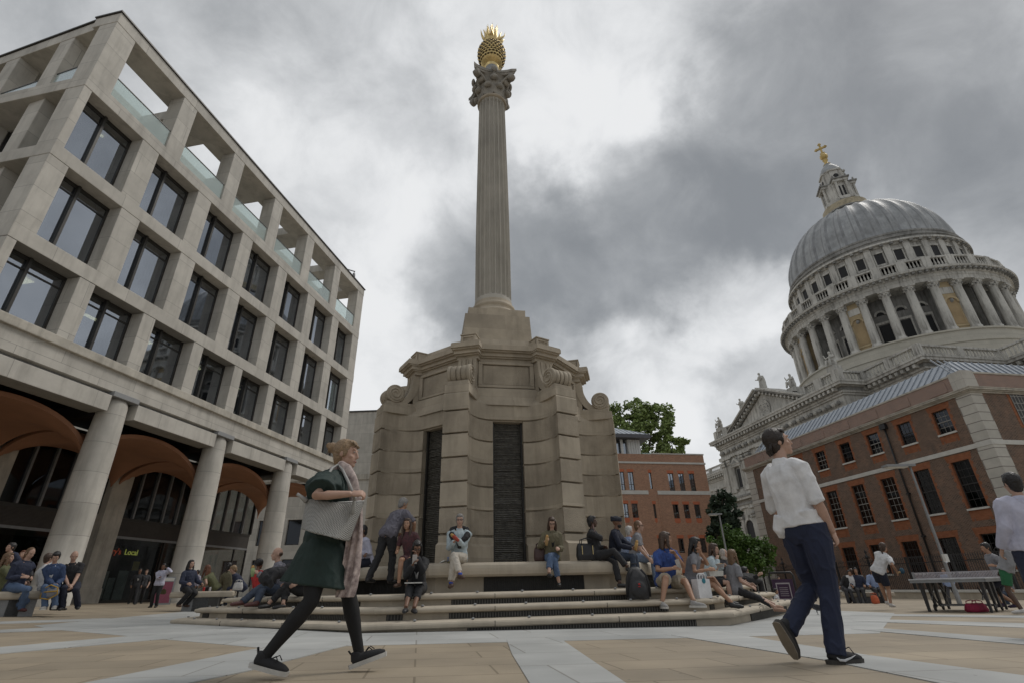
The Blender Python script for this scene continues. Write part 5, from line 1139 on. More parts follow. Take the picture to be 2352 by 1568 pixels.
    # clothes
    if top:
        mb=MB(); torso(mb,.014+loose,hem,.50,None,loose*.6+.006)
        if hem>-.05: pass
        if sl>0:
            for Sx,E_,W in ((SR,ER,WR),(SL,EL,WL)):
                g=.017+loose*.7; u=min(1,sl/.55); Pp=[Sx+(N_-Sx)*.55,Sx+(N_-Sx)*.22,Sx,Sx.lerp(E_,.4*u),Sx.lerp(E_,u)]; rd=[.058*ak+g*.6,.062*ak+g*.7,.060*ak+g,.052*ak+g,.044*ak+g]
                if sl>.55: v=(sl-.55)/.45; Pp+=[E_.lerp(W,.4*v),E_.lerp(W,v*.96)]; rd+=[.042*ak+g*.95,.032*ak+g*.75]
                mb.tube(Pp,rd,None,12); mb.ell(Sx-dir2*.014,(.056*ak+g*.55,)*3,None,10,7)
        if collar: mb.tube([N_-dir2*.055,N_+ndir*.008,N_+ndir*.032],[.094,.076,.066],None,14)
        if topx: topx(mb,dict(SR=SR,SL=SL,ER=ER,EL=EL,WR=WR,N=N_,P0=P0,LP=LP,dir2=dir2,ys=ys,xs=xs))
        bake(mb,vox,topname,top,t,2,wr,wf,seed,True)
    if open_:   # shirt front showing between the lapels
        mb=MB(); a=N_+ys*.062+dir2*.0; b_=P0+dir1*.22+yp*(.128*fat+loose+.018); c_=N_-dir2*.16+ys*(.122*fat+loose)
        mb.add([a-xs*.05,a+xs*.05,c_+xs*.045,b_+xs*.012,b_-xs*.012,c_-xs*.045],[(0,1,2,5),(5,2,3,4)],open_,True); o=mb.obj('shirt_front',t); sm=o.modifiers.new('s','SOLIDIFY'); sm.thickness=.012
        if tie: mb=MB(); mb.tube([a+ys*.012-dir2*.01,c_+ys*.014,b_+yp*.016],[.012,.02,.026],tie,6,flat=(ys,.35)); mb.obj('tie',t)
    elif tie: 
        mb=MB(); mb.tube([N_+ys*.075-dir2*.03,N_-dir2*.18+ys*.135*fat,P0+dir1*.2+yp*.128*fat],[.014,.022,.03],tie,6,flat=(ys,.4)); mb.obj('tie',t)
    if bottom:
        mb=MB(); torso(mb,.010,-.13,.12)
        if botx: botx(mb,dict(P0=P0,HR=HRt,HL=HLt,KR=KR,KL=KL,LP=LP,dir1=dir1,xp=xp,yp=yp))
        elif skirt is None:
            for Hx,K,A_ in ((HRt,KR,AR),(HLt,KL,AL)):
                g=.016 if bname!='leggings' else .004
                if bl<.7: u=bl/.55; Pp=[Hx+dir1*.03,Hx.lerp(K,.3*u),Hx.lerp(K,.95*min(1,u))]; rd=[.09*fat+g,.09*fat+g,.078+g*1.3]
                else: v=(bl-.55)/.45; Pp=[Hx+dir1*.03,Hx.lerp(K,.25),Hx.lerp(K,.7),K,K.lerp(A_,.4*v),K.lerp(A_,v)+Vector((0,-.008,-.028*v))]; rd=[.09*fat+g,.09*fat+g,.070+g,.056+g,.052+g,.046+g*1.1 if bname!='leggings' else .038]
                mb.tube(Pp,rd,None,12)
                if bl>=.7: mb.ell(K,(.056+g,)*3,None,10,7)
        else:
            ln=skirt; km=(KR+KL)/2
            if sit: 
                for Hx,K in ((HRt,KR),(HLt,KL)): mb.tube([Hx+dir1*.03,Hx.lerp(K,.5),Hx.lerp(K,ln)],[.10,.10,.085],None,12)
                mb.ell((HRt+HLt).lerp(KR+KL,ln*.5)*.5,(.13,.2,.075),None,12,8)
        bake(mb,vox,bname,bottom,t,2,wr*.9,13,seed+1,True)
    if shoe:
        for A_,sd,fy_,fp_ in ((AR,1,fyaw[1],fpitch[1]),(AL,-1,fyaw[0],fpitch[0])):
            fr=Matrix.Rotation(-R(fy_*sd),3,'Z')@Matrix.Rotation(R(fp_),3,'X'); F=lambda x,y,z: A_+fr@Vector((x,y,z)); mb=MB()
            mb.tube([F(0,-.055,-.045),F(0,0,-.04),F(0,.08,-.047),F(0,.15,-.055),F(0,.19,-.06)],[.042,.049,.048,.041,.024],None,12,flat=(fr@Vector((0,0,1)),.80)); mb.tube([F(0,-.022,-.05),F(0,-.014,.014 if not bare else -.03)],[.050,.047],None,12)
            so_=bake(mb,min(vox,.011),'shoe',shoe,t,2)
            if sole:
                mb=MB(); P=[(sx*w,y) for sx,seq in ((1,((-.09,.012),(-.08,.032),(-.02,.040),(.08,.047),(.15,.040),(.195,.018))),(-1,((.195,.018),(.15,.040),(.08,.047),(-.02,.040),(-.08,.032),(-.09,.012)))) for y,w in seq]
                Mx=Matrix.Translation(A_)@fr.to_4x4(); mb.prism(P,-.088,-.058,sole,1,1.03,M=Mx); mb.obj('sole',so_)
    # hair
    hm=HR_[hc]; mb=MB(); H_=lambda c,r: mb.ell(hl(*c),r,None,14,10,M=Hm); nm='hair'; hmat=hm
    if hair in('short','long','pony','bun','crop','mid'):
        g=.004 if hair=='crop' else .010
        H_((0,-.024,.030),(.076+g,.088+g,.094+g)); H_((0,-.055,-.012),(.066+g*.5,.045+g,.062)); 
        if hair!='crop': H_((0,.025,.088),(.060,.058,.036)); H_((0,.05,.080),(.05,.032,.028))
        H_((0,-.045,-.028),(.073 if hair!='crop' else .071,.060,.082)); H_((0,-.050,-.062),(.058,.042,.058))
        for s in (-1,1): H_((s*.068,.004,.005),(.012,.028,.045))
        if hair in('long','mid'):
            e=.30 if hair=='long' else .17
            loft(mb,[(hl(0,-.06,.05),Hm@X,Hm@Vector((0,1,0)),.07,.05),(hl(0,-.072,-.06),Hm@X,Hm@Vector((0,1,0)),.088,.048),(hl(0,-.078,-.15),Hm@X,Hm@Vector((0,1,0)),.095,.042),(hl(0,-.075,-.02-e),Hm@X,Hm@Vector((0,1,0)),.085,.026)],None)
            for s in (-1,1): mb.tube([hl(s*.062,.02,.06),hl(s*.080,.012,-.02),hl(s*.085,.02,-.11),hl(s*.082,.05,-.02-e*.9)],[.024,.026,.030,.014],None,8)
        if hair=='pony': mb.tube([hl(0,-.10,.03),hl(0,-.135,.01),hl(0,-.135,-.08),hl(0,-.11,-.22)],[.022,.03,.026,.010],None,8)
        if hair=='bun': H_((0,-.132,.052),(.044,.042,.046)); H_((.012,-.165,.066),(.024,.022,.026)); H_((-.01,-.150,.026),(.026,.024,.024)); H_((0,-.1,.03),(.04,.04,.04))
    elif hair=='bald': H_((0,-.040,-.006),(.0775,.066,.050))
    elif hair=='afro': H_((0,-.022,.045),(.108,.115,.105)); H_((.05,-.05,.06),(.07,.07,.07)); H_((-.05,-.04,.05),(.07,.07,.07))
    elif hair=='turban':
        nm='turban'; hmat=hc if not isinstance(hc,str) else hm; H_((0,-.02,.060),(.088,.105,.070))
        for i in range(5): 
            a=i/4; mb.tube([hl(.09*sin(q*2*PI/14),-.018+.108*cos(q*2*PI/14),.03+.02*a*3*abs(cos(q*PI/14+a))+.025*a) for q in range(15)],.018,None,6)
    elif hair=='scarf': nm='headscarf'; H_((0,-.022,.012),(.086,.10,.112)); H_((0,-.01,-.11),(.085,.085,.07))
    if hair!='none': bake(mb,max(.006,vox*.62),nm,MATS['striped headscarf cloth'] if hair=='scarf' else (MATS['dark turban cloth'] if hair=='turban' else hm),t,1,.0035 if vox>.008 else .0012,40,seed,True)
    if beard: mb=MB(); mb.ell(hl(0,.040,-.075),(.057,.058,.052),None,12,8,M=Hm); bake(mb,.007,'beard',HR_[beard],t,1,.002,50,seed)
    if eyes:
        for s in (-1,1):
            mb=MB(); mb.ell(hl(s*.031,.0815,.010),(.013,.006,.0055),EYEW,10,6,M=Hm); mb.ell(hl(s*.031,.0852,.010),(.0065,.0035,.0055),EYE,8,6,M=Hm); mb.obj('eye',t)
        mb=MB(); 
        for s in (-1,1): mb.tube([hl(s*.015,.094,.034),hl(s*.033,.093,.040),hl(s*.05,.080,.034)],.0042,hm if hair not in('turban','scarf') else HR_['black'],5)
        mb.obj('eyebrow',t) if 0 else None
        mb=MB(); mb.tube([hl(-.022,.088,-.067),hl(0,.099,-.066),hl(.022,.088,-.067)],[.003,.006,.003],LIP,6); mb.obj('mouth',t)
    if glasses:
        mb=MB()
        for s in (-1,1):
            mb.tube([hl(s*.033+.022*cos(a),.100,.010+.016*sin(a)) for a in [i*PI/6 for i in range(13)]],.003,BLACKM,5)
            if glasses=='dark': mb.ell(hl(s*.033,.099,.010),(.022,.003,.016),BLACKM,10,6,M=Hm)
            mb.bar(hl(s*.056,.099,.014),hl(s*.078,-.01,.010),.004,.005,BLACKM)
        mb.bar(hl(-.012,.101,.014),hl(.012,.101,.014),.004,.004,BLACKM); mb.obj('glasses',t)
    J=dict(root=t,P0=P0,N=N_,H=Hc,WR=WR,WL=WL,ER=ER,EL=EL,KR=KR,KL=KL,AR=AR,AL=AL,hl=hl,M=Matrix.Translation(loc)@Matrix.Rotation(-R(az),4,'Z')@Matrix.Scale(k,4),SR=SR,SL=SL,ys=ys,xs=xs,dir2=dir2)
    return J
def onside(px,py,k,a,z):
    az=PHI+k*PI/4; n=Vector((sin(az),-cos(az),0)); v=ray(px,py); h=Vector((v.x,v.y,0)); t=(a+MC.dot(n))/h.dot(n); p=h*t; return Vector((p.x,p.y,z))
def gr(px,d,dz=0):
    p=dp(px,1350,d); p.z=G(p.x,p.y)+dz; return p
blk=C('black cloth',.018,.018,.020); nav=C('navy cloth',.022,.028,.055); dnv=C('dark navy cloth',.012,.015,.030); whi=C('white cotton',.60,.60,.61); lil=C('lilac white cotton',.46,.46,.56); jea=C('blue denim',.07,.11,.19); ljea=C('pale blue denim',.15,.20,.29); djea=C('dark denim',.035,.048,.075); gry=C('grey marl',.20,.20,.215); chg=C('charcoal cloth',.045,.045,.050); oli=C('olive cotton',.13,.115,.07); olg=C('olive green cloth',.10,.105,.05); red=C('red cloth',.42,.03,.03); pbl=C('pale blue cotton',.40,.47,.50); bei=C('beige cotton',.36,.31,.24); crm=C('cream chino',.47,.43,.37); shg=C('slate purple cotton',.115,.11,.135); grn=C('green cloth',.02,.12,.05); lbl=C('light blue cotton',.26,.33,.50)
sb=C('brown leather shoe',.07,.038,.025,rough=.5); sbur=C('burgundy leather shoe',.085,.025,.022,rough=.45); sbl=C('black leather shoe',.015,.015,.016,rough=.5); sgy=C('grey trainer',.28,.27,.26); swh=C('white trainer',.55,.54,.53); SOLEW=C('white rubber sole',.52,.51,.48,rough=.6); SOLEG=C('tan rubber sole',.20,.17,.13,rough=.7)
pm('striped headscarf cloth',(.42,.38,.35),.85,.5,30,.1); pm('dark turban cloth',(.018,.02,.03),.85,.2,30,.2)
PLD=mat('plaid cotton',(.26,.25,.28),.85,.9,22,.1,col2=(.07,.075,.10)); FLO=mat('dark floral cotton',(.03,.022,.025),.85,.2,30,.1,col2=(.10,.03,.035)); TIED=mat('blue tie dye cotton',(.04,.09,.30),.85,.2,9,.1,col2=(.015,.025,.10)); PIN=mat('pinstripe cloth',(.016,.016,.018),.85,.1,5,.1,stripe=(7,'X',0,.9))
# ---- seated on the bench around the column
Sz=1.0
cardigan=person(onside(1054,1287,0,4.55,Sz),172,1.78,'grey haired man in pale shirt with a dark jumper round his shoulders, eating',sit=True,hp=('p',1056,1199,-.05),rh=('p',1043,1243,-.34),lh=('p',1052,1238,-.36),rf=('p',1036,1339,-.45),lf=('p',1057,1318,-.62),lkp=(.75,1,.45),face=(4,6),top=pbl,sl=1,bottom=crm,bl=.92,shoe=sb,hair='short',hc='grey',glasses=True,seed=1,wr=.008,fyaw=(20,10))
olive=person(onside(1268,1287,0,4.55,Sz),176,1.66,'long haired woman in an olive jacket and jeans, eating a wrap',sit=True,fem=True,hp=('p',1268,1208,-.12),face=(4,26),rh=('p',1251,1243,-.30),lh=('p',1284,1259,-.36),rf=('p',1284,1336,-.40),lf=('p',1261,1315,-.62),rkp=(-.1,1,.35),lkp=(.5,1,.5),top=oli,sl=1,loose=.018,topname='jacket',open_=blk,bottom=jea,bl=.86,shoe=sbl,bare=True,hair='long',hc='brown',glasses=True,seed=2,wr=.009)
suitw=person(onside(1370,1288,0,4.52,Sz),112,1.72,'woman in a black trouser suit talking on a phone beside a black tote',sit=True,fem=True,hp=('p',1358,1206,0),face=(-8,2),rh=('p',1362,1223,-.14),rep=(.6,.2,-1),lh=('p',1388,1256,-.1),lf=('p',1424,1338,-.25),rf=('p',1443,1301,-.30),rkp=(.1,1,.9),top=blk,loose=.008,topname='jacket',open_=whi,bottom=blk,bl=.92,shoe=sbl,bare=True,hair='short',hc='black',skin='dark',seed=3)
turban=person(onside(1412,1290,1,4.5,Sz),118,1.76,'bearded man in a dark turban and dark suit on the stone bench',sit=True,hp=('p',1416,1214,0),face=(-12,4),rh=('p',1452,1258,-.25),lh=('p',1456,1257,-.2),top=dnv,topname='jacket',open_=lbl,bottom=djea,shoe=sbl,hair='turban',hc='black',skin='brown',beard='black',seed=4)
person(onside(1438,1291,1,4.0,Sz),70,1.70,'white haired man seen from behind, between the turban and the sunglasses',sit=True,hp=('p',1445,1232,0),top=lbl,bottom=chg,hair='short',hc='white',shoe=sbl,seed=5,eyes=False)
person(onside(1457,1290,1,4.5,Sz),105,1.78,'man in grey polo shirt, pale jeans and sunglasses on the bench',sit=True,hp=('p',1466,1222,0),face=(-2,4),rh=('p',1490,1281,-.3),lh=('p',1492,1280,-.15),top=gry,sl=.42,bottom=ljea,shoe=sbl,hair='crop',hc='light',glasses='dark',seed=6)
person(onside(846,1290,-1,4.45,Sz),238,1.76,'man in lilac shirt and tie seated at the left end of the bench',sit=True,hp=('p',832,1222,0),face=(5,8),lh=('p',822,1268,-.2),rh=('p',838,1272,-.25),top=lil,tie=dnv,bottom=dnv,shoe=sbl,hair='crop',hc='black',skin='brown',seed=7)
person(onside(944,1290,0,4.5,Sz),185,1.66,'woman in a dark floral dress half hidden behind the bending man',sit=True,fem=True,hp=('p',936,1222,-.05),top=FLO,sl=.3,bottom=FLO,skirt=.8,hair='long',hc='brown',shoe=sb,bare=True,skin='tan',seed=8)
lean=person(onside(868,1343,-1,5.15,.465),38,1.80,'grey haired man in slate shirt bending forward with his back turned',pel=('p',893,1222,.0),hp=('p',928,1162,.28),face=(5,25),rh=('p',948,1226,.18),rep=(.9,.2,-.2),lh=('p',912,1226,.38),lf=('p',842,1338,-.05),rf=('p',897,1341,.05),top=shg,sl=.48,hem=-.13,loose=.014,bottom=blk,shoe=sbl,hair='short',hc='grey',skin='tan',seed=9,wr=.012,vox=.010,eyes=False)
# ---- on the steps
phoneg=person(onside(957,1346,0,6.16,.465),168,1.62,'girl in black with long black hair reading her phone, chin on hand',sit=True,fem=True,hp=('p',957,1259,-.22),face=(-2,30),rh=('p',948,1296,-.45),lh=('p',958,1277,-.36),lep=(-.1,.6,-1),rf=('p',932,1394,-.68),lf=('p',951,1395,-.66),kp=(0,1,.8),top=blk,topname='cardigan',loose=.016,open_=whi,bottom=PIN,bl=.78,shoe=sbl,bare=True,hair='long',hc='black',skin='brown',glasses=True,seed=10)
bluet=person(onside(1531,1350,0,6.14,.465),150,1.82,'young man in blue tie dye shirt and beige shorts with hand at mouth',sit=True,hp=('p',1529,1251,-.15),face=(-58,6),rh=('p',1545,1304,-.42),rep=(.7,-.2,-.8),lh=('p',1551,1272,-.30),lep=(-.2,.7,-1),rf=('p',1521,1382,-.70),lf=('p',1594,1380,-.58),rkp=(.35,1,.9),lkp=(-.25,1,.95),top=TIED,sl=.40,loose=.012,bottom=bei,bl=.50,bname='shorts',shoe=sgy,sole=SOLEW,hair='mid',hc='brown',skin='tan',beard=None,seed=11,wr=.009,vox=.010,fyaw=(15,25))
person(onside(1588,1347,0,6.1,.465),112,1.66,'woman with long black hair and headband in a grey dress, hand on face',sit=True,fem=True,hp=('p',1598,1257,-.05),face=(0,16),rh=('p',1627,1307,-.3),lh=('p',1609,1268,-.1),lep=(-.2,.8,-1),rf=('p',1682,1384,-.25),lf=('p',1672,1378,.0),kp=(0,1,.9),top=gry,sl=.30,bottom=gry,skirt=.75,bname='skirt',shoe=sbl,hair='long',hc='black',skin='tan',seed=12)
person(onside(1630,1345,1,6.1,.465),125,1.66,'woman in a pale blue jacket eating from a plastic bowl',sit=True,fem=True,hp=('p',1640,1273,0),face=(-4,8),rh=('p',1648,1284,-.18),lh=('p',1660,1300,-.15),rep=(.6,.3,-1),top=pbl,loose=.012,topname='jacket',open_=blk,bottom=blk,skirt=.8,bname='skirt',shoe=sbl,hair='mid',hc='brown',seed=13)
person(onside(1660,1342,1,5.75,.465),150,1.64,'woman in a striped headscarf facing her friend in grey',sit=True,fem=True,hp=('p',1663,1280,0),face=(-25,4),top=chg,bottom=blk,shoe=sbl,hair='scarf',seed=14)
person(onside(1690,1364,1,6.58,.29),82,1.66,'woman in a grey top and black leggings with long brown hair, seen from behind',sit=True,fem=True,hp=('p',1683,1286,0),face=(-10,0),rh=('p',1727,1347,-.1),lh=('p',1722,1340,.3),rf=('p',1785,1395,-.45),lf=('p',1782,1388,-.1),kp=(0,1,.9),top=gry,sl=.38,hem=-.13,loose=.016,bottom=blk,bl=.9,bname='leggings',shoe=C('nude flat shoe',.28,.17,.12),bare=True,hair='long',hc='light',seed=15,eyes=False)
person(onside(1712,1348,1,6.05,.465),70,1.7,'person in black half hidden behind the woman with long brown hair',sit=True,hp=('p',1713,1322,.6),top=blk,bottom=blk,hair='short',hc='black',shoe=sbl,seed=16,eyes=False)
plaid=person(onside(652,1340,-1,6.12,.465),236,1.80,'balding man in a plaid shirt and dark jeans holding a wrap',sit=True,hp=('p',632,1258,0),face=(6,6),lh=('p',592,1316,-.15),rh=('p',606,1318,-.28),lf=('p',556,1378,-.42),rf=('p',588,1380,-.5),kp=(0,1,.9),top=PLD,loose=.012,bottom=djea,shoe=sbur,hair='bald',hc='brown',seed=17,fat=1.08)
person(onside(700,1343,-1,6.1,.465),222,1.66,'woman in black with flat shoes beside the plaid shirt man',sit=True,fem=True,hp=('p',692,1268,0),lf=('p',616,1385,-.3),rf=('p',650,1386,-.4),kp=(0,1,.9),top=blk,bottom=blk,bl=.9,shoe=sbl,bare=True,hair='mid',hc='brown',seed=18)
# ---- bench on the far left
def bench(name,px0,px1,d0,d1,zt,label):
    a=dp(px0,1360,d0); b=dp(px1,1360,d1); c=(a+b)/2; a.z=b.z=0; L_=(b-a).length; t=empty(name,(c.x,c.y,G(c.x,c.y)),math.atan2(b.y-a.y,b.x-a.x),label,'bench','pale stone benches around the square'); h=zt-G(c.x,c.y)
    mb=MB(); mb.box(-L_/2,L_/2,-.28,.28,h-.17,h,STEP); mb.obj('seat',t,bevel=.05)
    for s in (-1,1): mb=MB(); mb.box(s*(L_/2-.75)-.35,s*(L_/2-.75)+.35,-.2,.2,-.05,h-.17,GRAN if s<0 else BRZ); mb.obj('support',t)
    return t
bench('stone_bench',-60,104,17.2,17.4,.70,'pale stone bench crowded with people at the far left edge')
bench('stone_bench',396,540,20.4,20.0,.64,'long pale stone bench with drink cans, beside the steps')
bench('stone_bench',1935,2050,28,28.5,.03,'dark stone bench with four men below the black railing')
Lz=.70
person(dp(26,1362,17.25)*Vector((1,1,0)) if 0 else Vector((*dp(26,1362,17.2).xy,Lz)),102,1.76,'shaven headed man in navy jumper and jeans eating at the left edge',sit=True,hp=('p',57,1294,0),face=(0,22),rh=('p',50,1324,-.25),lh=('p',54,1318,0),rf=('p',50,1394,-.15),lf=('p',22,1396,.15),top=nav,bottom=jea,shoe=sbur,hair='crop',hc='light',seed=20)
person(Vector((*dp(114,1362,17.25).xy,Lz)),152,1.68,'dark haired person in a denim jacket and jeans with a yellow strapped bag',sit=True,fem=True,hp=('p',124,1299,-.15),face=(-5,30),rh=('p',122,1342,-.35),lh=('p',130,1341,-.35),rf=('p',104,1390,-.4),lf=('p',127,1388,-.4),top=C('denim jacket',.035,.06,.13),topname='jacket',loose=.012,open_=whi,bottom=jea,shoe=sgy,sole=SOLEW,hair='short',hc='black',seed=21)
person(Vector((*dp(158,1362,17.3).xy,Lz)),150,1.70,'old balding man in a black polo shirt with hands between his knees',sit=True,hp=('p',166,1300,-.05),face=(-18,22),rh=('p',160,1351,-.4),lh=('p',163,1351,-.4),rf=('p',144,1392,-.35),lf=('p',180,1390,-.25),top=blk,sl=.42,bottom=dnv,shoe=sbl,hair='bald',hc='white',seed=22)
person(Vector((*dp(100,1362,17.9).xy,Lz)),10,1.72,'person in a white shirt on the far side of the left bench',sit=True,hp=('p',105,1297,.15),top=whi,bottom=dnv,shoe=sbl,hair='short',hc='brown',seed=23,eyes=False)
person(Vector((*dp(8,1362,17.9).xy,Lz)),60,1.66,'woman with long light brown hair at the very left edge',sit=True,fem=True,hp=('p',11,1290,0),top=olg,bottom=jea,shoe=sbl,hair='long',hc='light',seed=24)
person(gr(20,21),200,1.76,'dark haired man in a navy polo standing behind the left bench',hp=('p',22,1262,0),top=nav,sl=.4,bottom=dnv,shoe=sbl,hair='short',hc='black',seed=25)
person(gr(46,23),160,1.66,'woman with auburn hair standing behind the left bench',fem=True,hp=('p',49,1279,0),top=chg,bottom=blk,shoe=sbl,hair='mid',hc='auburn',seed=26)
# ---- under the arcade
def st(px,d,hx,hy,az,label,**k):
    g=gr(px,d); k.pop('h',0); hz=dp(hx,hy,d); g=Vector((hz.x,hz.y,G(hz.x,hz.y))); return person(g,az,1.75*max(.6,min(1.12,(hz.z-g.z)/1.63)),label,**k)
st(312,26,322,1310,140,'man in a dark suit and white shirt walking out of the shop',top=blk,topname='jacket',open_=whi,bottom=blk,shoe=sbl,hair='short',hc='black',skin='brown',lf=(-.1,.25,.085),rf=(.1,-.28,.12),seed=27)
st(330,26.6,337,1312,150,'person in dark grey clothes walking behind the suited man',top=chg,bottom=blk,shoe=sbl,hair='short',hc='brown',lf=(-.1,-.25,.12),rf=(.1,.25,.085),seed=28,sl=.45)
st(346,22.8,376,1300,168,'smiling man in lilac shirt and tie on the phone under the arcade',h=1.80,top=lil,tie=dnv,loose=.012,bottom=blk,shoe=sbl,hair='short',hc='black',skin='brown',lh=('p',384,1304,-.12),lep=(-1,.2,-.8),rh=('p',366,1325,-.25),seed=29)
st(450,27,455,1313,200,'man in a lilac shirt standing behind the second column',top=C('mauve cotton',.33,.31,.38),bottom=blk,shoe=sbl,hair='short',hc='black',skin='brown',seed=30)
B2=.64
def s2(px,d,hx,hy,az,label,z=B2,**k): return person(Vector((*dp(px,1360,d).xy,z)),az,k.pop('h',1.72),label,sit=True,hp=('p',hx,hy,0),**k)
s2(428,20.2,434,1317,115,'person in a navy jacket perched on the end of the long bench',top=nav,loose=.02,bottom=blk,shoe=sb,hair='mid',hc='black',rf=('p',410,1386,-.3),lf=('p',425,1386,-.1),seed=31,fem=True)
s2(494,20.6,481,1325,292,'woman with wavy brown hair in an olive sleeveless top, eating',top=olg,sl=.12,bottom=chg,shoe=sbl,hair='long',hc='auburn',fem=True,lh=('p',468,1345,-.1),rh=('p',466,1344,.05),seed=32)
s2(524,21.6,525,1328,350,'woman in a khaki coat with dark tied hair seen from behind',top=oli,loose=.02,topname='coat',bottom=blk,shoe=sbl,hair='pony',hc='black',fem=True,seed=33,eyes=False)
s2(556,20.6,544,1327,240,'blond man in a navy suit bending over a paper bag',top=nav,topname='jacket',bottom=nav,shoe=sbl,hair='short',hc='blond',face=(0,30),lh=('p',532,1358,-.1),rh=('p',530,1360,-.25),seed=34)
person(onside(602,1340,-2,6.1,.465),20,1.68,'person in a red top with round dark hair on the steps',sit=True,fem=True,hp=('p',591,1302,0),top=red,bottom=blk,shoe=sbl,hair='afro',hc='black',skin='brown',seed=35,eyes=False)
# ---- right hand side
person(gr(1776,19.5,.0),120,1.05,'small child in a white top sitting on the paving by the purple sign',sit=True,fem=True,pel=(0,0,.12),hp=('p',1782,1357,0),rf=(.12,.5,.08),lf=(-.1,.5,.08),kp=(.6,.3,.8),top=whi,sl=.2,bottom=whi,skirt=.6,bname='skirt',hair='pony',hc='black',seed=36,skin='tan')
st(1790,27,1789,1330,190,'person in red crouching behind the purple sign',top=red,bottom=blk,hair='short',hc='black',shoe=sbl,seed=37,h=1.35)
pw=dp(2043,1393,18.7)
ptw=person(pw,52,1.70,'girl in white tee and navy shorts playing table tennis with her back turned',fem=True,hp=('p',2036,1254,0),face=(15,0),rh=('p',2060,1312,-.1),lh=('p',2031,1306,.25),rf=('p',2046,1386,-.1),lf=('p',2038,1384,.22),top=whi,sl=.42,hem=-.12,loose=.012,bottom=dnv,bl=.45,bname='shorts',shoe=swh,hair='pony',hc='brown',skin='tan',seed=38,eyes=False)
ptm=person(dp(2316,1394,19.6),285,1.78,'dark haired man in grey tee leaning in with a table tennis bat',pel=('p',2302,1322,0),hp=('p',2264,1256,-.1),face=(0,12),lh=('p',2285,1298,-.35),rh=('p',2290,1315,.2),lf=('p',2300,1385,-.1),rf=('p',2334,1386,.1),top=gry,sl=.42,loose=.012,bottom=dnv,bl=.55,bname='shorts',shoe=C('purple black trainer',.04,.025,.06),hair='short',hc='black',skin='tan',seed=39)
person(dp(2350,1408,16.6),318,1.58,'girl in a grey hoodie and green shorts at the right edge',fem=True,hp=('p',2318,1264,0),face=(-10,0),top=C('grey hoodie',.24,.24,.25),loose=.022,topname='hoodie',hem=-.04,bottom=grn,bl=.42,bname='shorts',shoe=swh,hair='bun',hc='black',skin='dark',lh=('p',2310,1316,-.1),seed=40,wf=8,eyes=False)
rg=dp(2455,1450,9.2); rg.z=G(rg.x,rg.y)
person(rg,12,1.84,'man in a lavender shirt with his back turned at the right edge',hp=('p',2334,1112,0),top=lil,loose=.02,bottom=nav,shoe=sbl,hair='short',hc='black',seed=41,vox=.010,wr=.008,wf=8,eyes=False)
st(2196,25.5,2167,1310,235,'man in a blue shirt striding behind the table tennis table',top=lbl,bottom=chg,shoe=sbl,hair='short',hc='brown',rf=(.1,.35,.1),lf=(-.1,-.42,.16),seed=42)
for px,hx,hy,az,tp,lb_,hc in ((1946,1945,1345,200,blk,'man in black at the left end of the railing bench','black'),(1960,1957,1337,20,whi,'man in a white shirt with his back turned on the railing bench','brown'),(1978,1972,1341,210,nav,'man in a navy suit with hand to mouth on the railing bench','black'),(2016,2010,1343,205,lbl,'man in a light blue shirt bending over his lunch on the railing bench','black')):
    person(Vector((*dp(px,1365,28).xy,.06)),az,1.74,lb_,sit=True,hp=('p',hx,hy,0),top=tp,bottom=chg,shoe=sbl,hair='short',hc=hc,skin='tan',seed=px%50,group='men on the bench below the railing')
s2(2300,27,2303,1347,200,'person in a grey tee sitting on the low wall behind the table',z=-.12,top=gry,sl=.4,bottom=djea,shoe=sbl,hair='short',hc='brown',seed=44)
# ================================================================== the two people walking by in front
DGR=C('dark bottle green crepe',.010,.026,.022,rough=.75); TIGHT=C('black tights',.006,.006,.007,rough=.8); KNIT=C('black knit trainer',.016,.016,.018)
def cape(mb,D):
    SR,N,E=D['SR'],D['N'],D['ER']; a=SR+(N-SR)*.3; b=D['LP'](('p',737,1130,-.30)); c=D['LP'](('p',714,1126,-.10)); mb.tube([SR,SR.lerp(D['LP'](('p',765,1140,-.26)),.55),D['LP'](('p',762,1132,-.26))],[.08,.10,.09],None,12)
    mb.tube([a,SR+(0*N),SR.lerp(b,.45)+Vector((0,-.02,0)),b],[.07,.085,.10,.115],None,14); mb.tube([a,SR.lerp(c,.5),c],[.08,.10,.085],None,12)
    c2=D['LP'](('p',716,1118,.1)); mb.tube([N,SR.lerp(c2,.5),c2],[.08,.10,.07],None,12)
    SL=D['SL']; mb.tube([SL,SL.lerp(D['EL'],.5),SL.lerp(D['EL'],.9)],[.08,.095,.11],None,12)
def aline(mb,D):
    P0,LP=D['P0'],D['LP']; hem=LP(('p',727,1343,0)); X=Vector((1,0,0)); Y=Vector((0,1,0)); rr=[]
    for t,w,d in ((-.25,.16,.125),(0,.20,.145),(.2,.215,.18),(.45,.22,.205),(.75,.222,.235),(1.,.225,.275)):
        rr.append((P0.lerp(hem,t) if t>=0 else P0+D['dir1']*.16,X,Y,w,d))
    n=32; vs=[]
    for j,(c,xa,ya,w,d) in enumerate(rr):
        for i in range(n):
            a=2*PI*i/n; f=1+.06*max(0,j-1)/4*sin(a*7+j*.5); vs.append(c+xa*w*f*cos(a)+ya*d*f*sin(a)+Vector((0,0,-.04*sin(a)*(j/5)**2)))
    fs=[(j*n+i,j*n+(i+1)%n,(j+1)*n+(i+1)%n,(j+1)*n+i) for j in range(5) for i in range(n)]+[tuple(range(n))[::-1],tuple(5*n+i for i in range(n))]
    mb.add(vs,fs,None,True)
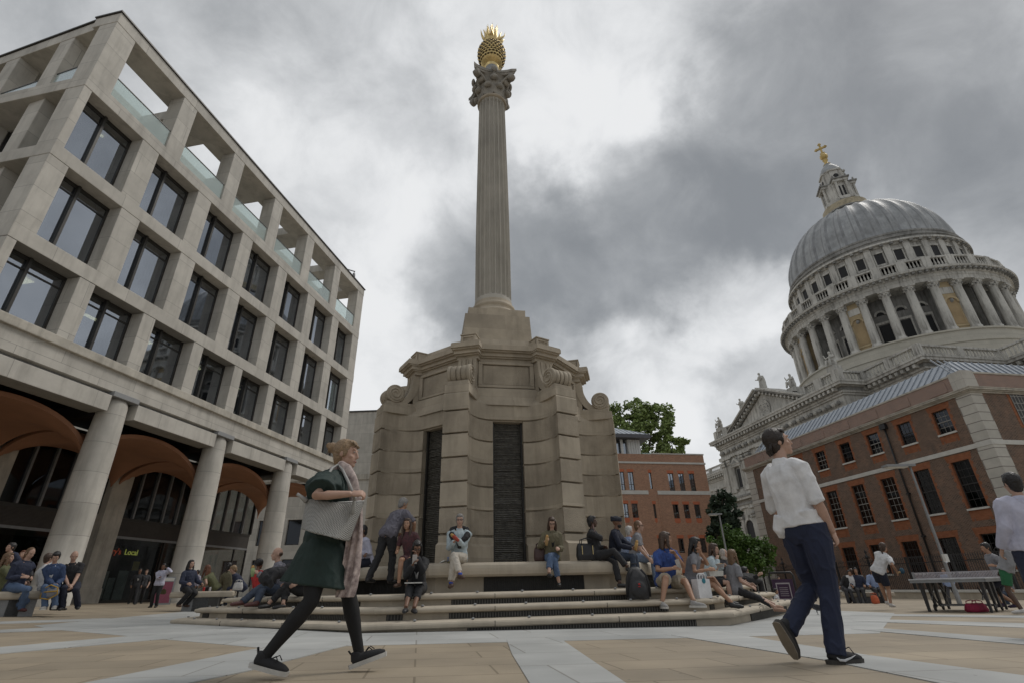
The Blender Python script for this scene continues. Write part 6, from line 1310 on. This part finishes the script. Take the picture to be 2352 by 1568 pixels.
fw=person(Vector((-1.43,4.22,G(-1.43,4.22))),90,1.69,'woman in a dark green dress and black tights striding past with a woven bag',fem=True,group='people walking past in front',pel=('p',748,1238,0),hp=('p',793,1038,.02),face=(2,4),rh=('p',806,1133,-.36),rep=(.9,-.5,-.6),lh=(-.20,.02,.74),
    rf=('p',611,1504,-.09),lf=('p',826,1502,.09),fpitch=(17,-13),fyaw=(4,2),top=DGR,sl=.42,loose=.012,hem=-.07,topx=cape,topname='dress_top',bottom=DGR,botx=aline,bname='skirt',shoe=KNIT,sole=SOLEW,hair='bun',hc='blond',seed=51,vox=.0078,wr=.004,rcurl=1.3,rpn=(-.6,.2,-.6),fat=1.06)
T=fw['root']
mb=MB()   # tights as a garment of their own
for Hx,K,A in ((Vector((.09,0,.9)),fw['KR'],fw['AR']),(Vector((-.09,0,.9)),fw['KL'],fw['AL'])):
    Hh=fw['P0']+Vector((.08 if Hx.x>0 else -.08,0,-.03)); mb.tube([Hh,Hh.lerp(K,.3),Hh.lerp(K,.7),K,K.lerp(A,.3),K.lerp(A,.7),A,A+Vector((0,.0,-.03))],[.098,.094,.077,.060,.063,.046,.039,.04],None,14); mb.ell(K,(.060,)*3,None,12,8)
bake(mb,.008,'tights',TIGHT,T,3,.001,10,1)
for nm_,A,fp in (('AR',fw['AR'],-13),('AL',fw['AL'],17)):
    fr=Matrix.Rotation(R(fp),3,'X'); mb=MB()
    for s in (-1,1): mb.tube([A+fr@Vector((s*.012,.055,-.005)),A+fr@Vector((s*.03,.085,.015)),A+fr@Vector((s*.035,.11,-.012))],.004,KNIT,5)
    for k in range(4): mb.tube([A+fr@Vector((-.022,.05+.025*k,-.006-.009*k)),A+fr@Vector((.022,.062+.025*k,-.008-.009*k))],.004,chg,5)
    mb.tube([A+fr@Vector((-.008,-.058,.0)),A+fr@Vector((-.008,-.075,.035)),A+fr@Vector((.008,-.075,.035)),A+fr@Vector((.008,-.058,.0))],.005,KNIT,5); mb.obj('shoe_lace',T)
SCF=mat('floral scarf',(.60,.50,.46),.85,.3,19,.15,col2=(.17,.125,.125)); 
mb=MB(); Mi=fw['M'].inverted(); q=lambda x,y,o: Mi@dp(x,y,4.455+o)
cen=fw['N']; 
mb.tube([cen+Vector((.075*cos(a),.075*sin(a),.045+.018*sin(a*2))) for a in [i*PI/7 for i in range(15)]],.034,SCF,10)
mb.tube([q(776,1060,-.08),q(797,1076,-.13),q(812,1105,-.16),q(816,1150,-.14),q(812,1210,-.12)],[.035,.045,.05,.045,.05],SCF,12,flat=((0.,.3,0.95) if 0 else (1,0,0),.4))
rb=[]; 
for s_,off in ((0,-.13),(1,-.06)):
    pts=[(818,1120),(819,1170),(815,1230),(808,1290),(799,1345-40*s_),(790,1372-40*s_)] if s_==0 else [(812,1110),(810,1170),(803,1240),(800,1290),(806,1325)]
    vs=[]; n=len(pts)
    for i,(x,y) in enumerate(pts):
        wd=.042+.008*i
        for j in range(9):
            u=j/8-.5; vs.append(q(x,y,off)+Vector((.028*sin(j*1.9+i*.7),u*wd*2,0)))
    fs=[(i*9+j,i*9+j+1,(i+1)*9+j+1,(i+1)*9+j) for i in range(n-1) for j in range(8)]
    mb.add(vs,fs,SCF,True)
o=mb.obj('scarf',T); sm=o.modifiers.new('t','SOLIDIFY'); sm.thickness=.006; o.modifiers.new('s','SUBSURF').render_levels=2
for nm_,y_ in (('hair_strand',0),):
    mb=MB(); hl=fw['hl']
    for i in range(26):
        a=-1.2+2.4*i/25; mb.tube([hl(.060*sin(a),.055-.02*abs(a),.095-.03*abs(a)),hl(.088*sin(a),-.01,.085-.055*abs(sin(a))),hl(.062*sin(a),-.085,.055-.03*abs(a)),hl(.018*sin(a*2),-.115,.04)],[.0035,.0045,.004,.003],HR_['blond'] if i%3 else HR_['light'],5)
    for i in range(9): mb.tube([hl(.02*sin(i*2.),-.12,.05),hl(.03*sin(i*2.3),-.155,.055+.03*cos(i)),hl(.04*sin(i*1.7),-.165,.02+.05*cos(i*1.9))],[.006,.005,.001],HR_['light'] if i%2 else HR_['blond'],5)
    for i in range(9): mb.tube([hl(-.05+.0125*i,.060,.098),hl(-.055+.014*i,.088,.072),hl(-.062+.0155*i,.086-.05*abs(i/4-1)**2,.046)],[.006,.006,.001],HR_['light' if i%3==0 else 'blond'],5)
    mb.obj('hair_strand',T)
# woven shoulder bag
WOV=mat('woven grey leather',(.36,.355,.335),.5,.1,4,.0); t=WOV.node_tree; b=t.nodes['Principled BSDF']
tcn=t.nodes.new('ShaderNodeTexCoord'); mp=t.nodes.new('ShaderNodeMapping'); mp.inputs['Rotation'].default_value=(0,R(45),0); t.links.new(tcn.outputs['Object'],mp.inputs[0])
ck=t.nodes.new('ShaderNodeTexVoronoi'); ck.inputs['Scale'].default_value=95; ck.inputs['Randomness'].default_value=.12; t.links.new(mp.outputs[0],ck.inputs['Vector']); bp=t.nodes.new('ShaderNodeBump'); bp.invert=True; bp.inputs['Strength'].default_value=1; bp.inputs['Distance'].default_value=.008; t.links.new(ck.outputs['Distance'],bp.inputs['Height']); t.links.new(bp.outputs[0],b.inputs['Normal'])
mr=t.nodes.new('ShaderNodeMapRange'); mr.inputs[1].default_value=.1; mr.inputs[2].default_value=.65; mr.inputs[3].default_value=1.08; mr.inputs[4].default_value=.62; t.links.new(ck.outputs['Distance'],mr.inputs[0]); mu=t.nodes.new('ShaderNodeMix'); mu.data_type='RGBA'; mu.blend_type='MULTIPLY'; mu.inputs[0].default_value=1; old=b.inputs['Base Color'].links[0].from_socket; t.links.new(old,mu.inputs[6]); t.links.new(mr.outputs[0],mu.inputs[7]); t.links.new(mu.outputs[2],b.inputs['Base Color'])
ba=dp(765,1240,4.1); bag=empty('handbag',ba,0,'large pale grey woven shoulder bag on the striding woman\'s arm','bag')
tl,tr,br,bl_=[dp(*p)-ba for p in ((705,1141,4.24),(838,1151,4.30),(801,1243,4.26),(691,1214,4.20))]
mb=MB(); n=10; out=Vector((.25,-.95,-.1)).normalized(); vs=[]
for side in (0,1):
    for j in range(n+1):
        for i in range(n+1):
            u,v=i/n,j/n; p=tl.lerp(tr,u).lerp(bl_.lerp(br,u),v); bul=(.055+.05*v)*(1-(2*u-1)**4)*(1 if side==0 else -1)+(.02 if side==0 else -.02); sag=-.025*sin(PI*u)*(1-v); vs.append(p+out*bul+Vector((0,0,sag)))
m_=n+1; K=m_*m_; fs=[]
for j in range(n):
    for i in range(n): a=j*m_+i; fs.append((a,a+m_,a+m_+1,a+1)); fs.append((K+a,K+a+1,K+a+m_+1,K+a+m_))
for i in range(n): fs+=[(i,i+1,K+i+1,K+i),(n*m_+i+1,n*m_+i,K+n*m_+i,K+n*m_+i+1),((i+1)*m_,i*m_,K+i*m_,K+(i+1)*m_),(i*m_+n,(i+1)*m_+n,K+(i+1)*m_+n,K+i*m_+n)]
mb.add(vs,fs,None,True); bake(mb,.008,'bag_body',WOV,bag,4,.006,9,3)
STR=C('grey leather strap',.33,.325,.31,rough=.5)
W0=lambda x,y,d: dp(x,y,d)-ba
mb=MB(); mb.tube([W0(722,1148,4.2),W0(742,1110,4.2),W0(763,1074,4.27),W0(776,1066,4.36),W0(787,1078,4.30),W0(800,1105,4.18),W0(811,1132,4.15),W0(816,1150,4.2)],.011,STR,8); mb.tube([W0(815,1138,4.2),W0(813,1155,4.19),W0(809,1180,4.185)],[.012,.013,.015],STR,8); mb.obj('strap',bag)
mb=MB(); mb.tube([W0(704,1150,4.2),W0(690,1138,4.2),W0(682,1133,4.2)],[.02,.012,.012],STR,8); mb.tube([tl+Vector((0,-.02,.0)),tl.lerp(tr,.5)+Vector((0,-.03,-.03)),tr+Vector((0,-.02,0))],.009,STR,8); mb.obj('rim',bag)
# ---- man in a white shirt
NAVT=C('navy chino',.012,.018,.046,rough=.8); SHW=C('white poplin',.66,.66,.67,rough=.8,bump=.55,bscale=11)
def blouse(mb,D):
    P0,LP=D['P0'],D['LP']; mb.tube([P0+Vector((-.10,-.07,.08)),P0+Vector((-.14,-.08,-.02)),P0+Vector((-.15,-.07,-.075))],[.07,.06,.03],None,10); mb.tube([P0+Vector((.1,-.04,.1)),P0+Vector((.12,-.04,.0))],[.08,.05],None,10)
    for S_,E,W in ((D['SR'],D['ER'],D['WR']),): mb.tube([S_.lerp(E,.78),S_.lerp(E,1.02)],[.060,.063],None,14)
fm=person(Vector((2.44,4.64,G(2.44,4.64))),64,1.85,'young man in a white shirt and navy trousers walking away to the right',group='people walking past in front',pel=('p',1843,1208,0),hp=('p',1779,1014,0),face=(34,-6),rh=('p',1912,1222,-.02),rep=(.6,-.9,-.2),lh=(-.16,.26,.98),lep=(-.8,-.6,-.3),
    rf=('p',1919,1493,-.05),lf=('p',1809,1438,-.06),fpitch=(-62,0),fyaw=(0,16),kp=(.1,1,.1),top=SHW,sl=.56,swk=.84,loose=.0,hem=-.06,wf=7,topx=blouse,bottom=NAVT,shoe=C('black mesh trainer',.014,.014,.016),sole=C('dark trainer sole',.05,.045,.04),hair='short',hc='dkbrown',skin='fair',seed=52,vox=.0072,wr=.0065,rcurl=1.5,eyes=False)
T=fm['root']; hl=fm['hl']
mb=MB(); rr_=random.Random(9)
for i in range(60):     # short tufts that break up the outline of the hair
    a=rr_.uniform(-1,1); b_=rr_.uniform(0,1); p0=Vector((.066*a,.06-.14*b_,.105-.03*abs(a)-.05*max(0,b_-.5))); p1=p0+Vector((.012*a+rr_.uniform(-.008,.008),-.014+rr_.uniform(-.008,.008),.012*(1-abs(a))))
    mb.tube([hl(*p0),hl(*p0.lerp(p1,.6)),hl(*p1)],[.011,.008,.001],HR_['dkbrown'],5)
for i in range(26):
    a=rr_.uniform(-1,1); mb.tube([hl(.062*a,-.085,-.02),hl(.060*a,-.098,-.065),hl(.052*a,-.088,-.108)],[.010,.009,.002],HR_['dkbrown'],5)
for s_ in (-1,1):
    for i in range(5): mb.tube([hl(s_*.073,.022-.012*i,.035),hl(s_*.079,.020-.012*i,.0),hl(s_*.074,.020-.011*i,-.022)],[.010,.008,.002],HR_['dkbrown'],5)
mb.obj('hair_strand',T)
A=fm['AR']; fr=Matrix.Rotation(-R(16),3,'Z'); mb=MB()
sw=[(-.045,-.038),(-.025,-.056),(.015,-.060),(.07,-.046),(.115,-.030)]; 
P=[A+fr@Vector((.052 if y<.1 else .048,y,z)) for y,z in sw]; mb.tube(P,[.003,.008,.009,.005,.0015],whi,8,flat=(fr@Vector((1,0,0)),.3)); mb.obj('shoe_logo',T)
mb=MB()
for k in range(5): mb.tube([A+fr@Vector((-.026,.045+.025*k,-.004-.011*k)),A+fr@Vector((.026,.055+.025*k,-.006-.011*k))],.004,chg,5)
mb.tube([A+fr@Vector((.01,.05,.0)),A+fr@Vector((.04,.085,.02)),A+fr@Vector((.055,.10,-.02))],.004,blk,5); mb.obj('shoe_lace',T)
A=fm['AL']; fr=Matrix.Rotation(-R(62),3,'X'); mb=MB(); mb.prism([(sx*w,y) for sx,seq in ((1,((-.09,.012),(-.08,.033),(-.02,.041),(.08,.048),(.15,.041),(.195,.018))),(-1,((.195,.018),(.15,.041),(.08,.048),(-.02,.041),(-.08,.033),(-.09,.012)))) for y,w in seq],-.094,-.086,SOLEG,1,1,M=Matrix.Translation(A)@fr.to_4x4()); mb.obj('sole_tread',T)
# ================================================================== things people have with them
def at(J,key,off=(0,0,0)): return J['M']@(J[key]+Vector(off))
def phone(p,rot,label,case=None):
    t=empty('phone',p,0,label,'phone'); t.rotation_euler=rot; mb=MB(); mb.box(-.037,.037,-.005,.005,-.075,.075,case or C('phone shell',.45,.42,.40,rough=.35)); mb.obj('case',t,bevel=.004); mb=MB(); mb.box(-.033,.033,-.0065,-.005,-.07,.07,C('phone screen',.02,.022,.03,rough=.1)); mb.obj('screen',t)
def toward(J,key,off): return at(J,key)+Vector(off)
phone(toward(suitw,'WR',(.02,-.08,.09)),(R(-12),R(18),R(70)),'pale phone held to the ear of the woman in the black suit',C('pink phone shell',.38,.22,.20,rough=.4))
phone(toward(phoneg,'WR',(.04,-.07,.08)),(R(-30),0,R(190)),'gold phone in the hand of the girl in black')
phone(toward(bluet,'WR',(.09,-.06,.07)),(R(-25),R(10),R(160)),'grey phone in the hand of the man in blue tie dye')
def wrapf(p,d,label,c1,c2):
    t=empty('wrapped_sandwich',p,0,label,'food'); d=Vector(d).normalized(); mb=MB(); mb.tube([-d*.10,-d*.02,d*.06],[.028,.036,.034],c1,10); mb.obj('paper',t); mb=MB(); mb.tube([d*.05,d*.085,d*.11],[.032,.030,.018],c2,10); mb.obj('filling',t)
FOOD=C('bread crust',.42,.25,.09); PAP=C('white food paper',.55,.54,.50); BRP=C('brown paper wrap',.36,.23,.10); GRP=C('green printed wrapper',.30,.38,.18)
wrapf(toward(olive,'WR',(.04,-.08,.02)),(.15,-.1,1),'brown paper wrap held upright by the woman in the olive jacket',BRP,FOOD)
wrapf(toward(plaid,'WL',(-.07,-.08,.04)),(-.1,-.1,1),'white and green wrap held by the plaid shirt man',GRP,FOOD)
wrapf(toward(cardigan,'WL',(-.05,-.10,.03)),(-.6,-.3,.5),'small snack in the hands of the grey haired man on the bench',C('red snack packet',.35,.06,.04),FOOD)
wrapf(toward(turban,'WR',(.08,-.06,.05)),(.3,0,1),'bread roll in the hand of the man in the dark turban',FOOD,FOOD)
J=cardigan; mb=MB(); nN=J['N']; k_=blk   # jumper round the shoulders
mb.tube([nN+Vector((.165,.02,-.12)),nN+Vector((.13,-.05,-.015)),nN+Vector((0,-.09,.015)),nN+Vector((-.13,-.05,-.015)),nN+Vector((-.165,.02,-.12))],[.075,.088,.09,.088,.075],None,12)
for s in (-1,1): mb.tube([nN+Vector((s*.16,.03,-.10)),nN+Vector((s*.11,.135,-.17)),nN+Vector((s*.02,.17,-.24)),nN+Vector((s*-.01,.18,-.36))],[.075,.055,.045,.035],None,10)
bake(mb,.012,'draped_jumper',blk,J['root'],2,.006,16,4,True)
J=cardigan
mb=MB()
for A in (J['AR'],J['AL']): mb.tube([A+Vector((0,0,-.03)),A+Vector((0,-.005,.03))],.040,C('bright blue sock',.03,.07,.35),10)
mb.obj('sock',J['root'])
def can(p,label,c):
    t=empty('drink_can',p,0,label,'can'); mb=MB(); mb.lathe([(.024,0),(.032,.008),(.032,.10),(.028,.115),(.026,.118)],c,14); mb.obj('body',t); mb=MB(); mb.lathe([(.026,.118),(.022,.115),(.0,.115)],STEELG,14); mb.obj('lid',t)
p=onside(1030,1287,0,4.5,Sz); can(p,'blue and yellow drink can on the bench beside the grey haired man',mat('blue yellow can',(.10,.16,.36),.35,.2,12,0,col2=(.45,.38,.08),metal=.3))
mb=MB(); p=onside(1018,1287,0,4.52,Sz); mb.add([(-.09,-.03,.002),(.07,-.06,.05),(.09,.03,.03),(-.06,.05,.002),(0,0,.06)],[(0,1,4),(1,2,4),(2,3,4),(3,0,4)],PAP); tag(mb.obj('paper_napkin',loc=p),'crumpled white napkin on the bench beside the drink can','napkin')
p=Vector((*dp(466,1362,20.25).xy,B2)); can(p,'red drink can on the long bench',C('red can',.45,.03,.03,rough=.35)); p=Vector((*dp(480,1362,20.25).xy,B2)); can(p,'white drink can on the long bench',C('white can',.5,.5,.52,rough=.35))
def tote(p,rz,w,d,h,m,label,zipm=None,name='handbag'):
    t=empty(name,p,rz,label,'bag'); mb=MB(); loft(mb,[(Vector((0,0,.01)),Vector((1,0,0)),Vector((0,1,0)),w*.48,d*.45),(Vector((0,0,h*.3)),Vector((1,0,0)),Vector((0,1,0)),w*.52,d*.55),(Vector((0,0,h*.75)),Vector((1,0,0)),Vector((0,1,0)),w*.48,d*.45),(Vector((0,0,h)),Vector((1,0,0)),Vector((0,1,0)),w*.42,d*.2)],None); bake(mb,.014,'body',m,t,2,.006,10,int(w*100))
    mb=MB(); 
    for y in (-d*.25,d*.25): mb.tube([(-w*.28,y,h*.92),(-w*.25,y,h*1.2),(0,y,h*1.32),(w*.25,y,h*1.2),(w*.28,y,h*.92)],.010,m,8)
    mb.obj('handle',t)
    if zipm: 
        mb=MB()
        for x in (-w*.3,w*.22): mb.box(x-.006,x+.006,-d*.56,-d*.52,h*.35,h*.85,zipm)
        mb.obj('zip',t)
    return t
tote(onside(1349,1288,0,4.62,Sz),PHI+.1,.46,.20,.34,C('black nylon',.016,.016,.018,rough=.55),'large black tote bag with brass zips on the bench',GOLD)
tote(onside(1240,1288,0,4.55,Sz),PHI-.3,.24,.14,.28,C('dark brown leather',.05,.022,.018,rough=.5),'small dark brown handbag beside the woman in the olive jacket')
# backpack on the steps
t=empty('backpack',onside(1466,1371,0,6.56,.29),PHI-.15,'black backpack with a small red emblem standing on the step','bag')
mb=MB(); X=Vector((1,0,0));Y=Vector((0,1,0)); loft(mb,[(Vector((0,0,.01)),X,Y,.19,.13),(Vector((0,0,.15)),X,Y,.20,.15),(Vector((0,0,.35)),X,Y,.175,.125),(Vector((0,.02,.48)),X,Y,.12,.08),(Vector((0,.03,.52)),X,Y,.06,.04)],None); mb.ell((0,-.12,.16),(.14,.06,.14),None); NYL=C('backpack nylon',.020,.020,.022,rough=.6); bake(mb,.012,'body',NYL,t,2,.006,9,2)
mb=MB(); mb.tube([(-.06,.06,.48),(-.05,.08,.57),(.05,.08,.57),(.06,.06,.48)],.012,blk,8); mb.obj('handle',t)
for s in (-1,1): mb=MB(); mb.tube([(s*.08,-.09,.47),(s*.15,-.11,.38),(s*.19,-.10,.2),(s*.2,-.05,.05)],.018,blk,8,flat=((0,1,0),.5)); mb.obj('strap',t)
mb=MB(); 
for dx,dz in ((0,0),(.012,.008),(-.012,.008),(0,.016),(.008,-.03),(-.012,-.03)): mb.ell((dx,-.180,.235+dz),(.010,.006,.009),red,7,5)
mb.obj('emblem',t)
# white paper bag
t=empty('paper_bag',onside(1616,1376,0,6.56,.29),PHI+.35,'white paper carrier bag with a round teal sticker on the step','bag')
WP=C('white paper',.62,.62,.63,rough=.8,bump=.3,scale=5); mb=MB(); mb.prism([(-.16,-.07),(.16,-.07),(.16,.07),(-.16,.07)],0,.30,WP,1,.97); mb.obj('body',t)
mb=MB(); 
for y in (-.06,.0): mb.tube([(-.07,y,.28),(-.065,y,.36),(-.03,y-.01,.385),(.03,y-.01,.385),(.065,y,.36),(.07,y,.28)],.013,WP,8,flat=((0,1,0),.3))
mb.obj('handle',t); mb=MB(); mb.lathe([(.0,-.006),(.042,-.006),(.042,.0)],C('teal sticker',.03,.17,.22),20,M=Matrix.Translation((.0,-.079,.27))@Matrix.Rotation(PI/2,4,'X')); mb.obj('sticker',t)
# bowls, boxes, a notebook
p=at(phoneg,'KR').lerp(at(phoneg,'KL'),.5)+Vector((0,.02,.085)); t=empty('notebook',p,R(-5),'closed notebook on the lap of the girl in black','notebook'); mb=MB(); mb.box(-.15,.15,-.11,.11,-.012,.012,chg); mb.obj('cover',t); mb=MB(); mb.box(-.145,.145,-.113,.105,-.008,.008,PAP); mb.obj('pages',t)
def bowl(p,label,m,r=.085,h=.06,box=False):
    t=empty('food_box' if box else 'food_bowl',p,0,label,'food box'); mb=MB()
    if box: mb.prism([(-.13,-.09),(.13,-.09),(.13,.09),(-.13,.09)],0,.085,m,.9,1)
    else: mb.lathe([(r*.7,0),(r,h),(r*1.05,h+.004),(r*.95,h)],m,18)
    mb.obj('tray',t); mb=MB(); mb.ell((0,0,h*.9 if not box else .075),(r*.9,r*.8,.02),FOOD,10,6); mb.obj('filling',t)
bowl(dp(1655,1302,math.hypot(*onside(1640,1345,1,6.4,0).xy)-.3),'clear plastic bowl of food held by the woman in pale blue',C('clear plastic',.30,.29,.30,rough=.2))
bowl(dp(1643,1322,math.hypot(*onside(1600,1347,0,6.15,0).xy)-.1),'white food box on the lap of the woman in the grey dress',PAP,box=True)
tote(Vector((*dp(543,1365,20.1).xy,B2)),0,.30,.18,.24,C('white plastic bag',.48,.47,.46,rough=.4),'white carrier bag beside the man in the navy suit')
pc=dp(652,1312,math.hypot(*onside(690,1343,-1,6.5,0).xy)); t=empty('coat',pc,.4,'black coat bundled over the lap of the woman in black on the steps','coat'); mb=MB(); mb.ell((0,0,-.02),(.36,.16,.10),None); mb.ell((.2,.02,.04),(.22,.15,.12),None); mb.ell((-.25,-.02,-.10),(.15,.12,.13),None); mb.tube([(-.1,-.1,0),(-.2,-.14,-.15),(-.15,-.12,-.24)],[.07,.06,.04],None); bake(mb,.014,'body',blk,t,2,.016,9,5,True)
# yellow strapped bag
t=empty('handbag',Vector((*dp(120,1352,16.85).xy,.52)),R(10),'grey handbag with yellow straps on the denim jacket person\'s lap','bag'); mb=MB(); mb.ell((0,0,.14),(.17,.09,.13),None); bake(mb,.014,'body',gry,t,2,.005,9,3)
mb=MB(); YS=C('yellow strap',.42,.25,.03); mb.tube([(-.14,-.09,.05),(-.13,-.1,.22),(0,-.09,.30),(.15,-.08,.24),(.17,-.06,.1),(.05,-.1,.0),(-.14,-.09,.03)],.012,YS,7); mb.tube([(-.12,-.1,.15),(.16,-.09,.17)],.012,YS,7); mb.obj('strap',t)
# advertising boards
t=empty('pavement_sign',gr(376,24.3),R(28),'pink pavement sign leaning beside the second round column','sign'); t.scale=(.85,.85,.85); mb=MB(); PNK=mat('pink poster',(.22,.05,.085),.5,.15,4,0)
M=Matrix.Rotation(R(-8),4,'X'); mb.box(-.36,.36,-.02,.02,.05,1.15,STEELG,M); M2=Matrix.Translation((0,.35,0))@Matrix.Rotation(R(8),4,'X'); mb.box(-.36,.36,-.02,.02,.05,1.12,STEELG,M2); mb.obj('frame',t); mb=MB(); mb.box(-.31,.31,-.026,-.02,.12,.95,PNK,M); mb.obj('poster',t); mb=MB(); mb.ell(M@Vector((.02,-.027,.50)),(.11,.006,.17),C('dark poster picture',.06,.05,.02)); mb.obj('poster_picture',t); mb=MB(); mb.box(-.31,.31,-.026,-.02,.98,1.10,SILL,M); mb.obj('header',t)
t=empty('pavement_sign',gr(1800,21.),R(-38),'black framed swinging pavement sign with a purple poster','sign'); mb=MB(); PUR=mat('purple poster',(.045,.018,.055),.5,.15,4,0)
mb.tube([(-.38,0,.12),(-.38,0,.95),(-.33,0,1.05),(.33,0,1.05),(.38,0,.95),(.38,0,.12),(-.38,0,.12)],.035,BLACKM,8); mb.box(-.45,.45,-.25,.25,.0,.05,BLACKM); mb.obj('frame',t); mb=MB(); mb.box(-.33,.33,-.015,.015,.15,.85,PUR); mb.obj('poster',t)
mb=MB(); 
for a in ((-.22,.22,.70,.74),(-.22,.22,.22,.26),(-.22,-.19,.26,.70),(.19,.22,.26,.70)): mb.box(a[0],a[1],-.019,-.0155,a[2],a[3],C('pale poster line',.40,.37,.40))
for k in range(5): mb.box(-.13,.13,-.019,-.0155,.34+.06*k,.355+.06*k,MATS['pale poster line'])
mb.obj('poster_lines',t)
p=gr(1763,20.5); mb=MB(); mb.ell((0,0,.14),(.14,.14,.14),C('red rubber',.5,.02,.03,rough=.35),16,10); tag(mb.obj('ball',loc=p),'red ball on the paving near the purple pavement sign','ball')
# pigeon
pg=gp(1880,1411); t=empty('pigeon',pg,R(55),'grey pigeon walking on the pale paving behind the white shirt man','pigeon'); PIG=C('grey feather',.085,.088,.10); mb=MB()
M=Matrix.Rotation(R(18),3,'X'); mb.ell((0,0,.155),(.062,.125,.065),None,14,9,M=M); mb.tube([(0,.08,.185),(0,.115,.235),(0,.125,.265)],[.048,.032,.028],None,10); mb.ell((0,.130,.272),(.024,.03,.024),None); mb.tube([(0,.155,.27),(0,.178,.262)],[.009,.002],None,6); mb.tube([(0,-.08,.14),(0,-.20,.105)],[.045,.03],None,8,flat=((0,0,1),.35))
for s in (-1,1): mb.tube([(s*.022,.01,.11),(s*.022,.015,.05),(s*.022,.0,.008),(s*.022,.04,.006)],[.016,.008,.006,.004],None,6)
bake(mb,.007,'body',PIG,t,2); mb=MB(); 
for s in (-1,1): mb.ell((s*.058,-.03,.165),(.012,.11,.045),C('dark wing feather',.035,.036,.042),10,6,M=M)
mb.obj('wing',t)
# table tennis table
def tttable(c,yaw,label):
    t=empty('tennis_table',c,yaw,label,'table'); GRY=C('grey table top',.36,.37,.38,rough=.55); DKF=C('charcoal table frame',.03,.03,.033,rough=.5)
    mb=MB(); mb.box(-1.37,-.005,-.7625,.7625,.725,.76,GRY); mb.box(.005,1.37,-.7625,.7625,.725,.76,GRY); mb.obj('table_top',t,bevel=.01); mb=MB()
    for y in (-.74,.74): mb.box(-1.34,1.34,y-.015,y+.015,.67,.724,STEELG)
    for x in (-1.34,1.34): mb.box(x-.015,x+.015,-.72,.72,.67,.724,STEELG)
    mb.obj('apron',t)
    for x in (-1.05,1.05,-.28,.28):
        for y in (-.6,.6):
            mb=MB(); mb.prism([(x-.09,y-.035),(x+.09,y-.035),(x+.09,y+.035),(x-.09,y+.035)],0.0,.67,DKF,.62,1,x,y) if abs(x)>.5 else mb.prism([(x-.11,y-.035),(x+.11,y-.035),(x+.11,y+.035),(x-.11,y+.035)],0.09,.67,DKF,.6,1,x,y); mb.obj('leg',t)
    mb=MB(); 
    for s in (-1,1):
        for y in (-.5,.5): mb.bar((s*1.0,y,.55),(s*.3,y,.12),.025,.025,DKF); mb.bar((s*.28,y,.6),(s*.95,y,.28),.02,.02,STEELG)
        mb.bar((s*.28,-.6,.14),(s*.28,.6,.14),.03,.03,STEELG)
    mb.obj('brace',t)
    for s in (-1,1):
        for y in (-.6,.6): mb=MB(); mb.lathe([(.03,-.02),(.075,-.02),(.085,-.01),(.085,.01),(.075,.02),(.03,.02),(.03,-.02)],BLACKM,16,M=Matrix.Translation((s*.42,y,.085))@Matrix.Rotation(PI/2,4,'X')); w=mb.obj('wheel',t); mb=MB(); mb.lathe([(.0,-.012),(.05,-.012),(.05,.012),(.0,.012)],STEELG,12,M=Matrix.Translation((s*.42,y,.085))@Matrix.Rotation(PI/2,4,'X')); mb.obj('hub',w)
    mb=MB(); NET=C('perforated net plate',.42,.39,.41)
    mb.box(-.006,.006,-.915,.915,.762,.785,NET); mb.box(-.006,.006,-.915,.915,.895,.915,NET)
    for k in range(62): y=-.915+1.83*k/61; mb.box(-.004,.004,y-.006,y+.006,.785,.895,NET)
    for k in range(4): mb.box(-.0045,.0045,-.914,.914,.803+.023*k,.810+.023*k,NET)
    for y in (-.93,.93): mb.box(-.03,.03,y-.02,y+.02,.70,.93,STEELG)
    mb.obj('net',t)
    return t
tc_=Vector((11.45,14.65,0)); tc_.z=G(11.45,14.65); tttable(tc_,R(42),'grey outdoor table tennis table with a perforated net plate')
def bat(J,key,off,label,rot):
    t=empty('bat',toward(J,key,off),0,label,'bat'); t.rotation_euler=rot; mb=MB(); mb.lathe([(.0,-.008),(.075,-.008),(.078,0),(.075,.008),(.0,.008)],C('blue rubber',.012,.06,.10,rough=.6),22,M=Matrix.Translation((0,0,.10))@Matrix.Rotation(PI/2,4,'X')); mb.obj('blade',t); mb=MB(); mb.box(-.015,.015,-.011,.011,-.09,.03,BRP); mb.obj('handle',t)
bat(ptw,'WR',(.08,.02,-.01),'blue bat in the hand of the girl in navy shorts',(R(10),R(70),R(20))); bat(ptm,'WL',(.03,-.12,-.05),'blue bat in the hand of the man in the grey tee',(R(60),R(100),R(-20)))
p=dp(2174,1290,18); mb=MB(); mb.ell((0,0,0),(.022,.022,.022),whi,12,8); tag(mb.obj('table_tennis_ball',loc=p),'white table tennis ball in the air above the net','ball')
tote(gr(2225,17.6),.2,.55,.3,.2,C('magenta holdall',.25,.015,.05),'magenta bag on the ground under the table tennis table')
tote(gr(2002,26.5),.2,.3,.2,.3,C('orange carrier bag',.45,.10,.04),'orange carrier bag on the ground below the bench by the railing')
bpy.data.scenes.remove(TMP)
